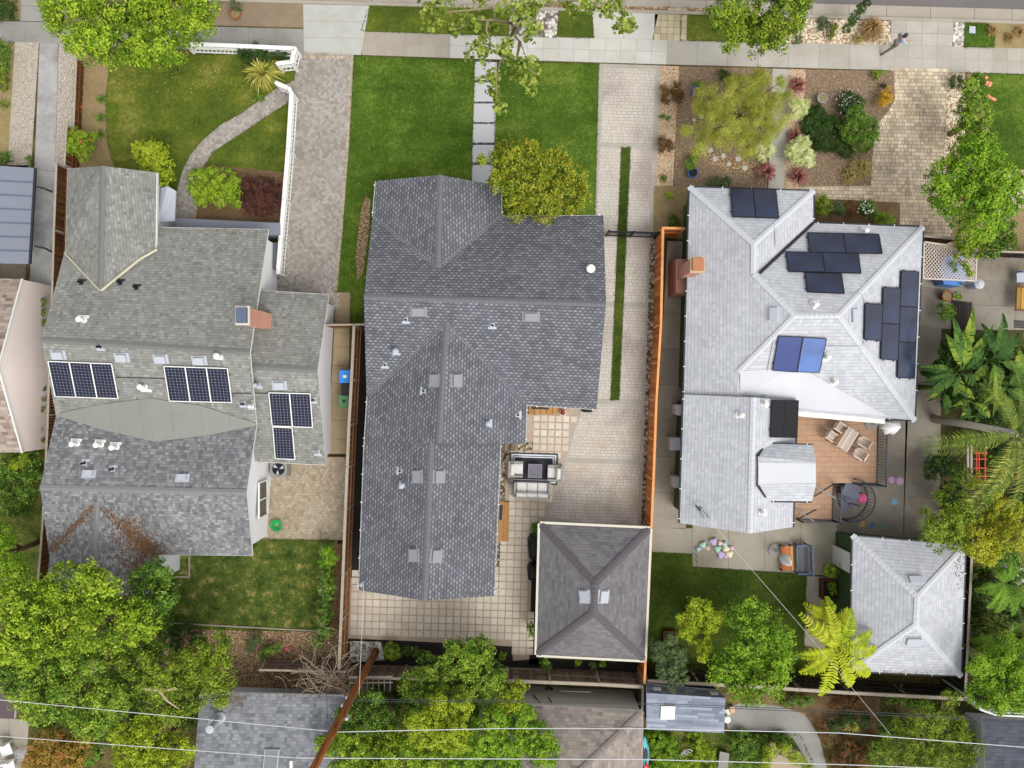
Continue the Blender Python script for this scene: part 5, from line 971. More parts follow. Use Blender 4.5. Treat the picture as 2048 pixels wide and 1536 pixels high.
def chair(x, y, rot, label, z=0, m=None, group='teak chairs round the deck table', w_=.42):
    c = P(x, y, z+.43); c = Vector((c.x, c.y, z)); R = Matrix.Rotation(rot, 3, 'Z'); t = T('chair', label, 'chair', c, group); m = m or MAT['teak']; mb = MB(); h = w_/2
    for i in range(6): x0 = -h+i*w_/6; obox(mb, c, R, x0+.01, x0+w_/6-.01, -.24, .24, .41, .44)
    mb.build('seat', m, t); mb = MB()
    for i in range(6): x0 = -h+i*w_/6; obox(mb, c, R, x0+.015, x0+w_/6-.015, .24, .27, .44, .86)
    obox(mb, c, R, -h, h, .23, .28, .86, .91); mb.build('backrest', m, t)
    for s in (-1, 1): mb = MB(); obox(mb, c, R, s*h-.03, s*h+.03, -.24, .26, .62, .65); mb.build('armrest', m, t)
    for sx in (-1, 1):
        for sy in (-1, 1): lb = MB(); obox(lb, c, R, sx*h-.02, sx*h+.02, sy*.22-.02, sy*.22+.02, 0, .62); lb.build('leg', m, t)
table(1696, 879, 1.15, .62, .74, math.radians(58), 'weathered teak slatted table on the deck', DZ)
chair(1660, 872, math.radians(55), 'teak chair left of the deck table, nearer the bay roof', DZ); chair(1677, 854, math.radians(58), 'teak chair at the upper left side of deck table', DZ)
chair(1724, 884, math.radians(240), 'teak chair at the upper right side of deck table', DZ); chair(1716, 908, math.radians(238), 'teak chair at the lower right side of deck table', DZ)
def umbrella(x, y, tx, ty, z, h, label, base=.36, cs=1.0):
    c = P(x, y, z); e = P(tx, ty, z+h); t = T('parasol', label, 'parasol', c, 'closed parasols'); mb = MB(); mb.lathe(c, [(base, 0), (base, .06), (base*.85, .1), (.05, .12), (.04, .3)], 8); mb.build('base', MAT.setdefault('pbase', plain('parasol_base', C(158, 154, 148), .08)), t)
    mb = MB(); mb.tube([c+Vector((0, 0, .1)), e], .025, 8); mb.build('pole', MAT['white'], t); mb = MB(); d = (e-c); n = d.normalized(); pr = []
    u = n.cross(Vector((0, 0, 1))).normalized(); w_ = n.cross(u); base_ = len(mb.v); N = 16; K_ = 7
    for k in range(K_):
        f = k/(K_-1); ctr = c+d*(.4+.6*f); R = (.1, .26, .38, .36, .28, .18, .04)[k]*cs
        for j in range(N): a = j*2*math.pi/N; rr = R*(1+(.35 if j % 2 else -.2)); mb.v.append(tuple(ctr+(u*math.cos(a)+w_*math.sin(a))*rr))
    for k in range(K_-1):
        for j in range(N): mb.f.append([k*N+j, k*N+(j+1) % N, (k+1)*N+(j+1) % N, (k+1)*N+j]); mb.mi.append(0); mb.r.append(.5)
    mb.build('canopy', MAT['whitec'], t, smooth=True)
umbrella(1742, 847, 1800, 852, DZ, 2.0, 'closed white parasol leaning over the deck railing'); umbrella(1550, 1100, 1582, 1130, 0, 1.9, 'closed white parasol by the orange bench', .4, .55)
# benches on the patio, planters
def bench(x, y, L, Wd, rot, label, m, fm, back=True):
    c = P(x, y, .43); c = Vector((c.x, c.y, 0)); R = Matrix.Rotation(rot, 3, 'Z'); t = T('bench', label, 'bench', c, None); mb = MB(); n = 5
    for i in range(n): y0 = -Wd/2+i*Wd/n; obox(mb, c, R, -L/2, L/2, y0+.01, y0+Wd/n-.01, .4, .43)
    mb.build('seat', m, t)
    if back:
        mb = MB()
        for i in range(12): x0 = -L/2+.05+i*(L-.1)/12; obox(mb, c, R, x0, x0+.05, Wd/2+.02, Wd/2+.05, .45, .85)
        obox(mb, c, R, -L/2-.05, L/2+.05, Wd/2, Wd/2+.08, .85, .93); mb.build('backrest', fm, t)
        for s in (-1, 1): mb = MB(); obox(mb, c, R, s*L/2-.05, s*L/2+.05, -Wd/2-.03, Wd/2+.04, .6, .66); mb.build('armrest', fm, t)
    for sx in (-1, 1):
        for sy in (-1, 1): lb = MB(); obox(lb, c, R, sx*(L/2)-.035, sx*(L/2)+.035, sy*(Wd/2-.04)-.035, sy*(Wd/2-.04)+.035, 0, .6 if back else .4); lb.build('leg', fm, t)
bench(1575, 1117, 1.25, .6, math.radians(-88), 'orange-brown slatted table-bench beside the grey garden bench', MAT['redwood'], MAT['brownw'], False); bench(1605, 1118, 1.45, .62, math.radians(-88), 'blue-grey garden bench with back facing the pale garage', rndmat('slate_wood', [C(104, 106, 114), C(126, 128, 136)]), plain('blue_grey_frame', C(92, 106, 130), .08))
def planter(x, y, wx, wy, h, m, label, rim=None):
    c = P(x, y, h); c = Vector((c.x, c.y, 0)); t = T('planter_box', label, 'planter', c, None); mb = MB()
    for (x0, x1, y0, y1) in ((-wx, wx, -wy, -wy+.05), (-wx, wx, wy-.05, wy), (-wx, -wx+.05, -wy+.05, wy-.05), (wx-.05, wx, -wy+.05, wy-.05)): obox(mb, c, Matrix.Identity(3), x0, x1, y0, y1, 0, h)
    mb.build('box', m, t); mb = MB(); obox(mb, c, Matrix.Identity(3), -wx+.05, wx-.05, -wy+.05, wy-.05, .02, h-.08); mb.build('soil', MAT['black_mulch'], t)
planter(1659, 1180, .36, .5, .5, MAT['brownw'], 'rust-brown planter box beside the green garage wall'); planter(1340, 1276, .34, .34, .3, MAT['brownw'], 'small red-brown square bed on the right lawn edge')
# stepping toys on the patio
def rounded(x, y, r, c, lab, k, rot):
    mb = MB(); p = P(x, y, .12); p.z = 0; N = 18; 
    for i, (q, z) in enumerate(((1, 0), (1, .1), (.92, .16), (.6, .2), (.05, .21))):
        for j in range(N):
            a = j*2*math.pi/N; rr = r*q*(1-.18*math.cos(3*a)); mb.v.append((p.x+rr*math.cos(a+rot), p.y+rr*math.sin(a+rot), z))
    for i in range(4):
        for j in range(N): mb.f.append([i*N+j, i*N+(j+1) % N, (i+1)*N+(j+1) % N, (i+1)*N+j]); mb.mi.append(0); mb.r.append(.5)
    tag(mb.build('stepping_toy', plain('toy_plastic', C(*[v*.55+105 for v in c]), .03, rough=.5), origin=p, smooth=True), lab, 'toy', 'pastel stepping toys on the patio')
for i, (x, y, r, c, lab) in enumerate(((1406, 1090, 7, (150, 212, 184), 'mint green stepping toy, upper left of the pastel group'), (1397, 1098, 5, (170, 205, 240), 'pale blue stepping toy, leftmost of the pastel group'), (1415, 1096, 5, (246, 186, 140), 'orange stepping toy beside the mint green one'), (1427, 1083, 8, (168, 142, 208), 'purple stepping toy, topmost of the pastel group'), (1440, 1086, 5, (248, 190, 150), 'orange stepping toy right of the top purple one'), (1449, 1088, 5, (160, 200, 240), 'light blue stepping toy near the power line'), (1435, 1098, 7, (120, 200, 170), 'teal stepping toy in the middle of the group'), (1452, 1097, 7, (246, 236, 170), 'yellow stepping toy in the middle right'), (1463, 1096, 5, (240, 150, 176), 'pink stepping toy at the right end'), (1442, 1109, 8, (172, 150, 214), 'purple stepping toy at the bottom of the group'), (1451, 1112, 5, (226, 130, 186), 'magenta stepping toy at the very bottom'), (1459, 1108, 7, (250, 236, 168), 'yellow stepping toy at the bottom right'))): rounded(x, y, r*.0255, c, lab, i, i*1.3)
# ---------------------------------------------------------------- lounge set on the charcoal house patio
q = Nt('rug', .9); sp = q.n('ShaderNodeSeparateXYZ'); q.l(q.tc.outputs['Object'], sp.inputs[0]); ax = q.math('SUBTRACT', 1.25, q.math('ABSOLUTE', sp.outputs[0])); ay = q.math('SUBTRACT', .82, q.math('ABSOLUTE', sp.outputs[1])); mn = q.math('MINIMUM', ax, ay)
b1 = q.math('MULTIPLY', q.math('GREATER_THAN', mn, .08), q.math('LESS_THAN', mn, .16)); b2 = q.math('MULTIPLY', q.math('GREATER_THAN', mn, .2), q.math('LESS_THAN', mn, .26)); MAT['rug'] = q.out(q.mix(q.math('MAXIMUM', b1, b2), C(58, 58, 62), C(214, 216, 222)))
mb = MB(); rc = P(1067, 937); 
mb.hexa([rc+Vector((sx*1.25, sy*.82, .042)) for sx, sy in ((-1, -1), (1, -1), (1, 1), (-1, 1))], [rc+Vector((sx*1.25, sy*.82, .055)) for sx, sy in ((-1, -1), (1, -1), (1, 1), (-1, 1))]); o = tag(mb.build('rug', MAT['rug'], origin=rc), 'black rug with white double border under the lounge furniture', 'rug'); o.rotation_euler.z = -.03
MAT['cush'] = plain('pale_cushion', C(214, 210, 206), .05, 3); MAT['wick'] = plain('grey_wicker', C(150, 146, 140), .1, 30)
def cushion(mb, c, R, x0, x1, y0, y1, z0, z1, b=.05):
    f = lambda x, y, z: c+R @ Vector((x, y, z)); base = len(mb.v); N = 0
    L = [((x0+b*k, x1-b*k, y0+b*k, y1-b*k), z) for k, z in ((1, z0), (0, z0+b), (0, z1-b), (.6, z1-b*.3), (2, z1))]
    for (a0, a1, c0, c1), z in L: mb.v += [tuple(f(*p, z)) for p in ((a0, c0), (a1, c0), (a1, c1), (a0, c1))]
    for i in range(len(L)-1):
        for j in range(4): mb.f.append([base+i*4+j, base+i*4+(j+1) % 4, base+(i+1)*4+(j+1) % 4, base+(i+1)*4+j]); mb.mi.append(0); mb.r.append(.5)
    mb.f.append([base+16+j for j in range(4)]); mb.mi.append(0); mb.r.append(.5)
def sofa(x, y, W_, D_, rot, n, label, name='sofa', cat='sofa'):
    c = P(x, y, .45); c = Vector((c.x, c.y, .055)); R = Matrix.Rotation(rot, 3, 'Z'); t = T(name, label, cat, c, None); mb = MB(); w2, d2 = W_/2, D_/2
    obox(mb, c, R, -w2, w2, -d2, d2, 0, .28); obox(mb, c, R, -w2, w2, d2-.1, d2, .28, .72); mb.build('frame', MAT['wick'], t)
    for s in (-1, 1): mb = MB(); obox(mb, c, R, s*w2-(.1 if s > 0 else 0), s*w2+(.1 if s < 0 else 0), -d2, d2-.1, .28, .58); mb.build('armrest', MAT['wick'], t)
    iw = (W_-.22)/n
    for i in range(n):
        mb = MB(); cushion(mb, c, R, -w2+.11+i*iw+.01, -w2+.11+(i+1)*iw-.01, -d2, d2-.12, .28, .43); mb.build('seat_cushion', MAT['cush'], t, smooth=False)
        mb = MB(); cushion(mb, c, R, -w2+.11+i*iw+.01, -w2+.11+(i+1)*iw-.01, d2-.32, d2-.11, .42, .78, .07); mb.build('back_cushion', MAT['cush'], t, smooth=False)
sofa(1064, 981, 1.85, .82, math.radians(178), 3, 'pale three-seat sofa below the rug'); sofa(1031, 938, .82, .76, math.radians(88), 1, 'pale armchair on the left side of the rug', 'armchair', 'armchair'); sofa(1110, 946, .82, .76, math.radians(-92), 1, 'pale armchair on the right side of the rug', 'armchair', 'armchair')
c = P(1070, 942, .4); c = Vector((c.x, c.y, .055)); t = T('coffee_table', 'square grey slatted coffee table in the middle of the rug', 'table', c); mb = MB(); R = Matrix.Rotation(-.03, 3, 'Z'); MAT['slat'] = plain('grey_slat', C(128, 124, 134), .08)
for (x0, x1, y0, y1) in ((-.36, .36, -.36, -.3), (-.36, .36, .3, .36), (-.36, -.3, -.3, .3), (.3, .36, -.3, .3)): obox(mb, c, R, x0, x1, y0, y1, .33, .38)
for i in range(7): obox(mb, c, R, -.29+i*.085, -.29+i*.085+.065, -.3, .3, .335, .37)
mb.build('table_top', MAT['slat'], t); mb = MB(); obox(mb, c, R, -.3, .3, -.3, .3, 0, .3); mb.build('base', MAT['dark'], t)
c = P(1021, 961, .4); c.z = 0; t = T('side_table', 'dark round side table with a small potted plant at the sofa corner', 'side table', c); mb = MB(); mb.lathe(c, [(.2, .02), (.22, .4), (.22, .44), (.18, .45), (0, .45)], 20); mb.build('drum', plain('drum_grey', C(92, 88, 86), .1), t)
spiky('potted_plant', 'little green plant on the dark round side table', 'potted plant', 1024, 962, 5, .62, 24, MAT['b_green'], .02)
# deck steps with mats, red flower pot, grill covers
def plat(label, q, h, mat, mrect=None, group=None):
    V = [P(x, y, h) for x, y in q]; c = sum(V, Vector())/4; c.z = 0; t = T('timber_step', label, 'step', c, group); mb = MB(); n = 5
    for i in range(n): a, b, cc, d = V[0].lerp(V[1], (i+.04)/n), V[0].lerp(V[1], (i+.96)/n), V[3].lerp(V[2], (i+.96)/n), V[3].lerp(V[2], (i+.04)/n); mb.hexa([v-Vector((0, 0, h-.01)) for v in (a, b, cc, d)], [a, b, cc, d])
    mb.build('planks', mat, t)
    if mrect: z = h+.012; m = MB(); v = [P(x, y, z) for x, y in mrect]; m.hexa([p-Vector((0, 0, .01)) for p in v], v); tag(m.build('doormat', MAT['dark'], origin=v[0]), 'dark doormat on the '+label.split(' ', 1)[1][:50], 'doormat')
MAT['honey'] = rndmat('honey_boards', [C(176, 128, 74), C(194, 146, 92), C(164, 116, 64)], .2, 6)
plat('long honey timber step beside the charcoal house south of sofa', [(999, 1003), (1019, 1005), (1017, 1083), (995, 1082)], .18, MAT['honey'], [(1000, 1010), (1006, 1010), (1004, 1040), (998, 1040)])
plat('honey timber step under the eave by the red flower pot', [(1058, 808), (1118, 812), (1116, 829), (1057, 829)], .18, MAT['honey'], [(1063, 813), (1098, 816), (1098, 819), (1063, 818)]); plat('dark weathered timber step at the roof notch above the rug', [(1004, 882), (1037, 884), (1035, 900), (1003, 902)], .18, MAT['oldw'])
def pot(x, y, r, h, m, label, soil='soil', name='plant_pot'):
    c = P(x, y, h); c.z = 0; t = T(name, label, 'plant pot', c, None); mb = MB(); mb.lathe(c, [(r*.6, 0), (r*.95, h*.6), (r, h*.95), (r*1.04, h), (r*.86, h), (r*.84, h-.06), (0, h-.06)], 20); mb.build('pot', m, t, smooth=False); mb = MB(); mb.lathe(c, [(r*.84, h-.05), (r*.8, h-.03), (0, h-.02)], 16); mb.build('soil', MAT['soil'] if 'empty' not in label else MAT['black_mulch'], t); return t
MAT['bluep'] = plain('blue_glaze', C(70, 104, 168), .15, rough=.25); MAT['greyp'] = plain('grey_glaze', C(150, 160, 164), .1, rough=.4); MAT['terra'] = plain('terracotta', C(150, 92, 58), .15)
pot(1386, 345, .26, .35, MAT['bluep'], 'cobalt blue round pot, empty, near the south end of the mulch bed'); pot(1394, 181, .27, .4, MAT['bluep'], 'blue glazed pot ringed with succulents in the upper mulch bed'); pot(1645, 196, .25, .4, MAT['greyp'], 'grey glazed pot alone in the right mulch bed')
pot(470, 26, .3, .3, MAT['terra'], 'terracotta ring pot in the brown gravel parkway'); pot(1896, 592, .28, .5, MAT['terra'], 'terracotta jar beside the dark planks of the right yard')
pot(1126, 826, .16, .3, MAT['white'], 'small white pot with red flowers by the step')
shrub('red flowers in the white pot by the timber step', [(1126, 824, 5)], .5, foliage('red_petal', C(120, 20, 20), C(190, 30, 34), C(226, 60, 60)), .05, 3, 'flowers', 'flowers', .08, stems=False)
def grill(x, y, wx, wy, h, label):
    c = P(x, y, h); c.z = 0; mb = MB(); N = 20
    for (q, z) in ((1, 0), (1.02, h*.5), (1, h*.8), (.8, h*.96), (.3, h), (.02, h)):
        for j in range(N): a = j*2*math.pi/N; mb.v.append((c.x+math.copysign(abs(math.cos(a))**.6, math.cos(a))*wx*q*(1+.05*math.sin(5*a)), c.y+math.copysign(abs(math.sin(a))**.6, math.sin(a))*wy*q, z))
    for i in range(5):
        for j in range(N): mb.f.append([i*N+j, i*N+(j+1) % N, (i+1)*N+(j+1) % N, (i+1)*N+j]); mb.mi.append(0); mb.r.append(.5)
    tag(mb.build('covered_grill', MAT['black'], origin=c, smooth=True), label, 'grill', None)
grill(1069, 1098, .33, .6, 1.1, 'large black covered grill left of the garage eave'); grill(1067, 1148, .3, .4, 1.0, 'smaller black covered grill below the large one'); grill(1176, 818, .3, .18, .8, 'half-hidden black kettle cover under the charcoal eave')
# bins
def bin_(x, y, c, lab):
    p = P(x, y, 1.05); p.z = 0; t = T('wheelie_bin', lab, 'bin', p, 'wheeled bins by the side fence'); m = plain('bin_plastic', C(*c), .06, rough=.5); mb = MB(); mb.hexa([p+Vector((a*.22, b*.25, .02)) for a, b in ((-1, -1), (1, -1), (1, 1), (-1, 1))], [p+Vector((a*.29, b*.33, 1.0)) for a, b in ((-1, -1), (1, -1), (1, 1), (-1, 1))]); mb.build('body', m, t)
    mb = MB(); mb.hexa([p+Vector((a*.31, b*.35, 1.0)) for a, b in ((-1, -1), (1, -1), (1, 1), (-1, 1))], [p+Vector((a*.27, b*.31, 1.07)) for a, b in ((-1, -1), (1, -1), (1, 1), (-1, 1))]); l_ = mb.build('lid', m, t); mb = MB(); mb.box(p+Vector((0, 0, 1.075)), (.09, 0, 0), (0, .07, 0), (0, 0, .004)); mb.build('lid_sticker', MAT['white'] if c[2] > 150 else MAT['dark'], l_)
    for s in (-1, 1): mb = MB(); mb.lathe(p+Vector((-.24, s*.22, .1)), [(.1, -.03), (.1, .03)], 12, ax=(0, 1, 0)); mb.build('wheel', MAT['black'], t)
bin_(690, 753, (70, 140, 224), 'bright blue wheelie bin, top of the row by the fence'); bin_(694, 779, (42, 42, 44), 'black wheelie bin between the blue and green ones'); bin_(688, 802, (86, 130, 86), 'green wheelie bin at the bottom of the row')
# air conditioner, hose reel, meters
c = P(557, 938, .8); c.z = 0; t = T('air_conditioner', 'round-fan air conditioner by the white wall and lower left garage eave', 'air conditioner', c); mb = MB(); mb.hexa([c+Vector((a*.42, b*.4, .03)) for a, b in ((-1, -1), (1, -1), (1, 1), (-1, 1))], [c+Vector((a*.42, b*.4, .8)) for a, b in ((-1, -1), (1, -1), (1, 1), (-1, 1))]); mb.build('casing', plain('ac_grey', C(150, 148, 140), .06), t)
mb = MB(); mb.lathe(c+Vector((0, 0, .805)), [(.32, 0), (.32, .02), (0, .02)], 24); f_ = mb.build('fan_guard', MAT['black'], t); mb = MB()
for k in range(3): a = k*2.094; mb.face([c+Vector((.05*math.cos(a), .05*math.sin(a), .84)), c+Vector((.29*math.cos(a+.1), .29*math.sin(a+.1), .84)), c+Vector((.29*math.cos(a+.7), .29*math.sin(a+.7), .85))])
mb.build('fan_blade', MAT['metal'], f_)
c = P(551, 1052, .3); c.z = 0; t = T('garden_hose', 'green coiled garden hose by the white gable wall', 'hose', c); mb = MB()
for k in range(5): r = .12+.045*k; mb.tube([c+Vector((r*math.cos(a), r*math.sin(a), .05+.04*k)) for a in [i*.42 for i in range(16)]], .025, 6)
mb.build('coil', plain('hose_green', C(44, 168, 92), .1, rough=.4), t)
for (x, y, wx, wy, h, lab) in ((1351, 888, .26, .3, 1.2, 'large white utility box on the west wall of pale house'), (1360, 820, .13, .25, 1.6, 'tall white box high on west wall of pale house'), (1355, 965, .15, .26, 1.3, 'white lower box on the west wall of pale house')):
    c = P(x, y, h); c.z = 0; t = T('utility_box', lab, 'utility box', c, 'white boxes on the west wall'); mb = MB(); mb.hexa([c+Vector((a*wx, b*wy, .1)) for a, b in ((-1, -1), (1, -1), (1, 1), (-1, 1))], [c+Vector((a*wx, b*wy, h)) for a, b in ((-1, -1), (1, -1), (1, 1), (-1, 1))]); mb.build('cabinet', MAT['white'], t); mb = MB(); mb.hexa([c+Vector((a*(wx+.02), b*(wy+.02), h)) for a, b in ((-1, -1), (1, -1), (1, 1), (-1, 1))], [c+Vector((a*(wx-.02), b*(wy-.02), h+.03)) for a, b in ((-1, -1), (1, -1), (1, 1), (-1, 1))]); mb.build('lid', MAT['ventl'], t)
mb = MB(); mb.hexa([P(1939, 52), P(1951, 53), P(1951, 67), P(1938, 66)], [P(x, y, .06) for x, y in ((1939, 52), (1951, 53), (1951, 67), (1938, 66))]); tag(mb.build('meter_cover', MAT['ventl'], origin=P(1945, 60)), 'small pale meter cover in the round grass patch by the street', 'meter cover')
# ---------------------------------------------------------------- right-hand yard
t = T('trellis', 'white diagonal lattice trellis roof over a blue tarp', 'trellis', P(1900, 522)); A, B, Cc, D = [P(x, y, 2.1) for x, y in ((1848, 484), (1953, 498), (1951, 562), (1846, 557))]; mb = MB()
for s in (0, 1):
    for i in range(-14, 26):
        u0, v0 = i/16, 0; du = 9/16 if s == 0 else -9/16; a, b = u0+(0 if s == 0 else 0), u0+du; t0, t1 = 0.0, 1.0
        lo, hi = (a, b) if a < b else (b, a)
        if hi <= 0 or lo >= 1: continue
        ts = sorted([(0-a)/du, (1-a)/du]); t0 = max(0, ts[0]); t1 = min(1, ts[1])
        if t1-t0 < .05: continue
        pt = lambda k: (A.lerp(B, a+du*k)).lerp(D.lerp(Cc, a+du*k), k)+Vector((0, 0, .015*s)); mb.bar(pt(t0), pt(t1), .04, .012)
MAT['latt'] = plain('lattice_wood', C(206, 192, 180), .08); mb.build('lattice', MAT['latt'], t)
for a, b in ((A, B), (B, Cc), (Cc, D), (D, A)): mb = MB(); mb.bar(a, b, .07, .08); mb.build('frame_beam', MAT['latt'], t)
for p in (A, B, Cc, D): mb = MB(); mb.box((p.x, p.y, 1.03), (.04, 0, 0), (0, .04, 0), (0, 0, 1.03)); mb.build('post', MAT['latt'], t)
mb = MB(); q = [(1888, 508), (1925, 512), (1935, 560), (1922, 572), (1888, 568), (1880, 540)]; v = [P(x, y, 0.9) for x, y in q]; mb.hexa([Vector((p.x, p.y, .03)) for p in v], v); tag(mb.build('tarp', plain('blue_tarp', C(88, 136, 204), .15, 3, .4), origin=P(1905, 540)), 'crumpled blue tarp over things under the white trellis', 'tarp')
MAT['rednet'] = plain('red_paint', C(206, 88, 62), .1)
t = T('climbing_frame', 'red-orange tube climbing frame half under the palm fronds', 'climbing frame', P(1965, 925)); 
for x in (1953, 1958, 1970): mb = MB(); mb.tube([P(x, 902, 1.2), P(x, 962, 1.2)], .035, 6); mb.build('long_bar', MAT['rednet'], t)
for y in (906, 918, 936, 953): mb = MB(); mb.tube([P(1948, y, 1.25), P(1974, y, 1.25)], .03, 6); mb.build('rung', MAT['rednet'], t)
for x, y in ((1953, 902), (1970, 902), (1953, 962), (1970, 962)): mb = MB(); p = P(x, y, 1.2); mb.tube([Vector((p.x, p.y, 0)), p], .035, 6); mb.build('leg', MAT['rednet'], t)
t = T('climbing_frame', 'second red tube frame at the right edge below the palm crown', 'climbing frame', P(2036, 950)); 
for (a, b) in (((2036, 940), (2036, 972)), ((2020, 955), (2060, 957)), ((2022, 980), (2060, 984))): mb = MB(); mb.tube([P(*a, 1.2), P(*b, 1.2)], .035, 6); mb.build('bar', MAT['rednet'], t)
for x in (1935, 1942): 
    mb = MB(); mb.bar(P(x, 890, 1.4), P(x, 965, 1.4), .1, .1); tag(mb.build('timber_beam', MAT['oldr'], origin=P(x, 925, 1.4)), 'grey timber beam %s the red climbing frame' % ('two places left of' if x < 1940 else 'right beside'), 'beam')
mb = MB(); gridq(mb, (1905, 600), (1945, 605), (1942, 690), (1905, 685), 7, 1, .02, .12, .1); tag(mb.build('plank_platform', MAT['darkw'], origin=P(1925, 645)), 'dark plank platform north of the banana plants', 'platform')
t = T('sink_cart', 'wooden cart holding yellow boards at the right edge of the yard', 'cart', P(2040, 585)); mb = MB(); gridq(mb, (2034, 572), (2070, 574), (2068, 622), (2032, 620), 4, 1, .03, .7, .1); mb.build('tray', rndmat('yellow_wood', [C(170, 130, 50), C(200, 160, 80), C(140, 104, 60)]), t)
for y in (573, 620): mb = MB(); mb.bar(P(2028, y, .75), P(2080, y+2, .75), .06, .06); mb.build('beam', MAT['brownw'], t)
c = P(2044, 555, .5); c.z = 0; t = T('chair', 'blue and white folding chair above the yellow cart', 'chair', c); mb = MB(); mb.box(c+Vector((0, 0, .45)), (.25, 0, 0), (0, .25, 0), (0, 0, .03)); mb.build('seat', MAT['ventl'], t); mb = MB(); mb.box(c+Vector((0, .27, .65)), (.24, 0, 0), (0, .03, 0), (0, 0, .22)); mb.build('backrest', MAT['bluep'], t)
for sx in (-1, 1):
    for sy in (-1, 1): mb = MB(); mb.tube([c+Vector((sx*.22, sy*.22, 0)), c+Vector((sx*.22, sy*.22, .44))], .02, 5); mb.build('leg', MAT['metal'], t)
mb = MB(); gridq(mb, (2028, 640), (2064, 642), (2064, 658), (2028, 656), 10, 5, .03, .05, .03); tag(mb.build('drain_grate', MAT['dark'], origin=P(2045, 648)), 'dark gridded mat at the far right of the yard', 'mat')
c = P(1960, 568, .9); c.z = 0; mb = MB(); mb.lathe(c, [(.2, .02), (.24, .8), (.26, .86), (.1, .95), (0, .95)], 10); tag(mb.build('water_barrel', MAT['metal'], origin=c), 'grey barrel at the lower right trellis corner', 'barrel')
# ---------------------------------------------------------------- bottom yard things
def kayak(x, y, L, W_, rot, m, label):
    c = P(x, y, .5); c.z = 0; R = Matrix.Rotation(rot, 3, 'Z'); mb = MB(); n = 12; pr = None
    for i in range(n+1):
        f = i/n*2-1; w_ = W_*(1-abs(f)**2.2)+.01; z = .1+.15*abs(f)**2; ring = [c+R @ Vector((s*w_, f*L/2, z+h)) for s, h in ((0, 0), (.8, .06), (1, .22), (.5, .34), (0, .36), (-.5, .34), (-1, .22), (-.8, .06))]
        if pr:
            for j in range(8): mb.face([pr[j], pr[(j+1) % 8], ring[(j+1) % 8], ring[j]], .5)
        pr = ring
    t = T('kayak', label, 'kayak', c, 'kayaks by the side fence'); mb.build('hull', m, t, smooth=True); mb = MB(); q = [c+R @ Vector((.16*math.cos(a), .4*math.sin(a), .47)) for a in [k*.5236 for k in range(12)]]; mb.hexa([v-Vector((0, 0, .03)) for v in q], q); mb.build('cockpit', MAT['dark'], t)
kayak(1290, 1508, 1.9, .24, .05, plain('turquoise', C(100, 184, 200), .08, rough=.3), 'turquoise kayak leaning by the side fence'); kayak(1289, 1560, 1.9, .3, -.1, plain('crimson', C(220, 40, 76), .08, rough=.3), 'crimson kayak at the bottom edge below the turquoise one')
for (x, y, wx, wy, h, c3, lab, rot) in ((1455, 1425, .1, .14, .4, (238, 230, 210), 'cream crate beside the shed corner', .3), (1465, 1420, .11, .15, .3, (214, 176, 146), 'tan cardboard box beside the cream crate', .15)):
    c = P(x, y, h); c.z = 0; mb = MB(); obox(mb, c, Matrix.Rotation(rot, 3, 'Z'), -wx, wx, -wy, wy, 0, h*.92); obox(mb, c, Matrix.Rotation(rot, 3, 'Z'), -wx-.01, wx+.01, -wy-.01, wy+.01, h*.92, h); tag(mb.build('crate', plain('crate', C(*c3), .06), origin=c), lab, 'crate')
c = P(1455, 1440, .7); c.z = 0; mb = MB(); mb.lathe(c, [(.15, 0), (.17, .6), (.18, .66), (.1, .7), (0, .7)], 18); tag(mb.build('bucket', MAT['white'], origin=c), 'round white lidded bucket at the shed south-east corner', 'bucket')
c = P(1368, 1515, .4); c.z = 0; t = T('wire_basket', 'tipped white wire basket in the undergrowth', 'basket', c)
for k in range(4): mb = MB(); cc = c+Vector((.1*k-.1, .13*k-.1, .2+.05*k)); mb.tube([cc+Vector((.24*math.cos(a), .16*math.sin(a), .14*math.sin(a))) for a in [i*.5236 for i in range(13)]], .014, 5); mb.build('hoop', MAT['white'], t)
mb = MB(); mb.hexa([P(1436, 1505, .0), P(1458, 1508), P(1452, 1540), P(1434, 1538)], [P(x, y, .4) for x, y in ((1440, 1503), (1459, 1507), (1454, 1545), (1435, 1542))]); tag(mb.build('stone_trough', MAT['concg'], origin=P(1446, 1520)), 'pale stone trough near the bottom edge', 'trough')
mb = MB(); q = [(1541, 1484), (1560, 1492), (1600, 1504), (1620, 1530), (1600, 1550), (1545, 1550), (1535, 1515)]; v = [P(x, y, .5) for x, y in q]; mb.hexa([Vector((p.x, p.y, 0)) for p in v], v); tag(mb.build('wood_pile', MAT['twig'], origin=P(1570, 1515)), 'heap of grey brushwood under yellow-green leaves', 'brush pile')
# hoses, posts behind the middle fence
mb = MB(); mb.lathe(P(1098, 1382, .3), [(.14, .0), (.24, .02), (.24, .12), (.14, .14)], 18); tag(mb.build('hose_reel', MAT['black'], origin=P(1098, 1382)), 'black coiled hose behind the middle back fence', 'hose reel')
for k, (a, b, lab) in enumerate((((1056, 1380), (1081, 1405), 'thin black pole leaning on the tan roof, left one'), ((1090, 1384), (1104, 1406), 'thin black pole leaning on the tan roof, right one'))): mb = MB(); p = P(*a, .1); mb.tube([p, P(*b, 2.6), P(*b, 2.75)], .03, 6); tag(mb.build('pole', MAT['black'], origin=p), lab, 'pole')
mb = MB(); mb.bar(P(1120, 1382, .5), P(1182, 1384, .5), .06, .05); tag(mb.build('pipe', MAT['white'], origin=P(1150, 1383)), 'white length of pipe lying behind the middle fence', 'pipe')
t = T('ladder', 'grey rail ladder lying over the back fence beside the utility pole', 'ladder', P(740, 1362, 1.9)); 
for y in (1354, 1366): mb = MB(); mb.bar(P(698, y, 2.0), P(785, y-1, 2.0), .05, .05); mb.build('side_rail', MAT['oldr'], t)
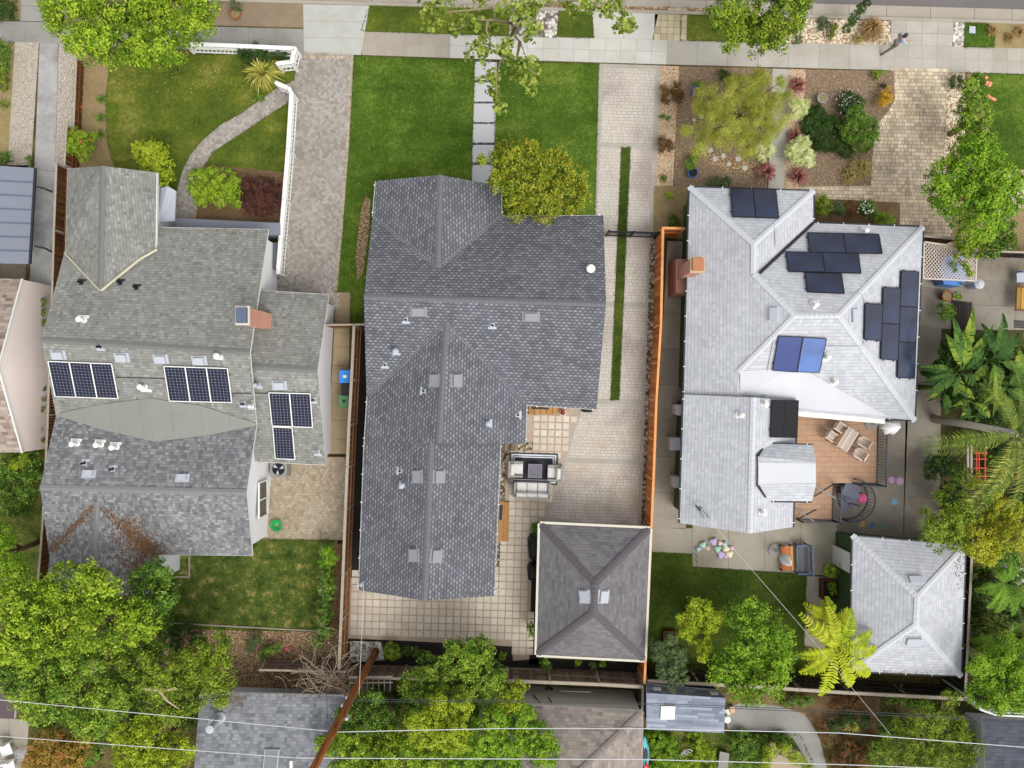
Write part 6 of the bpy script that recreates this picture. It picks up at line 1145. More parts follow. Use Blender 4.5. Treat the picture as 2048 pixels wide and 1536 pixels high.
for i in range(8): mb = MB(); x = 700+i*11.5; mb.bar(P(x, 1352, 2.03), P(x, 1382, 2.03), .04, .03); mb.build('rung', MAT['vent'], t)
# roof vent pipe, skylight and antenna of the slate-grey house
t, p, n = rthing('flue', 'tall round metal flue on the slate-grey roof', 'roof vent', 440, 1436, None); mb = MB(); mb.lathe(p, [(.3, 0), (.2, .15), (.15, .5), (.15, 1.1), (.17, 1.12), (.17, 1.2)], 18); mb.build('pipe', MAT['metal'], t); mb = MB(); mb.lathe(p+Vector((0, 0, 1.2)), [(.19, 0), (.19, .06), (0, .09)], 18); mb.build('cap', MAT['ventl'], t)
t, p, n = rthing('skylight', 'skylight frame on the slate-grey roof near the bottom edge', 'skylight', 543, 1524, None); o, *_ = rbox(t, 'frame', 543, 1524, 30, 50, MAT['metal'], .02, .1); rbox(t, 'pane', 543, 1524, 25, 45, MAT['vent'], .06, .08)
mb = MB(); p = on(592, 1520); mb.tube([p, p+Vector((0, 0, .8))], .05, 8); mb.box(p+Vector((0, 0, .8)), (.06, 0, 0), (0, .35, 0), (0, 0, .03)); tag(mb.build('service_mast', MAT['white'], origin=p), 'white service mast carrying the lowest wires over the slate-grey roof', 'mast')
p = on(1392, 1012); t = T('service_mast', 'black weatherhead with splayed wires on the pale west roof', 'mast', p); mb = MB(); mb.tube([p, p+Vector((0, 0, .7))], .04, 8); mb.lathe(p+Vector((0, 0, .65)), [(.05, 0), (.1, .05), (.08, .12), (0, .16)], 10); mb.build('mast', MAT['dark'], t)
for k in range(4): mb = MB(); q_ = p+Vector((0, 0, .7)); e = p+Vector((.2+.12*k, -.5-.06*(k % 2), .35)); mb.tube([q_, q_.lerp(e, .5)+Vector((.05*k, -.05, -.2)), e], .012, 5); mb.build('wire_tail', MAT['black'], t)
p = on(727, 1163); t = T('service_mast', 'metal weatherhead near the south-west corner of the charcoal roof', 'mast', p); mb = MB(); mb.tube([p, p+Vector((0, 0, .6))], .04, 8); mb.build('mast', MAT['metal'], t); mb = MB(); mb.lathe(p+Vector((0, 0, .6)), [(.05, 0), (.09, .04), (0, .12)], 10); mb.build('cap', MAT['ventl'], t)
# ---------------------------------------------------------------- utility pole and wires
b0 = P(752, 1302, 0); t = T('utility_pole', 'rust-brown wooden utility pole leaning away at the bottom centre', 'utility pole', b0); top = Vector((b0.x-.15, b0.y-.1, 12.5)); q = Nt('pole_wood', .9); mp = q.n('ShaderNodeMapping'); q.l(q.tc.outputs['Object'], mp.inputs[0]); mp.inputs['Scale'].default_value = (9, 9, .5); n_ = q.noise(1.4, 5, .6, mp.outputs[0]); pm = q.out(q.ramp(n_, [(.3, C(92, 52, 24)), (.5, C(136, 82, 40)), (.7, C(168, 112, 62))]), n_, .4, .02)
mb = MB(); mb.tube([b0, b0.lerp(top, .33), b0.lerp(top, .66), top], [.19, .175, .16, .14], 14); mb.build('shaft', pm, t, smooth=True)
for f, s_ in ((.45, .12), (.62, .15), (.52, .08)): mb = MB(); p = b0.lerp(top, f); mb.box(p+Vector((-.22 if s_ < .14 else .26, -.05, 0)), (.06, 0, 0), (0, .05, 0), (0, 0, s_)); mb.build('bracket', MAT['metal'], t)
MAT['wirel'] = plain('pale_wire', C(214, 216, 216), .05, rough=.4); MAT['wired'] = plain('dark_wire', C(70, 72, 74), .05, rough=.5)
def wire(label, pts, r, m, sag=.0):
    V = [P(*q) for q in pts]; W_ = []
    for a, b in zip(V[:-1], V[1:]):
        for i in range(8): f = i/8; W_.append(a.lerp(b, f)-Vector((0, 0, sag*4*f*(1-f))))
    W_.append(V[-1]); mb = MB(); mb.tube(W_, r, 5); tag(mb.build('power_line', m, origin=V[0]), label, 'overhead wire', 'overhead wires')
wire('pale overhead wire, upper of the two leaving the pole to the left', [(-60, 1394, 8.5), (655, 1462, 8.5)], .015, MAT['wirel']); wire('pale overhead wire crossing just above the shed south edge, right of pole', [(675, 1464, 8.5), (1000, 1457, 8.3), (1290, 1457, 8.3), (1680, 1466, 8.4), (2120, 1500, 8.5)], .018, MAT['wirel'])
wire('lowest pale overhead wire to the left of the pole', [(-60, 1468, 9.5), (592, 1516, 9.5)], .015, MAT['wirel']); wire('lowest pale overhead wire running the whole way to the right', [(592, 1516, 9.5), (1290, 1519, 9.4), (1680, 1529, 9.4), (2120, 1546, 9.5)], .018, MAT['wirel'])
wire('dark overhead wire pair, upper strand across the shed', [(700, 1399, 7.2), (1000, 1400, 7.1), (1285, 1406, 7.1), (1700, 1422, 7.1), (2120, 1444, 7.2)], .014, MAT['wired']); wire('dark overhead wire pair, lower strand across the shed', [(700, 1403, 7.2), (1000, 1404, 7.1), (1285, 1409, 7.1), (1700, 1427, 7.1), (2120, 1448, 7.2)], .014, MAT['wired'])
wire('service drop crossing the right lawn from pale roof to tree', [(1393, 1008, 4.6), (1465, 1095, 5), (1600, 1250, 6), (1782, 1470, 7.8)], .0075, MAT['wirel']); wire('service drop over the left lawn hedge', [(640, 1060, 4), (650, 1300, 5.5), (655, 1440, 7.5)], .013, MAT['wired'])
wire('thin drop line to the charcoal roof weatherhead', [(727, 1163, 3.9), (725, 1240, 4.8), (718, 1390, 7)], .013, MAT['wirel']); wire('thin dark line over the tan roof', [(1130, 1452, 6), (1200, 1449, 6), (1290, 1456, 6)], .012, MAT['wired'])
# ---------------------------------------------------------------- trees
tree('tree', 'large yellow-green broadleaf tree over the sidewalk at the top left', 'tree', [(160, 40, 62), (250, 0, 85), (330, 40, 70), (220, 90, 42), (310, 92, 42), (372, 20, 52), (130, -10, 50), (395, 55, 28), (270, 105, 28), (180, 85, 38), (340, 118, 24), (410, -10, 40)], 7.5, MAT['l_yg'], .17, 3.6, trunk=(240, 25), tr=.22)
# street tree with bare arching branches
t = T('street_tree', 'sparse pale-green street tree with bare arching branches over the bright sidewalk', 'tree', P(1031, 62)); clus = [(862, 14, 14), (884, 6, 18), (855, 42, 10), (872, 48, 9), (908, 50, 10), (930, 22, 9), (932, 40, 11), (951, 52, 13), (905, 62, 7), (962, 78, 12), (985, 52, 9), (944, 104, 11), (963, 110, 10), (978, 96, 9), (958, 92, 7), (1008, 98, 9), (1016, 86, 8), (1000, 20, 9), (1035, 8, 20), (1052, 32, 17), (1068, 50, 12), (1030, 35, 12), (1075, 12, 14), (1060, 72, 9), (974, 156, 11), (988, 152, 9), (982, 178, 8), (990, 192, 8), (994, 206, 7), (999, 218, 6), (1018, 122, 12), (1040, 132, 14), (1062, 128, 13), (1070, 146, 13), (1050, 158, 12), (1062, 170, 10), (1025, 142, 9), (1020, 112, 7), (1134, 8, 14), (1148, 22, 8), (1175, 4, 12), (1180, 16, 8), (1205, 6, 14), (1222, 22, 12), (1238, 14, 9), (1245, 38, 10), (1255, 54, 9), (1240, 58, 7), (1262, 50, 6), (1120, -5, 12), (965, 0, 10), (1090, -6, 14)]
c, n, k = crown([(x, y, r*1.15, random.uniform(5, 8.5)) for x, y, r in clus], 7, 3, .2, 2.0, .26); leafmesh('crown', c, n, .2, foliage('street_tree_leaf', C(84, 106, 26), C(142, 164, 58), C(192, 204, 96), tr=.4), t, .8, .6, clump=k)
mb = MB(); br = lambda pts, r: mb.tube([P(*p) for p in pts], r, 7); br([(1031, 62, 0), (1033, 50, 2.5), (1028, 45, 5)], [.19, .16, .12])
for pts in ([(1033, 50, 2.5), (1028, 70, 5), (1040, 84, 5.6), (1054, 118, 6)], [(1028, 60, 4), (1016, 80, 5.5), (1018, 102, 6), (1000, 124, 6.3), (994, 150, 6.6), (992, 200, 6.6)], [(1030, 48, 3.5), (990, 40, 6.5), (975, 40, 7), (950, 38, 7), (912, 60, 7.2)], [(990, 40, 6.5), (985, 15, 7), (940, 20, 7.3), (880, 25, 7.4), (865, 40, 7.5)], [(975, 40, 7), (972, 60, 6.8), (984, 92, 6.5), (962, 105, 6.3)], [(1030, 48, 3.5), (1055, 20, 6), (1130, 0, 7), (1200, 6, 7.3), (1245, 45, 7.2)], [(1040, 84, 5.6), (1033, 120, 6.2), (1060, 140, 6.5), (1078, 152, 6.6)], [(1018, 102, 6), (1008, 112, 6.2), (1006, 128, 6.3)], [(1055, 20, 6), (1040, 0, 6.8), (1030, -30, 7)]): br(pts, [.075-.06*i/(len(pts)-1) for i in range(len(pts))])
mb.build('trunk', plain('pale_bark', C(140, 130, 100), .25, 6), t, smooth=True)
tree('tree', 'golden-olive round tree overhanging the north eave of the charcoal house', 'tree', [(1018, 318, 34), (1058, 300, 22), (1048, 372, 46), (1105, 335, 38), (1130, 392, 38), (1088, 418, 30), (1152, 362, 24), (1002, 362, 26), (960, 322, 9), (1070, 330, 34), (1142, 335, 14), (1030, 420, 22), (1010, 290, 15), (1165, 395, 14)], 5.4, MAT['l_gold'], .15, 3.6, trunk=(1072, 350), clr=.27)
tree('tree', 'dark olive street tree right of the sand-coloured parkway pavers', 'tree', [(1450, 12, 36), (1510, 0, 58), (1572, 12, 42), (1488, 62, 32), (1545, 62, 34), (1440, 40, 22), (1590, 40, 22), (1515, 88, 22), (1562, 85, 16), (1460, 80, 20), (1600, 0, 22)], 6.2, MAT['l_olive'], .16, 3.5, trunk=(1512, 55))
tree('tree', 'bright green leafy tree at the right side over the cobble driveway edge', 'tree', [(1895, 352, 36), (1942, 330, 44), (1995, 362, 36), (1925, 408, 46), (1978, 430, 40), (1892, 408, 24), (1945, 300, 26), (2012, 400, 30), (1960, 460, 30), (1882, 378, 32), (1975, 385, 44), (2022, 365, 24), (1915, 320, 28), (1975, 318, 28)], 5.6, MAT['l_bright'], .16, 3.6, trunk=(1935, 372), clr=.28)
tree('tree', 'small glossy green tree just below the large bright one near dark fence', 'tree', [(1990, 472, 28), (2014, 462, 20), (1982, 496, 22), (2020, 486, 14)], 3.6, MAT['l_mid'], .14, 3, clr=.22)
tree('tree', 'olive-yellow small tree touching the white lattice trellis', 'tree', [(1936, 478, 26), (1925, 505, 16), (1948, 500, 18), (1932, 530, 7), (1940, 545, 6)], 3.4, MAT['l_yg'], .13, 3, clr=.2)
tree('tree', 'tall shaggy hedge of mixed green along the right lawn edge', 'hedge', [(1938, 180, 20), (1945, 205, 24), (1952, 232, 28), (1930, 262, 24), (1965, 262, 26), (1958, 285, 22), (1935, 288, 20), (1925, 225, 16)], 2.8, MAT['l_mixed'], .13, 3.2, clr=.22)
tree('tree', 'large yellow-green tree, upper one of the mass at the bottom left', 'tree', [(52, 1205, 52), (138, 1172, 50), (205, 1178, 34), (120, 1248, 66), (210, 1250, 58), (45, 1285, 50), (280, 1240, 42), (180, 1148, 28), (30, 1160, 28)], 7.0, MAT['l_yg'], .17, 3.6, trunk=(140, 1215), tr=.22)
tree('tree', 'dark glossy tree leaning onto the mottled roof corner, bottom left', 'tree', [(300, 1165, 36), (332, 1200, 28), (282, 1195, 34), (318, 1142, 20), (330, 1170, 22)], 5.8, MAT['l_mid'], .15, 3.5, trunk=(300, 1185))
tree('tree', 'rounded olive tree with a bare twisted limb, lower centre of the left mass', 'tree', [(400, 1322, 40), (432, 1302, 32), (385, 1378, 42), (330, 1352, 46), (278, 1312, 44), (436, 1345, 34), (345, 1410, 34), (430, 1385, 26), (300, 1395, 30)], 5.6, MAT['l_olive'], .15, 3.5, trunk=(365, 1345))
tree('tree', 'broad mid-green tree at the left above the patio corner', 'tree', [(52, 1372, 40), (112, 1392, 50), (182, 1352, 52), (222, 1398, 40), (90, 1330, 44), (150, 1320, 40), (70, 1420, 24), (180, 1440, 34)], 5.8, MAT['l_mixed'], .15, 3.4, trunk=(135, 1365))
tree('tree', 'orange-tinged shrubby tree at the bottom left by the patio', 'tree', [(100, 1492, 38), (148, 1505, 32), (75, 1520, 26), (130, 1530, 30), (170, 1480, 18)], 3.4, MAT['l_orange'], .13, 3.3, clr=.22)
tree('tree', 'yellow-topped tree at the bottom edge beside the slate-grey roof', 'tree', [(300, 1490, 42), (352, 1502, 36), (262, 1518, 36), (240, 1470, 24), (330, 1535, 40), (382, 1488, 16), (290, 1450, 22)], 4.8, MAT['l_lime'], .14, 3.4, clr=.26)
tree('tree', 'bright green bush at the left edge above the big tree mass', 'tree', [(10, 1112, 38), (0, 1072, 30), (30, 1135, 24)], 4.0, MAT['l_bright'], .14, 3.4, clr=.26)
tree('tree', 'vine-covered mixed green tree behind the black-mulched bed, bottom centre', 'tree', [(925, 1322, 42), (868, 1352, 42), (958, 1300, 28), (975, 1352, 34), (830, 1368, 30), (905, 1295, 16), (985, 1395, 28), (1000, 1360, 16), (935, 1372, 38), (880, 1390, 24)], 4.2, MAT['l_mixed'], .13, 3.6, clr=.24)
tree('tree', 'small-leaved green tree right of the utility pole base', 'tree', [(738, 1412, 34), (700, 1432, 28), (765, 1442, 26), (722, 1452, 26), (752, 1395, 14), (690, 1460, 22)], 4.2, MAT['l_mid'], .12, 3, clr=.22)
tree('tree', 'soft lime conifer, tallest in the middle of the bottom grove', 'tree', [(882, 1432, 34), (920, 1415, 24), (850, 1462, 34), (905, 1470, 34), (878, 1400, 14), (832, 1440, 18)], 6.0, MAT['l_lime'], .12, 4.4, clr=.2)
tree('tree', 'dense green tree at the bottom centre left, crossed by the pale wires', 'tree', [(700, 1502, 44), (760, 1498, 40), (800, 1520, 44), (650, 1490, 20), (720, 1530, 40), (860, 1520, 40), (790, 1478, 26)], 5.0, MAT['l_yg'], .13, 3.8, clr=.24)
tree('tree', 'dense green conifer at the bottom centre right of the lime one', 'tree', [(960, 1478, 38), (1010, 1490, 40), (1075, 1480, 36), (1048, 1440, 34), (1000, 1532, 42), (930, 1520, 36), (1088, 1505, 30), (990, 1440, 28)], 5.4, MAT['l_bright'], .12, 4, clr=.22)
tree('tree', 'yellow-flecked light green tree beside the tan roof corner', 'tree', [(1022, 1392, 24), (1040, 1375, 14), (1005, 1415, 24), (1035, 1410, 20)], 4.6, MAT['l_lime'], .12, 3.4, clr=.2)
tree('tree', 'glossy bright tree with pointed leaves on the right back lawn', 'tree', [(1478, 1228, 28), (1532, 1238, 30), (1562, 1272, 24), (1502, 1285, 48), (1456, 1330, 32), (1545, 1322, 38), (1480, 1372, 32), (1532, 1372, 30), (1432, 1352, 14), (1572, 1310, 16), (1500, 1205, 14), (1560, 1345, 20), (1500, 1400, 14)], 4.8, MAT['l_bright'], .2, 3.2, trunk=(1505, 1300), aspect=.38)
tree('tree', 'star-shaped yellow-green tree left of the glossy one', 'tree', [(1400, 1218, 22), (1372, 1245, 20), (1420, 1240, 24), (1396, 1268, 24), (1410, 1298, 15), (1360, 1235, 9), (1385, 1205, 9), (1440, 1235, 12), (1372, 1268, 12), (1405, 1315, 8)], 3.8, MAT['l_lime'], .12, 3.6, clr=.18)
tree('tree', 'feathery blue-green conifer by the shed and dark fence', 'tree', [(1342, 1280, 14), (1322, 1302, 20), (1352, 1312, 22), (1335, 1340, 22), (1362, 1350, 16), (1310, 1285, 8), (1345, 1372, 10)], 3.6, MAT['l_blue'], .09, 4.2, clr=.17)
tree('tree', 'loose olive tree over the yard concrete north of the pale garage', 'tree', [(1858, 1058, 26), (1898, 1000, 30), (1895, 1048, 34), (1925, 1020, 28), (1938, 960, 20), (1880, 1080, 22), (1850, 1035, 16), (1915, 1080, 22)], 5.0, MAT['l_olive'], .13, 2.6, trunk=(1910, 1040), clr=.24)
tree('tree', 'yellow-tipped tree right of the loose olive one, east of the pale garage', 'tree', [(1962, 1070, 38), (1998, 1042, 36), (2025, 1078, 30), (1975, 1100, 28), (1990, 1005, 22), (2020, 1020, 24), (1948, 1100, 16)], 5.2, MAT['l_yellow'], .13, 3.2, clr=.24)
tree('tree', 'billowing bright green tree at the right edge below the yuccas', 'tree', [(1982, 1338, 44), (2028, 1318, 40), (1962, 1388, 28), (2015, 1385, 40), (2045, 1360, 30), (1990, 1408, 20), (1955, 1330, 20)], 4.6, MAT['l_bright'], .13, 3.6, clr=.26)
tree('tree', 'willow-like olive tree at the bottom right over the wires', 'tree', [(1852, 1440, 34), (1900, 1460, 38), (1800, 1490, 34), (1872, 1505, 42), (1940, 1490, 26), (1760, 1515, 26), (1830, 1532, 40), (1900, 1400, 18), (1810, 1450, 22), (1930, 1530, 30)], 4.4, MAT['l_olive'], .15, 3, clr=.24, aspect=.28)
tree('palo_verde', 'wispy yellow-green palo verde arching over the front mulch bed', 'tree', [(1440, 205, 36), (1500, 190, 42), (1515, 240, 42), (1452, 262, 36), (1490, 285, 30), (1412, 270, 26), (1555, 200, 26), (1548, 245, 22), (1420, 225, 24), (1400, 190, 12), (1560, 165, 12), (1375, 260, 10), (1520, 155, 22), (1470, 165, 18), (1535, 275, 20), (1395, 220, 12), (1400, 300, 8)], 3.6, MAT['l_wisp'], .1, 4.6, trunk=(1480, 240), clr=.34, aspect=.26, shell=.45, tr=.06)
# ---------------------------------------------------------------- shrubs
sh_ = [
 ('dark shaded undergrowth under the big bottom-left trees, west part', [(20, 1340, 34), (70, 1340, 34), (120, 1320, 36), (160, 1300, 34), (40, 1280, 34), (100, 1440, 30), (160, 1430, 34), (60, 1240, 30)], 2.2, 'l_mid', .15),
 ('dark shaded undergrowth under the big bottom-left trees, east part', [(230, 1320, 36), (260, 1370, 34), (300, 1290, 34), (250, 1430, 34), (210, 1460, 32), (320, 1240, 26), (380, 1440, 22), (180, 1500, 30), (290, 1440, 26)], 2.2, 'l_mid', .15),
 ('dark undergrowth between the trees of the bottom centre grove', [(820, 1420, 30), (770, 1460, 30), (940, 1430, 30), (990, 1460, 28), (1040, 1500, 30), (900, 1520, 30), (660, 1520, 20), (800, 1490, 24)], 2.4, 'l_mid', .14),
 ('deep green understory beneath the bananas, upper', [(1930, 700, 26), (1985, 690, 28), (2030, 720, 30), (1960, 760, 30), (2010, 800, 30), (1920, 790, 24)], 1.6, 'l_dark', .16),
 ('deep green understory beneath the long palm frond', [(1980, 850, 28), (2030, 840, 28), (2040, 980, 26), (2000, 960, 22), (1900, 990, 26), (1940, 1030, 26), (2030, 1030, 22)], 1.6, 'l_dark', .15),
 ('deep green understory right of the pale garage', [(1960, 1130, 24), (2010, 1120, 26), (2035, 1160, 22), (1965, 1205, 22), (2020, 1290, 24), (1958, 1260, 16)], 1.2, 'l_mid', .15),
 ('low leafy filler around the red climbing frame', [(1925, 880, 20), (1915, 940, 20), (1975, 985, 22), (1990, 925, 20), (2035, 940, 22), (1920, 1065, 22), (1960, 895, 16)], 1.0, 'l_mid', .14),
 ('broad-leaved filler between the banana stems', [(1900, 700, 22), (1950, 690, 24), (1880, 740, 20), (1975, 745, 24), (2040, 755, 24), (1945, 830, 20), (1895, 800, 16)], 1.9, 'l_ban', .3),
 ('mixed undergrowth under the willow-like bottom right tree', [(1780, 1450, 28), (1830, 1470, 30), (1880, 1430, 26), (1920, 1480, 26), (1760, 1500, 26), (1850, 1520, 30), (1910, 1525, 26)], 1.6, 'l_mid', .13),
 ('scrubby reddish growth along the bottom right garden', [(1690, 1490, 20), (1720, 1510, 22), (1670, 1520, 16), (1700, 1540, 18), (1745, 1480, 14)], .6, 'l_rust', .09),
 ('bright lime shrub behind the front gable of the olive-grey house', [(298, 308, 28), (322, 332, 26), (276, 296, 12), (318, 304, 20), (332, 358, 18), (300, 330, 20)], 1.9, 'l_lime', .12),
 ('boxy yellow-green hedge right of the curved path', [(398, 356, 20), (425, 354, 20), (452, 362, 24), (410, 382, 24), (440, 390, 26), (462, 388, 20), (392, 378, 16), (470, 368, 14), (402, 400, 14), (470, 405, 12)], 1.4, 'l_yg', .1),
 ('boxy burgundy hedge next to the yellow-green one by the white fence', [(498, 372, 18), (524, 372, 20), (545, 376, 16), (500, 396, 20), (530, 400, 22), (522, 418, 16), (546, 412, 16), (548, 394, 14), (505, 414, 14)], 1.2, 'l_burg', .08),
 ('sprawling red-flowered rose bush over the stepped brown fence', [(160, 282, 20), (150, 268, 12), (178, 290, 13), (168, 312, 13), (146, 294, 12), (186, 275, 10)], 1.5, 'l_yg', .09),
 ('dark clipped hedge behind the front picket fence corner', [(490, 106, 14), (515, 104, 15), (540, 108, 14), (562, 106, 12), (500, 118, 12), (530, 116, 12)], .9, 'l_dark', .08),
 ('small clump of round leaves under the yucca by the path', [(516, 190, 7), (524, 196, 6), (512, 198, 6)], .3, 'l_mid', .09),
 ('low dark bush in the brown gravel parkway', [(468, 10, 9), (478, 14, 6)], .6, 'l_blue', .09),
 ('dark groundcover mound at the top left corner', [(10, 10, 20), (22, 25, 14), (0, 28, 14)], .5, 'l_dark', .09),
 ('bushy green perennials left of the aggregate drive strip, upper', [(5, 95, 16), (12, 110, 10), (2, 130, 14)], .6, 'l_mid', .09),
 ('ochre-green bush left of the aggregate drive strip, lower', [(8, 150, 14), (4, 170, 10), (10, 210, 8)], .5, 'l_olive', .09),
 ('green shrub against the ribbed carport roof', [(5, 318, 14), (14, 312, 8)], .8, 'l_mid', .09),
 ('weedy tuft on the grey drive strip', [(58, 318, 6), (60, 328, 4)], .3, 'l_mid', .07),
 ('ivy hedge strip along the beige wall, upper', [(86, 605, 7), (86, 625, 7), (84, 645, 7), (80, 690, 6)], 1.2, 'l_mid', .09),
 ('ivy hedge strip along the beige wall, lower', [(82, 780, 8), (81, 800, 8), (80, 820, 8), (79, 840, 8), (77, 862, 9), (80, 880, 9)], 1.2, 'l_mid', .09),
 ('rambling green thicket below the beige house', [(30, 935, 28), (62, 920, 20), (15, 975, 24), (50, 985, 24), (65, 950, 16), (30, 1010, 24)], 1.3, 'l_mid', .12),
 ('yellow-flowering patch in the thicket below the beige house', [(42, 925, 10), (28, 930, 8), (55, 915, 7)], 1.6, 'l_lime', .08),
 ('climbing shrub on the tan fence, topmost beside the left lawn', [(655, 1102, 15), (665, 1118, 13), (650, 1125, 12)], 1.6, 'l_bright', .1),
 ('climbing shrub on the tan fence, middle beside the left lawn', [(652, 1150, 15), (662, 1168, 14), (648, 1178, 14), (660, 1190, 12)], 1.5, 'l_mid', .1),
 ('climbing shrub on the tan fence, lower by the leaf litter bed', [(645, 1210, 14), (656, 1225, 12), (642, 1240, 13), (648, 1262, 16), (635, 1285, 13)], 1.4, 'l_mid', .1),
 ('grey-green shrub in the leaf litter bed below the left lawn', [(505, 1285, 11), (515, 1278, 9), (500, 1298, 8)], .7, 'l_blue', .08),
 ('pink-flowered shrub in the leaf litter bed', [(540, 1302, 12), (555, 1296, 8), (528, 1310, 9)], .7, 'l_mid', .08),
 ('low dark shrubs under the tree edge by the left lawn', [(345, 1262, 16), (370, 1258, 14), (355, 1290, 16), (395, 1275, 14), (385, 1300, 12)], .8, 'l_dark', .1),
 ('round clipped shrub, leftmost in the black mulch bed', [(783, 1298, 14), (790, 1306, 12), (778, 1308, 10)], .9, 'l_olive', .07),
 ('small round ball shrub in the black bed, left of a pair', [(816, 1301, 10)], .6, 'l_mid', .06), ('small round ball shrub in the black bed, right of a pair', [(836, 1304, 10)], .6, 'l_mid', .06),
 ('grey-green ball shrub in the black bed near the vine tree', [(982, 1308, 9)], .5, 'l_blue', .06),
 ('small green tuft in the black mulch square notch', [(1005, 1312, 8)], .4, 'l_bright', .06),
 ('shrub straddling the old plank edge under the garage corner', [(1090, 1326, 10), (1094, 1336, 7)], .9, 'l_mid', .07),
 ('small lime shrub under the garage south eave', [(1156, 1326, 6)], .5, 'l_lime', .06), ('little grey-green shrub under the garage south eave', [(1186, 1330, 8)], .5, 'l_blue', .06), ('small round lime shrub under the garage eave, rightmost', [(1205, 1327, 6)], .5, 'l_lime', .06),
 ('vertical green shrub at the left garage wall, upper', [(1073, 1055, 10), (1076, 1068, 9)], 1.1, 'l_mid', .07), ('vertical green shrub at the left garage wall, lower', [(1062, 1252, 9), (1062, 1266, 7)], 1.0, 'l_mid', .07),
 ('red-green shrub on chips beside the stamped driveway, uppermost left', [(1328, 182, 11), (1331, 200, 9)], .7, 'l_rust', .08), ('red-green shrub on chips beside the stamped driveway, uppermost right', [(1352, 178, 13), (1356, 195, 12)], .7, 'l_rust', .08),
 ('dark shrub on chips midway down the stamped driveway', [(1328, 285, 12), (1338, 293, 10), (1322, 296, 8)], .7, 'l_rust', .08),
 ('little green tuft on the chips strip, upper', [(1325, 233, 5), (1336, 236, 5)], .3, 'l_mid', .06), ('little green tuft on the chips strip, lower', [(1328, 357, 7)], .4, 'l_mid', .06),
 ('lime tuft in the bare bed beside the pale house', [(1338, 392, 8)], .5, 'l_lime', .07), ('round green shrub in the bare bed by the redwood fence', [(1344, 442, 11), (1350, 446, 9)], .7, 'l_mid', .07),
 ('succulents spilling round the blue glazed pot', [(1402, 172, 9), (1404, 184, 7), (1390, 168, 5)], .5, 'l_mixed', .07), ('white-flecked shrub above the empty cobalt pot', [(1385, 322, 12), (1380, 330, 8)], .6, 'l_mixed', .07),
 ('dark green mound at the upper edge of the palo verde', [(1446, 150, 10), (1455, 153, 8)], .5, 'l_dark', .07), ('grey-green cushion plant against the north wall of the pale house', [(1432, 368, 14), (1450, 366, 12)], .6, 'l_blue', .07),
 ('pale variegated shrub right of the concrete walk, upper', [(1592, 208, 12), (1602, 220, 14), (1588, 228, 10), (1610, 208, 9)], .9, 'l_pale', .09), ('pale variegated shrub right of the walk, lower', [(1585, 300, 17), (1602, 292, 17), (1596, 316, 17), (1612, 312, 15), (1618, 326, 10), (1606, 280, 10)], 1.0, 'l_pale', .09),
 ('pale variegated shrub at the foot of the palo verde', [(1518, 300, 13), (1532, 292, 12), (1525, 312, 11), (1540, 305, 9)], .9, 'l_pale', .09),
 ('spreading dark green groundcover mound in the right mulch bed', [(1640, 255, 30), (1620, 258, 22), (1662, 258, 26), (1645, 285, 20), (1680, 290, 18), (1695, 308, 14), (1632, 232, 20)], .55, 'l_dark', .07),
 ('rounded green shrub in the centre of the right mulch bed', [(1712, 245, 26), (1732, 258, 24), (1700, 265, 22), (1722, 284, 22), (1742, 276, 15), (1708, 226, 16)], 1.2, 'l_mid', .08),
 ('white-flowered dark shrub above the rounded green one', [(1700, 200, 16), (1716, 208, 14), (1690, 215, 14), (1682, 192, 9)], .7, 'l_dark', .07),
 ('golden-yellow ball shrub beside the cobble driveway', [(1768, 190, 11), (1776, 198, 9), (1765, 202, 9), (1774, 184, 8)], .8, 'l_gold2', .07), ('small olive tuft at the sidewalk edge of the mulch bed', [(1752, 150, 9), (1764, 145, 5)], .4, 'l_olive', .07), ('tiny dark shrub above the golden-yellow ball', [(1768, 170, 6)], .4, 'l_dark', .06),
 ('dark clipped dome on the gravel strip by the right driveway', [(1912, 164, 13)], .7, 'l_dark', .06), ('rose shrub with peach flowers at the top of the shaggy hedge', [(1950, 158, 12), (1965, 162, 9), (1940, 168, 10)], 1.1, 'l_mid', .09),
 ('olive-brown shrub first in the row by the pale house front', [(1642, 402, 14), (1650, 415, 14), (1640, 425, 12)], .9, 'l_olive', .08), ('blue-green shrub second in the row by the pale house front', [(1676, 415, 13), (1680, 424, 10)], .8, 'l_blue', .07), ('orange-flecked shrub third in the row by the pale house front', [(1700, 412, 11), (1706, 425, 11)], .7, 'l_rust', .07), ('white-flowered green shrub fourth in the row by the pale house front', [(1728, 415, 14), (1742, 425, 13), (1738, 410, 10)], .9, 'l_mid', .08), ('bright green shrub at the right end of the row by the pale house', [(1762, 438, 13), (1778, 440, 11)], .7, 'l_bright', .08),
 ('tall columnar dark shrub leaning on the street kerb bed', [(1692, 58, 9), (1702, 44, 10), (1712, 30, 10), (1724, 16, 10), (1733, 6, 8)], 1.8, 'l_dark', .09), ('grey-green low plants in the rock parkway bed', [(1645, 42, 9), (1655, 50, 7), (1640, 58, 6)], .4, 'l_blue', .07), ('olive tufts beside the columnar shrub', [(1668, 55, 8), (1662, 70, 8)], .4, 'l_olive', .07), ('blue-green tuft under the dark olive street tree', [(1597, 80, 8)], .4, 'l_blue', .06),
 ('dense dark green bush beside the yard concrete', [(1866, 922, 16), (1880, 935, 18), (1862, 945, 14), (1885, 915, 14)], 1.3, 'l_dark', .12), ('leafy green shrub beside the dark plank platform', [(1888, 615, 12), (1898, 625, 11), (1884, 632, 10)], 1.0, 'l_mid', .1), ('trailing green sprig on the terracotta jar', [(1914, 590, 7), (1920, 594, 5)], .8, 'l_bright', .08), ('plant growing through the blue tarp and lattice', [(1906, 530, 6), (1910, 542, 4)], 2.3, 'l_bright', .08),
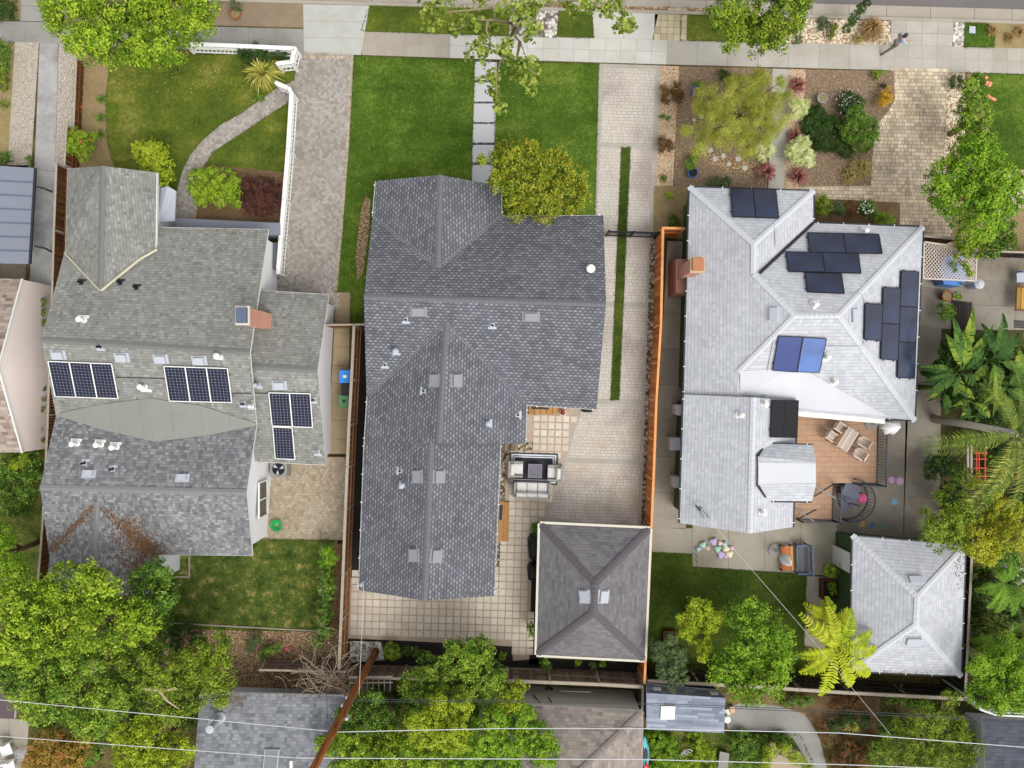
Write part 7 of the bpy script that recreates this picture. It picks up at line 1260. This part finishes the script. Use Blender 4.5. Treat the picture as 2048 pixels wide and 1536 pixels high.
 ('green plant in the rust-brown planter box', [(1664, 1172, 8), (1666, 1184, 7)], .9, 'l_bright', .08), ('rounded olive shrub above the planter box by green wall', [(1660, 1138, 13), (1666, 1145, 11)], 1.4, 'l_olive', .07),
 ('dark green shrubs behind the red climbing frame', [(2010, 905, 22), (2040, 920, 20), (1990, 800, 18), (2020, 790, 18)], 1.4, 'l_dark', .12),
 ('dark broadleaf shrub beyond the dark fence, centre right', [(1800, 1392, 16), (1825, 1398, 18), (1778, 1395, 12), (1845, 1405, 14)], 1.2, 'l_mid', .14), ('rusty red shrub beyond the dark fence below the tree fern', [(1685, 1392, 16), (1705, 1405, 16), (1670, 1408, 13), (1720, 1390, 10)], 1.1, 'l_rust', .08), ('rusty shrub lower, beside the grey gravel path', [(1648, 1465, 10), (1640, 1450, 9), (1655, 1480, 8)], .8, 'l_rust', .08), ('green weeds between fence and gravel path', [(1585, 1400, 12), (1605, 1404, 10), (1620, 1398, 9), (1568, 1404, 9)], .5, 'l_mid', .08), ('dark green clump right of the gravel path', [(1690, 1440, 18), (1668, 1450, 14), (1725, 1440, 14)], .8, 'l_dark', .09),
 ('lush green groundcover below the garden shed, left', [(1310, 1478, 22), (1335, 1492, 22), (1312, 1520, 22), (1345, 1520, 18)], .5, 'l_bright', .09), ('yellow-green groundcover below the shed, middle', [(1390, 1480, 20), (1410, 1505, 20), (1380, 1525, 18), (1420, 1530, 16)], .5, 'l_yg', .09), ('deep green groundcover below the shed, right', [(1480, 1482, 24), (1515, 1490, 24), (1485, 1515, 22), (1520, 1520, 20), (1560, 1478, 18)], .6, 'l_mid', .09), ('yellow-leaved sapling over the brushwood heap', [(1545, 1500, 14), (1570, 1495, 12), (1590, 1515, 14), (1610, 1530, 12), (1530, 1520, 14)], 1.2, 'l_lime', .1),
 ('dark undergrowth behind the ladder and back fence', [(760, 1385, 14), (790, 1400, 16), (820, 1405, 14)], .8, 'l_dark', .1), ('red and orange flowering sprig on the back fence by vines', [(1006, 1352, 9), (1012, 1362, 6)], 2.2, 'l_orange', .09),
 ('dark ferny thicket east of the pale garage', [(1950, 1180, 20), (1975, 1155, 20), (2010, 1180, 24), (1960, 1225, 20), (2030, 1220, 26), (1990, 1250, 24), (2000, 1290, 22), (1950, 1285, 14)], 1.5, 'l_dark', .12),
 ('tall mixed shrubs under the palm crown at the right edge', [(1998, 770, 22), (2030, 760, 22), (1960, 800, 16), (2040, 1000, 24)], 1.3, 'l_mid', .12)]
MAT['l_ban'] = foliage('broad_leaf', C(30, 56, 20), C(58, 92, 34), C(104, 134, 52)); MAT['l_gold2'] = foliage('gold_ball_leaf', C(150, 120, 20), C(224, 176, 40), C(246, 206, 76))
for lab, lobes, z, m, sz in sh_: shrub(lab, lobes, z, MAT[m], sz, 3.6, clr=.17 if lobes[0][2] > 9 else .1, stems=lobes[0][2] > 8 and 'under' not in lab)
# flowers scattered on their own plants
def blooms(label, spots, z, col, r=.05, cat='flowers', per=1, spread_=4):
    mb = MB()
    for x, y in spots:
        for _ in range(per):
            p = P(x+random.gauss(0, spread_), y+random.gauss(0, spread_), z*random.uniform(.9, 1.1)); mb.lathe(p, [(r*.3, -.02), (r, .0), (r*.9, .02), (0, .015)], 6)
    p0 = P(*spots[0], z); tag(mb.build('flowers', plain('petal', C(*col), .08), origin=p0), label, cat)['kind'] = 'stuff'
blooms('white blossoms sprinkled over the dark shrub in the right mulch bed', [(1700, 200), (1712, 208), (1690, 212), (1684, 195)], .72, (240, 242, 236), .02, per=16, spread_=9); blooms('white blossoms on the green shrub by the pale house front', [(1730, 415), (1740, 420)], .92, (240, 242, 236), .03, per=16, spread_=7)
blooms('peach rose blooms at the top of the shaggy hedge', [(1972, 155), (1976, 165), (1982, 170), (1978, 192), (1986, 197)], 1.3, (240, 150, 120), .09, per=2, spread_=2); blooms('pink blooms in the leaf litter bed', [(562, 1300), (574, 1298), (578, 1296)], .6, (214, 60, 90), .06, per=2, spread_=2); blooms('red blooms on the sprawling rose bush', [(148, 262), (165, 283), (164, 214), (182, 280)], 1.5, (220, 70, 70), .05, per=1, spread_=1)
blooms('fallen yellow leaves scattered on the left front lawn', [(x, y) for x in range(240, 480, 30) for y in range(128, 190, 16)], .05, (206, 190, 90), .018, 'fallen leaves', 3, 11); blooms('fallen leaves scattered on the left back lawn', [(x, y) for x in range(380, 640, 40) for y in range(1100, 1250, 40)], .05, (180, 150, 80), .018, 'fallen leaves', 2, 14); blooms('pale daisies dotted over the charcoal house lawn', [(x, y) for x in range(720, 1190, 45) for y in range(130, 380, 60)], .05, (225, 225, 180), .013, 'daisies', 1, 18)
# ---------------------------------------------------------------- spiky plants and grasses
spiky('yucca', 'golden spiky yucca at the picket fence corner', 'yucca', 524, 143, 46, 1.4, 190, MAT['b_yuc'], .035, droop=.7)
for x, y, r, lab in ((1597, 170, 21, 'pink cordyline near the sidewalk beside the concrete walk'), (1591, 270, 16, 'small pink cordyline midway along the walk'), (1534, 343, 25, 'large pink cordyline left of the concrete walk, by the house'), (1597, 352, 22, 'pink cordyline right of the concrete walk, by the house')): spiky('cordyline', lab, 'cordyline', x, y, r, .9, 90, MAT['b_pink'], .03, 'pink cordylines beside the front walk', .4)
spiky('ornamental_grass', 'blond fountain grass at the lower corner of the right mulch bed', 'ornamental grass', 1722, 335, 32, .9, 420, MAT['b_blond'], .014, None, .9, lean=(.1, -.1)); spiky('ornamental_grass', 'second blond grass clump overlapping the cobble driveway edge', 'ornamental grass', 1700, 352, 22, .7, 240, MAT['b_blond'], .014, None, .9)
spiky('ornamental_grass', 'tan fountain grass by the right driveway apron', 'ornamental grass', 1745, 55, 33, 1.0, 420, MAT['b_tan'], .014, None, .9); spiky('ornamental_grass', 'low blond tussock left of the tan fountain grass', 'ornamental grass', 1716, 78, 16, .5, 150, MAT['b_blond'], .014, None, .9)
for x, y, lab in ((202, 198, 'green strappy lily, top of three along the left soil bed'), (200, 236, 'green strappy lily, middle of three along the left soil bed'), (200, 268, 'green strappy lily, bottom of three along the left soil bed')): spiky('lily_plant', lab, 'lily', x, y, 12, .4, 60, MAT['b_green'], .016, 'lilies along the left soil bed')
spiky('yucca', 'spiky yucca over the pale garage east gutter', 'yucca', 1955, 1232, 27, 2.6, 110, MAT['b_palm'], .03, trunk_h=1.5); spiky('yucca', 'second spiky yucca further right, lower', 'yucca', 2014, 1262, 27, 2.4, 110, MAT['b_palm'], .03, trunk_h=1.4)
spiky('ornamental_grass', 'grassy spray beside the golden yucca of the lower right yard', 'ornamental grass', 1705, 1450, 24, .8, 70, MAT['b_yuc'], .02, None, .5)
for i, (x, y) in enumerate(((1355, 640), (1330, 1270), (1985, 60), (2020, 75), (2040, 62))):
    if i > 1: spiky('ornamental_grass', ('dry tussock nearest the round grass patch', 'dry tussock in the middle of the parkway at the right edge', 'dry tussock last at the right edge by the street')[i-2], 'ornamental grass', x, y, 15, .35, 120, MAT['b_tan'], .012, 'dry tussocks in the right parkway', .9)
# ---------------------------------------------------------------- fronds
def frond(mb, o, az, L, rise, droop, pl, pw, n, lay=0.0, seg=10, tone=None, rach=None, pd=.2, tip=.25):
    """one pinnate frond; L length, pl leaflet length"""
    d = Vector((math.cos(az), math.sin(az), 0)); s = Vector((-d.y, d.x, 0)); pt = lambda f: o+d*(L*f)+Vector((0, 0, rise*math.sin(f*2.2)-droop*f*f)); tone = random.random() if tone is None else tone
    rch = [pt(i/seg) for i in range(seg+1)]; (rach or mb).tube(rch, [.022*(1-.8*i/seg) for i in range(seg+1)], 4, tone)
    for i in range(n):
        f = .1+.88*i/(n-1); p = pt(f); w_ = pl*(math.sin(min(1, f*1.3+.12)*math.pi*.5))*(1-max(0, (f-.5))/.5*(1-tip)); t_ = min(1, max(0, tone+random.uniform(-.2, .2)))
        for sg in (-1, 1):
            dirn = (s*sg+d*random.uniform(.3, .62)+Vector((0, 0, random.uniform(-.08, .14)))).normalized(); w_ *= random.uniform(.86, 1.06); strap(mb, [p, p+dirn*w_*.55+Vector((0, 0, .02)), p+dirn*w_-Vector((0, 0, pd*w_*random.uniform(.6, 1.6)))], [pw*.55, pw, pw*.12], sg*.25, t_)
def frond_plant(name, label, cat, x, y, zc, fr, mat, trunk=None, tr=.09, group=None, part='fronds', tm=None):
    c = P(x, y, zc); base = P(*trunk) if trunk else Vector((c.x, c.y, 0)); t = T(name, label, cat, base, group)
    for kw in fr:
        mb = MB(); frond(mb, c, **kw); mb.build('frond', mat, t)
    mb = MB(); mb.tube([base, base.lerp(c, .5)+Vector((.05, .03, 0)), c], [tr*1.4, tr, tr*1.1], 9); mb.build('trunk', tm or MAT['bark'], t, smooth=True); return t
def to(cx, cy, tx, ty, z, **kw):
    a, b = P(cx, cy, z), P(tx, ty, z-.3); v = (b-a).xy; kw.update(az=math.atan2(v.y, v.x), L=v.length); return kw
fk = dict(rise=.5, droop=.7, pl=.54, pw=.06, n=17, pd=.2)
tf = [to(1672, 1298, x, y, 3.4, **fk) for x, y in ((1600, 1228), (1598, 1310), (1600, 1345), (1640, 1390), (1700, 1372), (1738, 1350), (1752, 1296), (1742, 1262), (1702, 1218), (1655, 1215))]
frond_plant('tree_fern', 'large golden-green tree fern spreading over the pale garage corner', 'tree fern', 1672, 1298, 3.4, tf, MAT['b_fern'], tr=.12)
tf2 = [to(1655, 1240, x, y, 2.6, rise=.6, droop=.6, pl=.42, pw=.055, n=14) for x, y in ((1605, 1205), (1618, 1265), (1650, 1192), (1640, 1200), (1692, 1215), (1690, 1260), (1628, 1232))]
frond_plant('tree_fern', 'smaller upright green tree fern just above the large golden one', 'tree fern', 1655, 1240, 2.6, tf2, MAT['b_fern'], tr=.09)
tf3 = [to(2010, 1150, x, y, 2.6, rise=.4, droop=.6, pl=.44, pw=.058, n=15) for x, y in ((1950, 1165), (1975, 1200), (1990, 1210), (2025, 1215), (1985, 1120), (2050, 1195), (2020, 1100))]
frond_plant('tree_fern', 'dark green fern crown at the right edge above the yuccas', 'tree fern', 2010, 1165, 2.6, tf3, MAT['b_fernd'])
tf4 = [to(1985, 1270, x, y, 2.0, rise=.4, droop=.6, pl=.42, pw=.055, n=14) for x, y in ((1940, 1280), (1950, 1300), (1975, 1325), (2015, 1320), (2045, 1290), (2040, 1250))]
frond_plant('tree_fern', 'lower dark green fern between the yuccas and the bright tree', 'tree fern', 1985, 1270, 2.0, tf4, MAT['b_fernd'])
pk = dict(rise=.8, droop=1.4, pl=.6, pw=.018, n=44, pd=.5, tip=.45)
pf = [to(2030, 868, x, y, 6.2, **pk) for x, y in ((1850, 885), (1855, 905), (1960, 1030), (1945, 1010), (2030, 1020), (2120, 960), (2150, 860), (2110, 780), (2035, 720), (1975, 765), (2000, 985))]
frond_plant('palm_tree', 'tall feather palm at the right edge whose longest frond reaches toward the deck', 'palm', 2030, 868, 6.2, pf, MAT['b_palm'], trunk=(1868, 838), tr=.16, tm=plain('palm_bark', C(180, 172, 160, 1), .25, 8))
# banana plants: paddle leaves with torn edges
def paddle(mb, c, az, L, W_, rise, droop, tone, tear=.35):
    d = Vector((math.cos(az), math.sin(az), 0)); s = Vector((-d.y, d.x, 0)); pt = lambda f: c+d*(L*f)+Vector((0, 0, rise*math.sin(f*2)-droop*f*f)); n = 16
    mb.tube([c-Vector((0, 0, .5)), pt(.1), pt(.5), pt(.98)], [.04, .035, .02, .008], 4, tone)
    for i in range(n):
        f0, f1 = .14+.86*i/n, .14+.86*(i+1)/n; w0 = W_*max(.05, math.sin(((f0-.14)/.86)**.75*math.pi*.96+.08)); w1 = W_*max(.03, math.sin(((f1-.14)/.86)**.75*math.pi*.96+.08))
        for sg in (-1, 1):
            sk = random.uniform(0, .06) if random.random() < tear else 0; t_ = min(1, max(0, tone+random.uniform(-.08, .08)+(.14 if sg > 0 else 0))); dz = Vector((0, 0, -.12*w0+random.uniform(-.03, .03))); up = Vector((0, 0, .1*W_))
            a, b = pt(f0), pt(f1); mb.face([a, b-d*sk, b-d*sk+s*sg*w1*(1-sk)+dz+up+d*.1, a+s*sg*w0+dz+up+d*.1], t_)
def banana(x, y, z, leaves, label):
    c = P(x, y, z); base = Vector((c.x, c.y, 0)); t = T('banana_plant', label, 'banana plant', base, 'banana plants in the right yard'); tb = MB(); tb.tube([base, c-Vector((0, 0, .3))], [.14, .09], 9); tb.build('stem', MAT['b_green'], t, smooth=True)
    for (tx, ty, w_) in leaves:
        e = P(tx, ty, z-.2); v = (e-c).xy; mb = MB(); paddle(mb, c+Vector((0, 0, random.uniform(-.5, .3))), math.atan2(v.y, v.x), v.length, w_, .5, random.uniform(.4, .9), random.random()); mb.build('leaf', MAT['b_ban'], t)
banana(1918, 745, 3.2, [(1880, 672, .24), (1895, 635, .24), (1925, 665, .26), (1955, 615, .27), (1840, 735, .24), (1845, 765, .2), (1848, 788, .24), (1962, 712, .24), (1950, 770, .28), (1905, 790, .24), (1965, 690, .22), (1990, 650, .22)], 'banana plant nearest the pale house eave')
banana(1985, 720, 3.0, [(2010, 628, .26), (1960, 650, .24), (2040, 665, .28), (2038, 700, .26), (1935, 700, .26), (1975, 790, .24), (2000, 770, .26), (1985, 830, .2), (2045, 745, .24), (1945, 765, .22)], 'banana plant right of the first, under the drain grate'); banana(1945, 800, 2.4, [(1925, 840, .22), (1985, 835, .22), (1905, 815, .2), (1970, 760, .24), (1895, 770, .22)], 'lowest banana plant, above the long palm frond')
banana(1880, 775, 2.0, [(1850, 745, .2), (1848, 800, .2), (1885, 830, .2), (1915, 755, .2)], 'short banana plant at the concrete edge'); banana(2005, 775, 2.8, [(1950, 745, .26), (1960, 805, .26), (2010, 845, .26), (2055, 800, .26), (2050, 745, .26), (1985, 715, .24)], 'banana plant above the palm crown')
banana(2040, 690, 2.6, [(2075, 640, .24), (2100, 700, .24), (2025, 755, .24), (2005, 690, .24), (2060, 760, .24)], 'banana plant at the very right edge')
# dead vine tangle by the utility pole
t = T('dead_vine', 'tangle of bare pale vine stems over the fence corner by the utility pole', 'vine', P(650, 1370)); mb = MB()
for k in range(170):
    x, y = random.gauss(650, 24), random.gauss(1388, 34); z = 2.1+random.uniform(-.8, .5); p = P(x, y, z); a = random.uniform(0, 6.28); pts = [p]
    for i in range(7): a += random.uniform(-.6, .6); p = p+Vector((math.cos(a)*.2, math.sin(a)*.2, random.uniform(-.12, .1))); pts.append(p)
    mb.tube(pts, [.014]*len(pts), 4)
for k in range(14):
    a = random.uniform(0, 6.28); p = P(660, 1355, 2.0); pts = [p]; a0 = a
    for i in range(9): p = p+Vector((math.cos(a0)*.22, math.sin(a0)*.22, random.uniform(-.1, .12))); a0 += random.uniform(-.4, .4); pts.append(p)
    mb.tube(pts, .018, 4)
for k in range(5): mb.tube([P(662+random.uniform(-6, 6), 1352, 0), P(660, 1352, 1.2), P(650+random.uniform(-15, 15), 1358+random.uniform(-15, 15), 2.2)], .035, 5)
mb.build('stems', MAT['twig'], t)
t = T('tree_limb', 'bare pale fallen limb showing on top of the olive tree crown', 'branch', P(330, 1380, 5.2)); mb = MB(); mb.tube([P(285, 1376, 5.7), P(318, 1380, 5.75), P(355, 1378, 5.7)], [.07, .08, .04], 6); mb.tube([P(318, 1380, 5.75), P(335, 1402, 5.6), P(358, 1418, 5.5)], [.06, .05, .02], 6); mb.tube([P(300, 1380, 5.6), P(312, 1398, 5.4), P(322, 1404, 5.4)], [.05, .04, .015], 6); mb.build('limb', plain('pale_bark2', C(176, 160, 134), .2), t)
# white deck railing bottom right, patio chair bottom left
t = T('railing', 'white painted railing bending above the dark roof at the bottom right', 'railing', P(1990, 1425, 1)); pts = [P(1945, 1400, 2.6), P(1962, 1420, 2.6), P(1992, 1430, 2.6), P(2070, 1434, 2.6)]
for dz in (0, -.35, -.7): mb = MB(); [mb.bar(a+Vector((0, 0, dz)), b+Vector((0, 0, dz)), .07, .06) for a, b in zip(pts[:-1], pts[1:])]; mb.build('rail', MAT['white'], t)
for p in pts: mb = MB(); mb.box((p.x, p.y, 1.3), (.04, 0, 0), (0, .04, 0), (0, 0, 1.3)); mb.build('post', MAT['white'], t)
def lounge(x, y, rot, label):
    c = P(x, y, .4); c.z = 0; R = Matrix.Rotation(rot, 3, 'Z'); t = T('patio_chair', label, 'chair', c, 'white chairs on the corner patio'); mb = MB(); cushion(mb, c, R, -.3, .3, -.3, .3, .36, .46); mb.build('seat', MAT['white'], t); mb = MB(); obox(mb, c, R, -.32, .32, .28, .36, .4, .95); mb.build('backrest', MAT['white'], t)
    for sx in (-1, 1):
        for sy in (-1, 1): mb = MB(); v = c+R @ Vector((sx*.27, sy*.27, 0)); mb.tube([v, v+Vector((0, 0, .38))], .025, 6); mb.build('leg', MAT['white'], t)
lounge(12, 1500, .4, 'white cushioned chair on the corner patio, upper one'); lounge(18, 1533, .2, 'white cushioned chair on the corner patio, bottom one')
mb = MB()
for r_ in (1,):
    c = P(39, 1508, .4)
    for k in range(4): mb.tube([Vector((c.x+.25*math.cos(a)*(k+1)/4, c.y+.25*math.sin(a)*(k+1)/4, .42)) for a in [i*.5236 for i in range(13)]], .012, 4)
    for a in (0, 1.57, 3.14, 4.71): mb.tube([Vector((c.x, c.y, .42)), Vector((c.x+.25*math.cos(a), c.y+.25*math.sin(a), .42)), Vector((c.x+.2*math.cos(a), c.y+.2*math.sin(a), 0))], .012, 4)
tag(mb.build('wire_table', MAT['ventl'], origin=P(39, 1508)), 'small round wire table between the white patio chairs', 'table')
# ---------------------------------------------------------------- person walking along the sidewalk
def skin_obj(name, V, E, R, mat, parent, root=0, sub=2):
    me = bpy.data.meshes.new(name); off = rootloc(parent); me.from_pydata([tuple(Vector(v)-off) for v in V], E, []); o = bpy.data.objects.new(name, me); COL.objects.link(o); o.parent = parent
    sk = o.modifiers.new('skin', 'SKIN'); sk.use_smooth_shade = True; sv = me.skin_vertices[0].data if me.skin_vertices else None
    if sv is None:
        bm = bmesh.new(); bm.from_mesh(me); bm.verts.layers.skin.verify(); bm.to_mesh(me); bm.free(); sv = me.skin_vertices[0].data
    for i, r in enumerate(R): sv[i].radius = (r, r) if isinstance(r, (int, float)) else r; sv[i].use_root = (i == root)
    ss = o.modifiers.new('sub', 'SUBSURF'); ss.levels = sub; ss.render_levels = sub; me.materials.append(mat); return o
pf_ = P(1775, 101); pr_ = T('person', 'person walking right on the sidewalk in a light blue shirt and grey trousers', 'person', pf_); S_ = 1.03
Fw = Vector((.94, .34, 0)); Lf = Vector((-.34, .94, 0)); X = lambda f, l, z: pf_+(Fw*f+Lf*l+Vector((0, 0, z)))*S_
J = {'pel': X(0, 0, .95), 'wai': X(.02, 0, 1.1), 'che': X(.05, 0, 1.3), 'nek': X(.08, 0, 1.47), 'hea': X(.12, 0, 1.6), 'top': X(.12, 0, 1.7)}
names = list(J); V = [J[k] for k in names]; E = [(i, i+1) for i in range(5)]; Rr = [(.15, .11), (.13, .1), (.17, .11), (.055, .055), (.085, .1), (.055, .06)]
def add(par, p, r): V.append(p); Rr.append(r); E.append((par, len(V)-1)); return len(V)-1
for sg, fl, fa in ((1, .3, -.1), (-1, -.32, .25)):
    h_ = add(0, X(.02, .09*sg, .88), .09); k_ = add(h_, X(fl*.55, .1*sg, .5), .06); an = add(k_, X(fl if fl > 0 else fl*1.25, .1*sg, .1), .042); add(an, X((fl if fl > 0 else fl*1.25)+.14, .11*sg, .04), .04)
    s_ = add(2, X(.05, .18*sg, 1.4), .06); e_ = add(s_, X(.12+fa*.5, .24*sg, 1.14), .042); w_ = add(e_, X(.34+fa*.5, .19*sg, 1.08), .03); pm_ = add(w_, X(.41+fa*.5, .18*sg, 1.08), (.035, .02))
    for q_ in range(4): a_ = add(pm_, X(.46+fa*.5+.004*q_, (.18+(q_-1.5)*.02)*sg, 1.075), .009); add(a_, X(.485+fa*.5, (.18+(q_-1.5)*.021)*sg, 1.05), .008)
    a_ = add(w_, X(.39+fa*.5, .145*sg, 1.075), .01)
SKN = plain('skin', C(190, 140, 112), .05, rough=.5); skin_obj('body', V, E, Rr, SKN, pr_)
bl = plain('light_blue_shirt', C(176, 190, 210), .08, 12); gy = plain('grey_trousers', C(120, 116, 104), .1, 12)
V = [X(.01, 0, .93), X(.02, 0, 1.1), X(.05, 0, 1.3), X(.07, 0, 1.43)]; E = [(0, 1), (1, 2), (2, 3)]; Rr = [(.17, .13), (.16, .12), (.19, .13), (.09, .08)]
for sg, fa in ((1, -.1), (-1, .25)): s_ = add(2, X(.05, .19*sg, 1.4), .078); e_ = add(s_, X(.12+fa*.5, .245*sg, 1.14), .06); add(e_, X(.24+fa*.5, .22*sg, 1.11), .05)
skin_obj('shirt', V, E, Rr, bl, pr_)
V = [X(0, 0, .97)]; E = []; Rr = [(.16, .125)]
for sg, fl in ((1, .3), (-1, -.32)): h_ = add(0, X(.02, .095*sg, .87), .105); k_ = add(h_, X(fl*.55, .1*sg, .5), .078); add(k_, X(fl if fl > 0 else fl*1.25, .1*sg, .12), .062)
skin_obj('trousers', V, E, Rr, gy, pr_)
for sg, fl in ((1, .3), (-1, -.4)): V = [X(fl-.05, .1*sg, .05), X(fl+.08, .105*sg, .045), X(fl+.17, .11*sg, .04)]; skin_obj('shoe', V, [(0, 1), (1, 2)], [.05, .052, .04], MAT['dark'], pr_)
mb = MB(); hc_ = X(.1, 0, 1.63)
for i in range(7):
    ph = i/6*1.75
    for j in range(14): a = j/14*6.283; rr = .118*math.sin(ph) if i else .002; f_ = Fw*math.cos(a)*rr*(1.08 if math.cos(a) < 0 else .9)+Lf*math.sin(a)*rr*.88; mb.v.append(tuple(hc_+f_+Vector((0, 0, .125*math.cos(ph)*(1 if ph < 1.57 else 1)-(.06 if math.cos(a) < -.2 and i > 4 else 0)))))
for i in range(6):
    for j in range(14): mb.f.append([i*14+j, i*14+(j+1) % 14, (i+1)*14+(j+1) % 14, (i+1)*14+j]); mb.mi.append(0); mb.r.append(.5)
mb.build('hair', plain('dark_hair', C(62, 64, 74), .2), pr_, smooth=True)
mb = MB()
for sg in (-1, 1): mb.lathe(X(.205, .033*sg, 1.62), [(.013, -.01), (.013, .003), (0, .008)], 8, ax=tuple(Fw))
mb.build('eyes', MAT['black'], pr_); mb = MB(); mb.tube([X(.2, 0, 1.61), X(.235, 0, 1.575), X(.21, 0, 1.565)], [.009, .016, .01], 6); mb.build('nose', SKN, pr_); mb = MB(); mb.bar(X(.208, -.022, 1.535), X(.208, .022, 1.535), .012, .01); mb.build('mouth', plain('lips', C(160, 90, 84), .05), pr_)
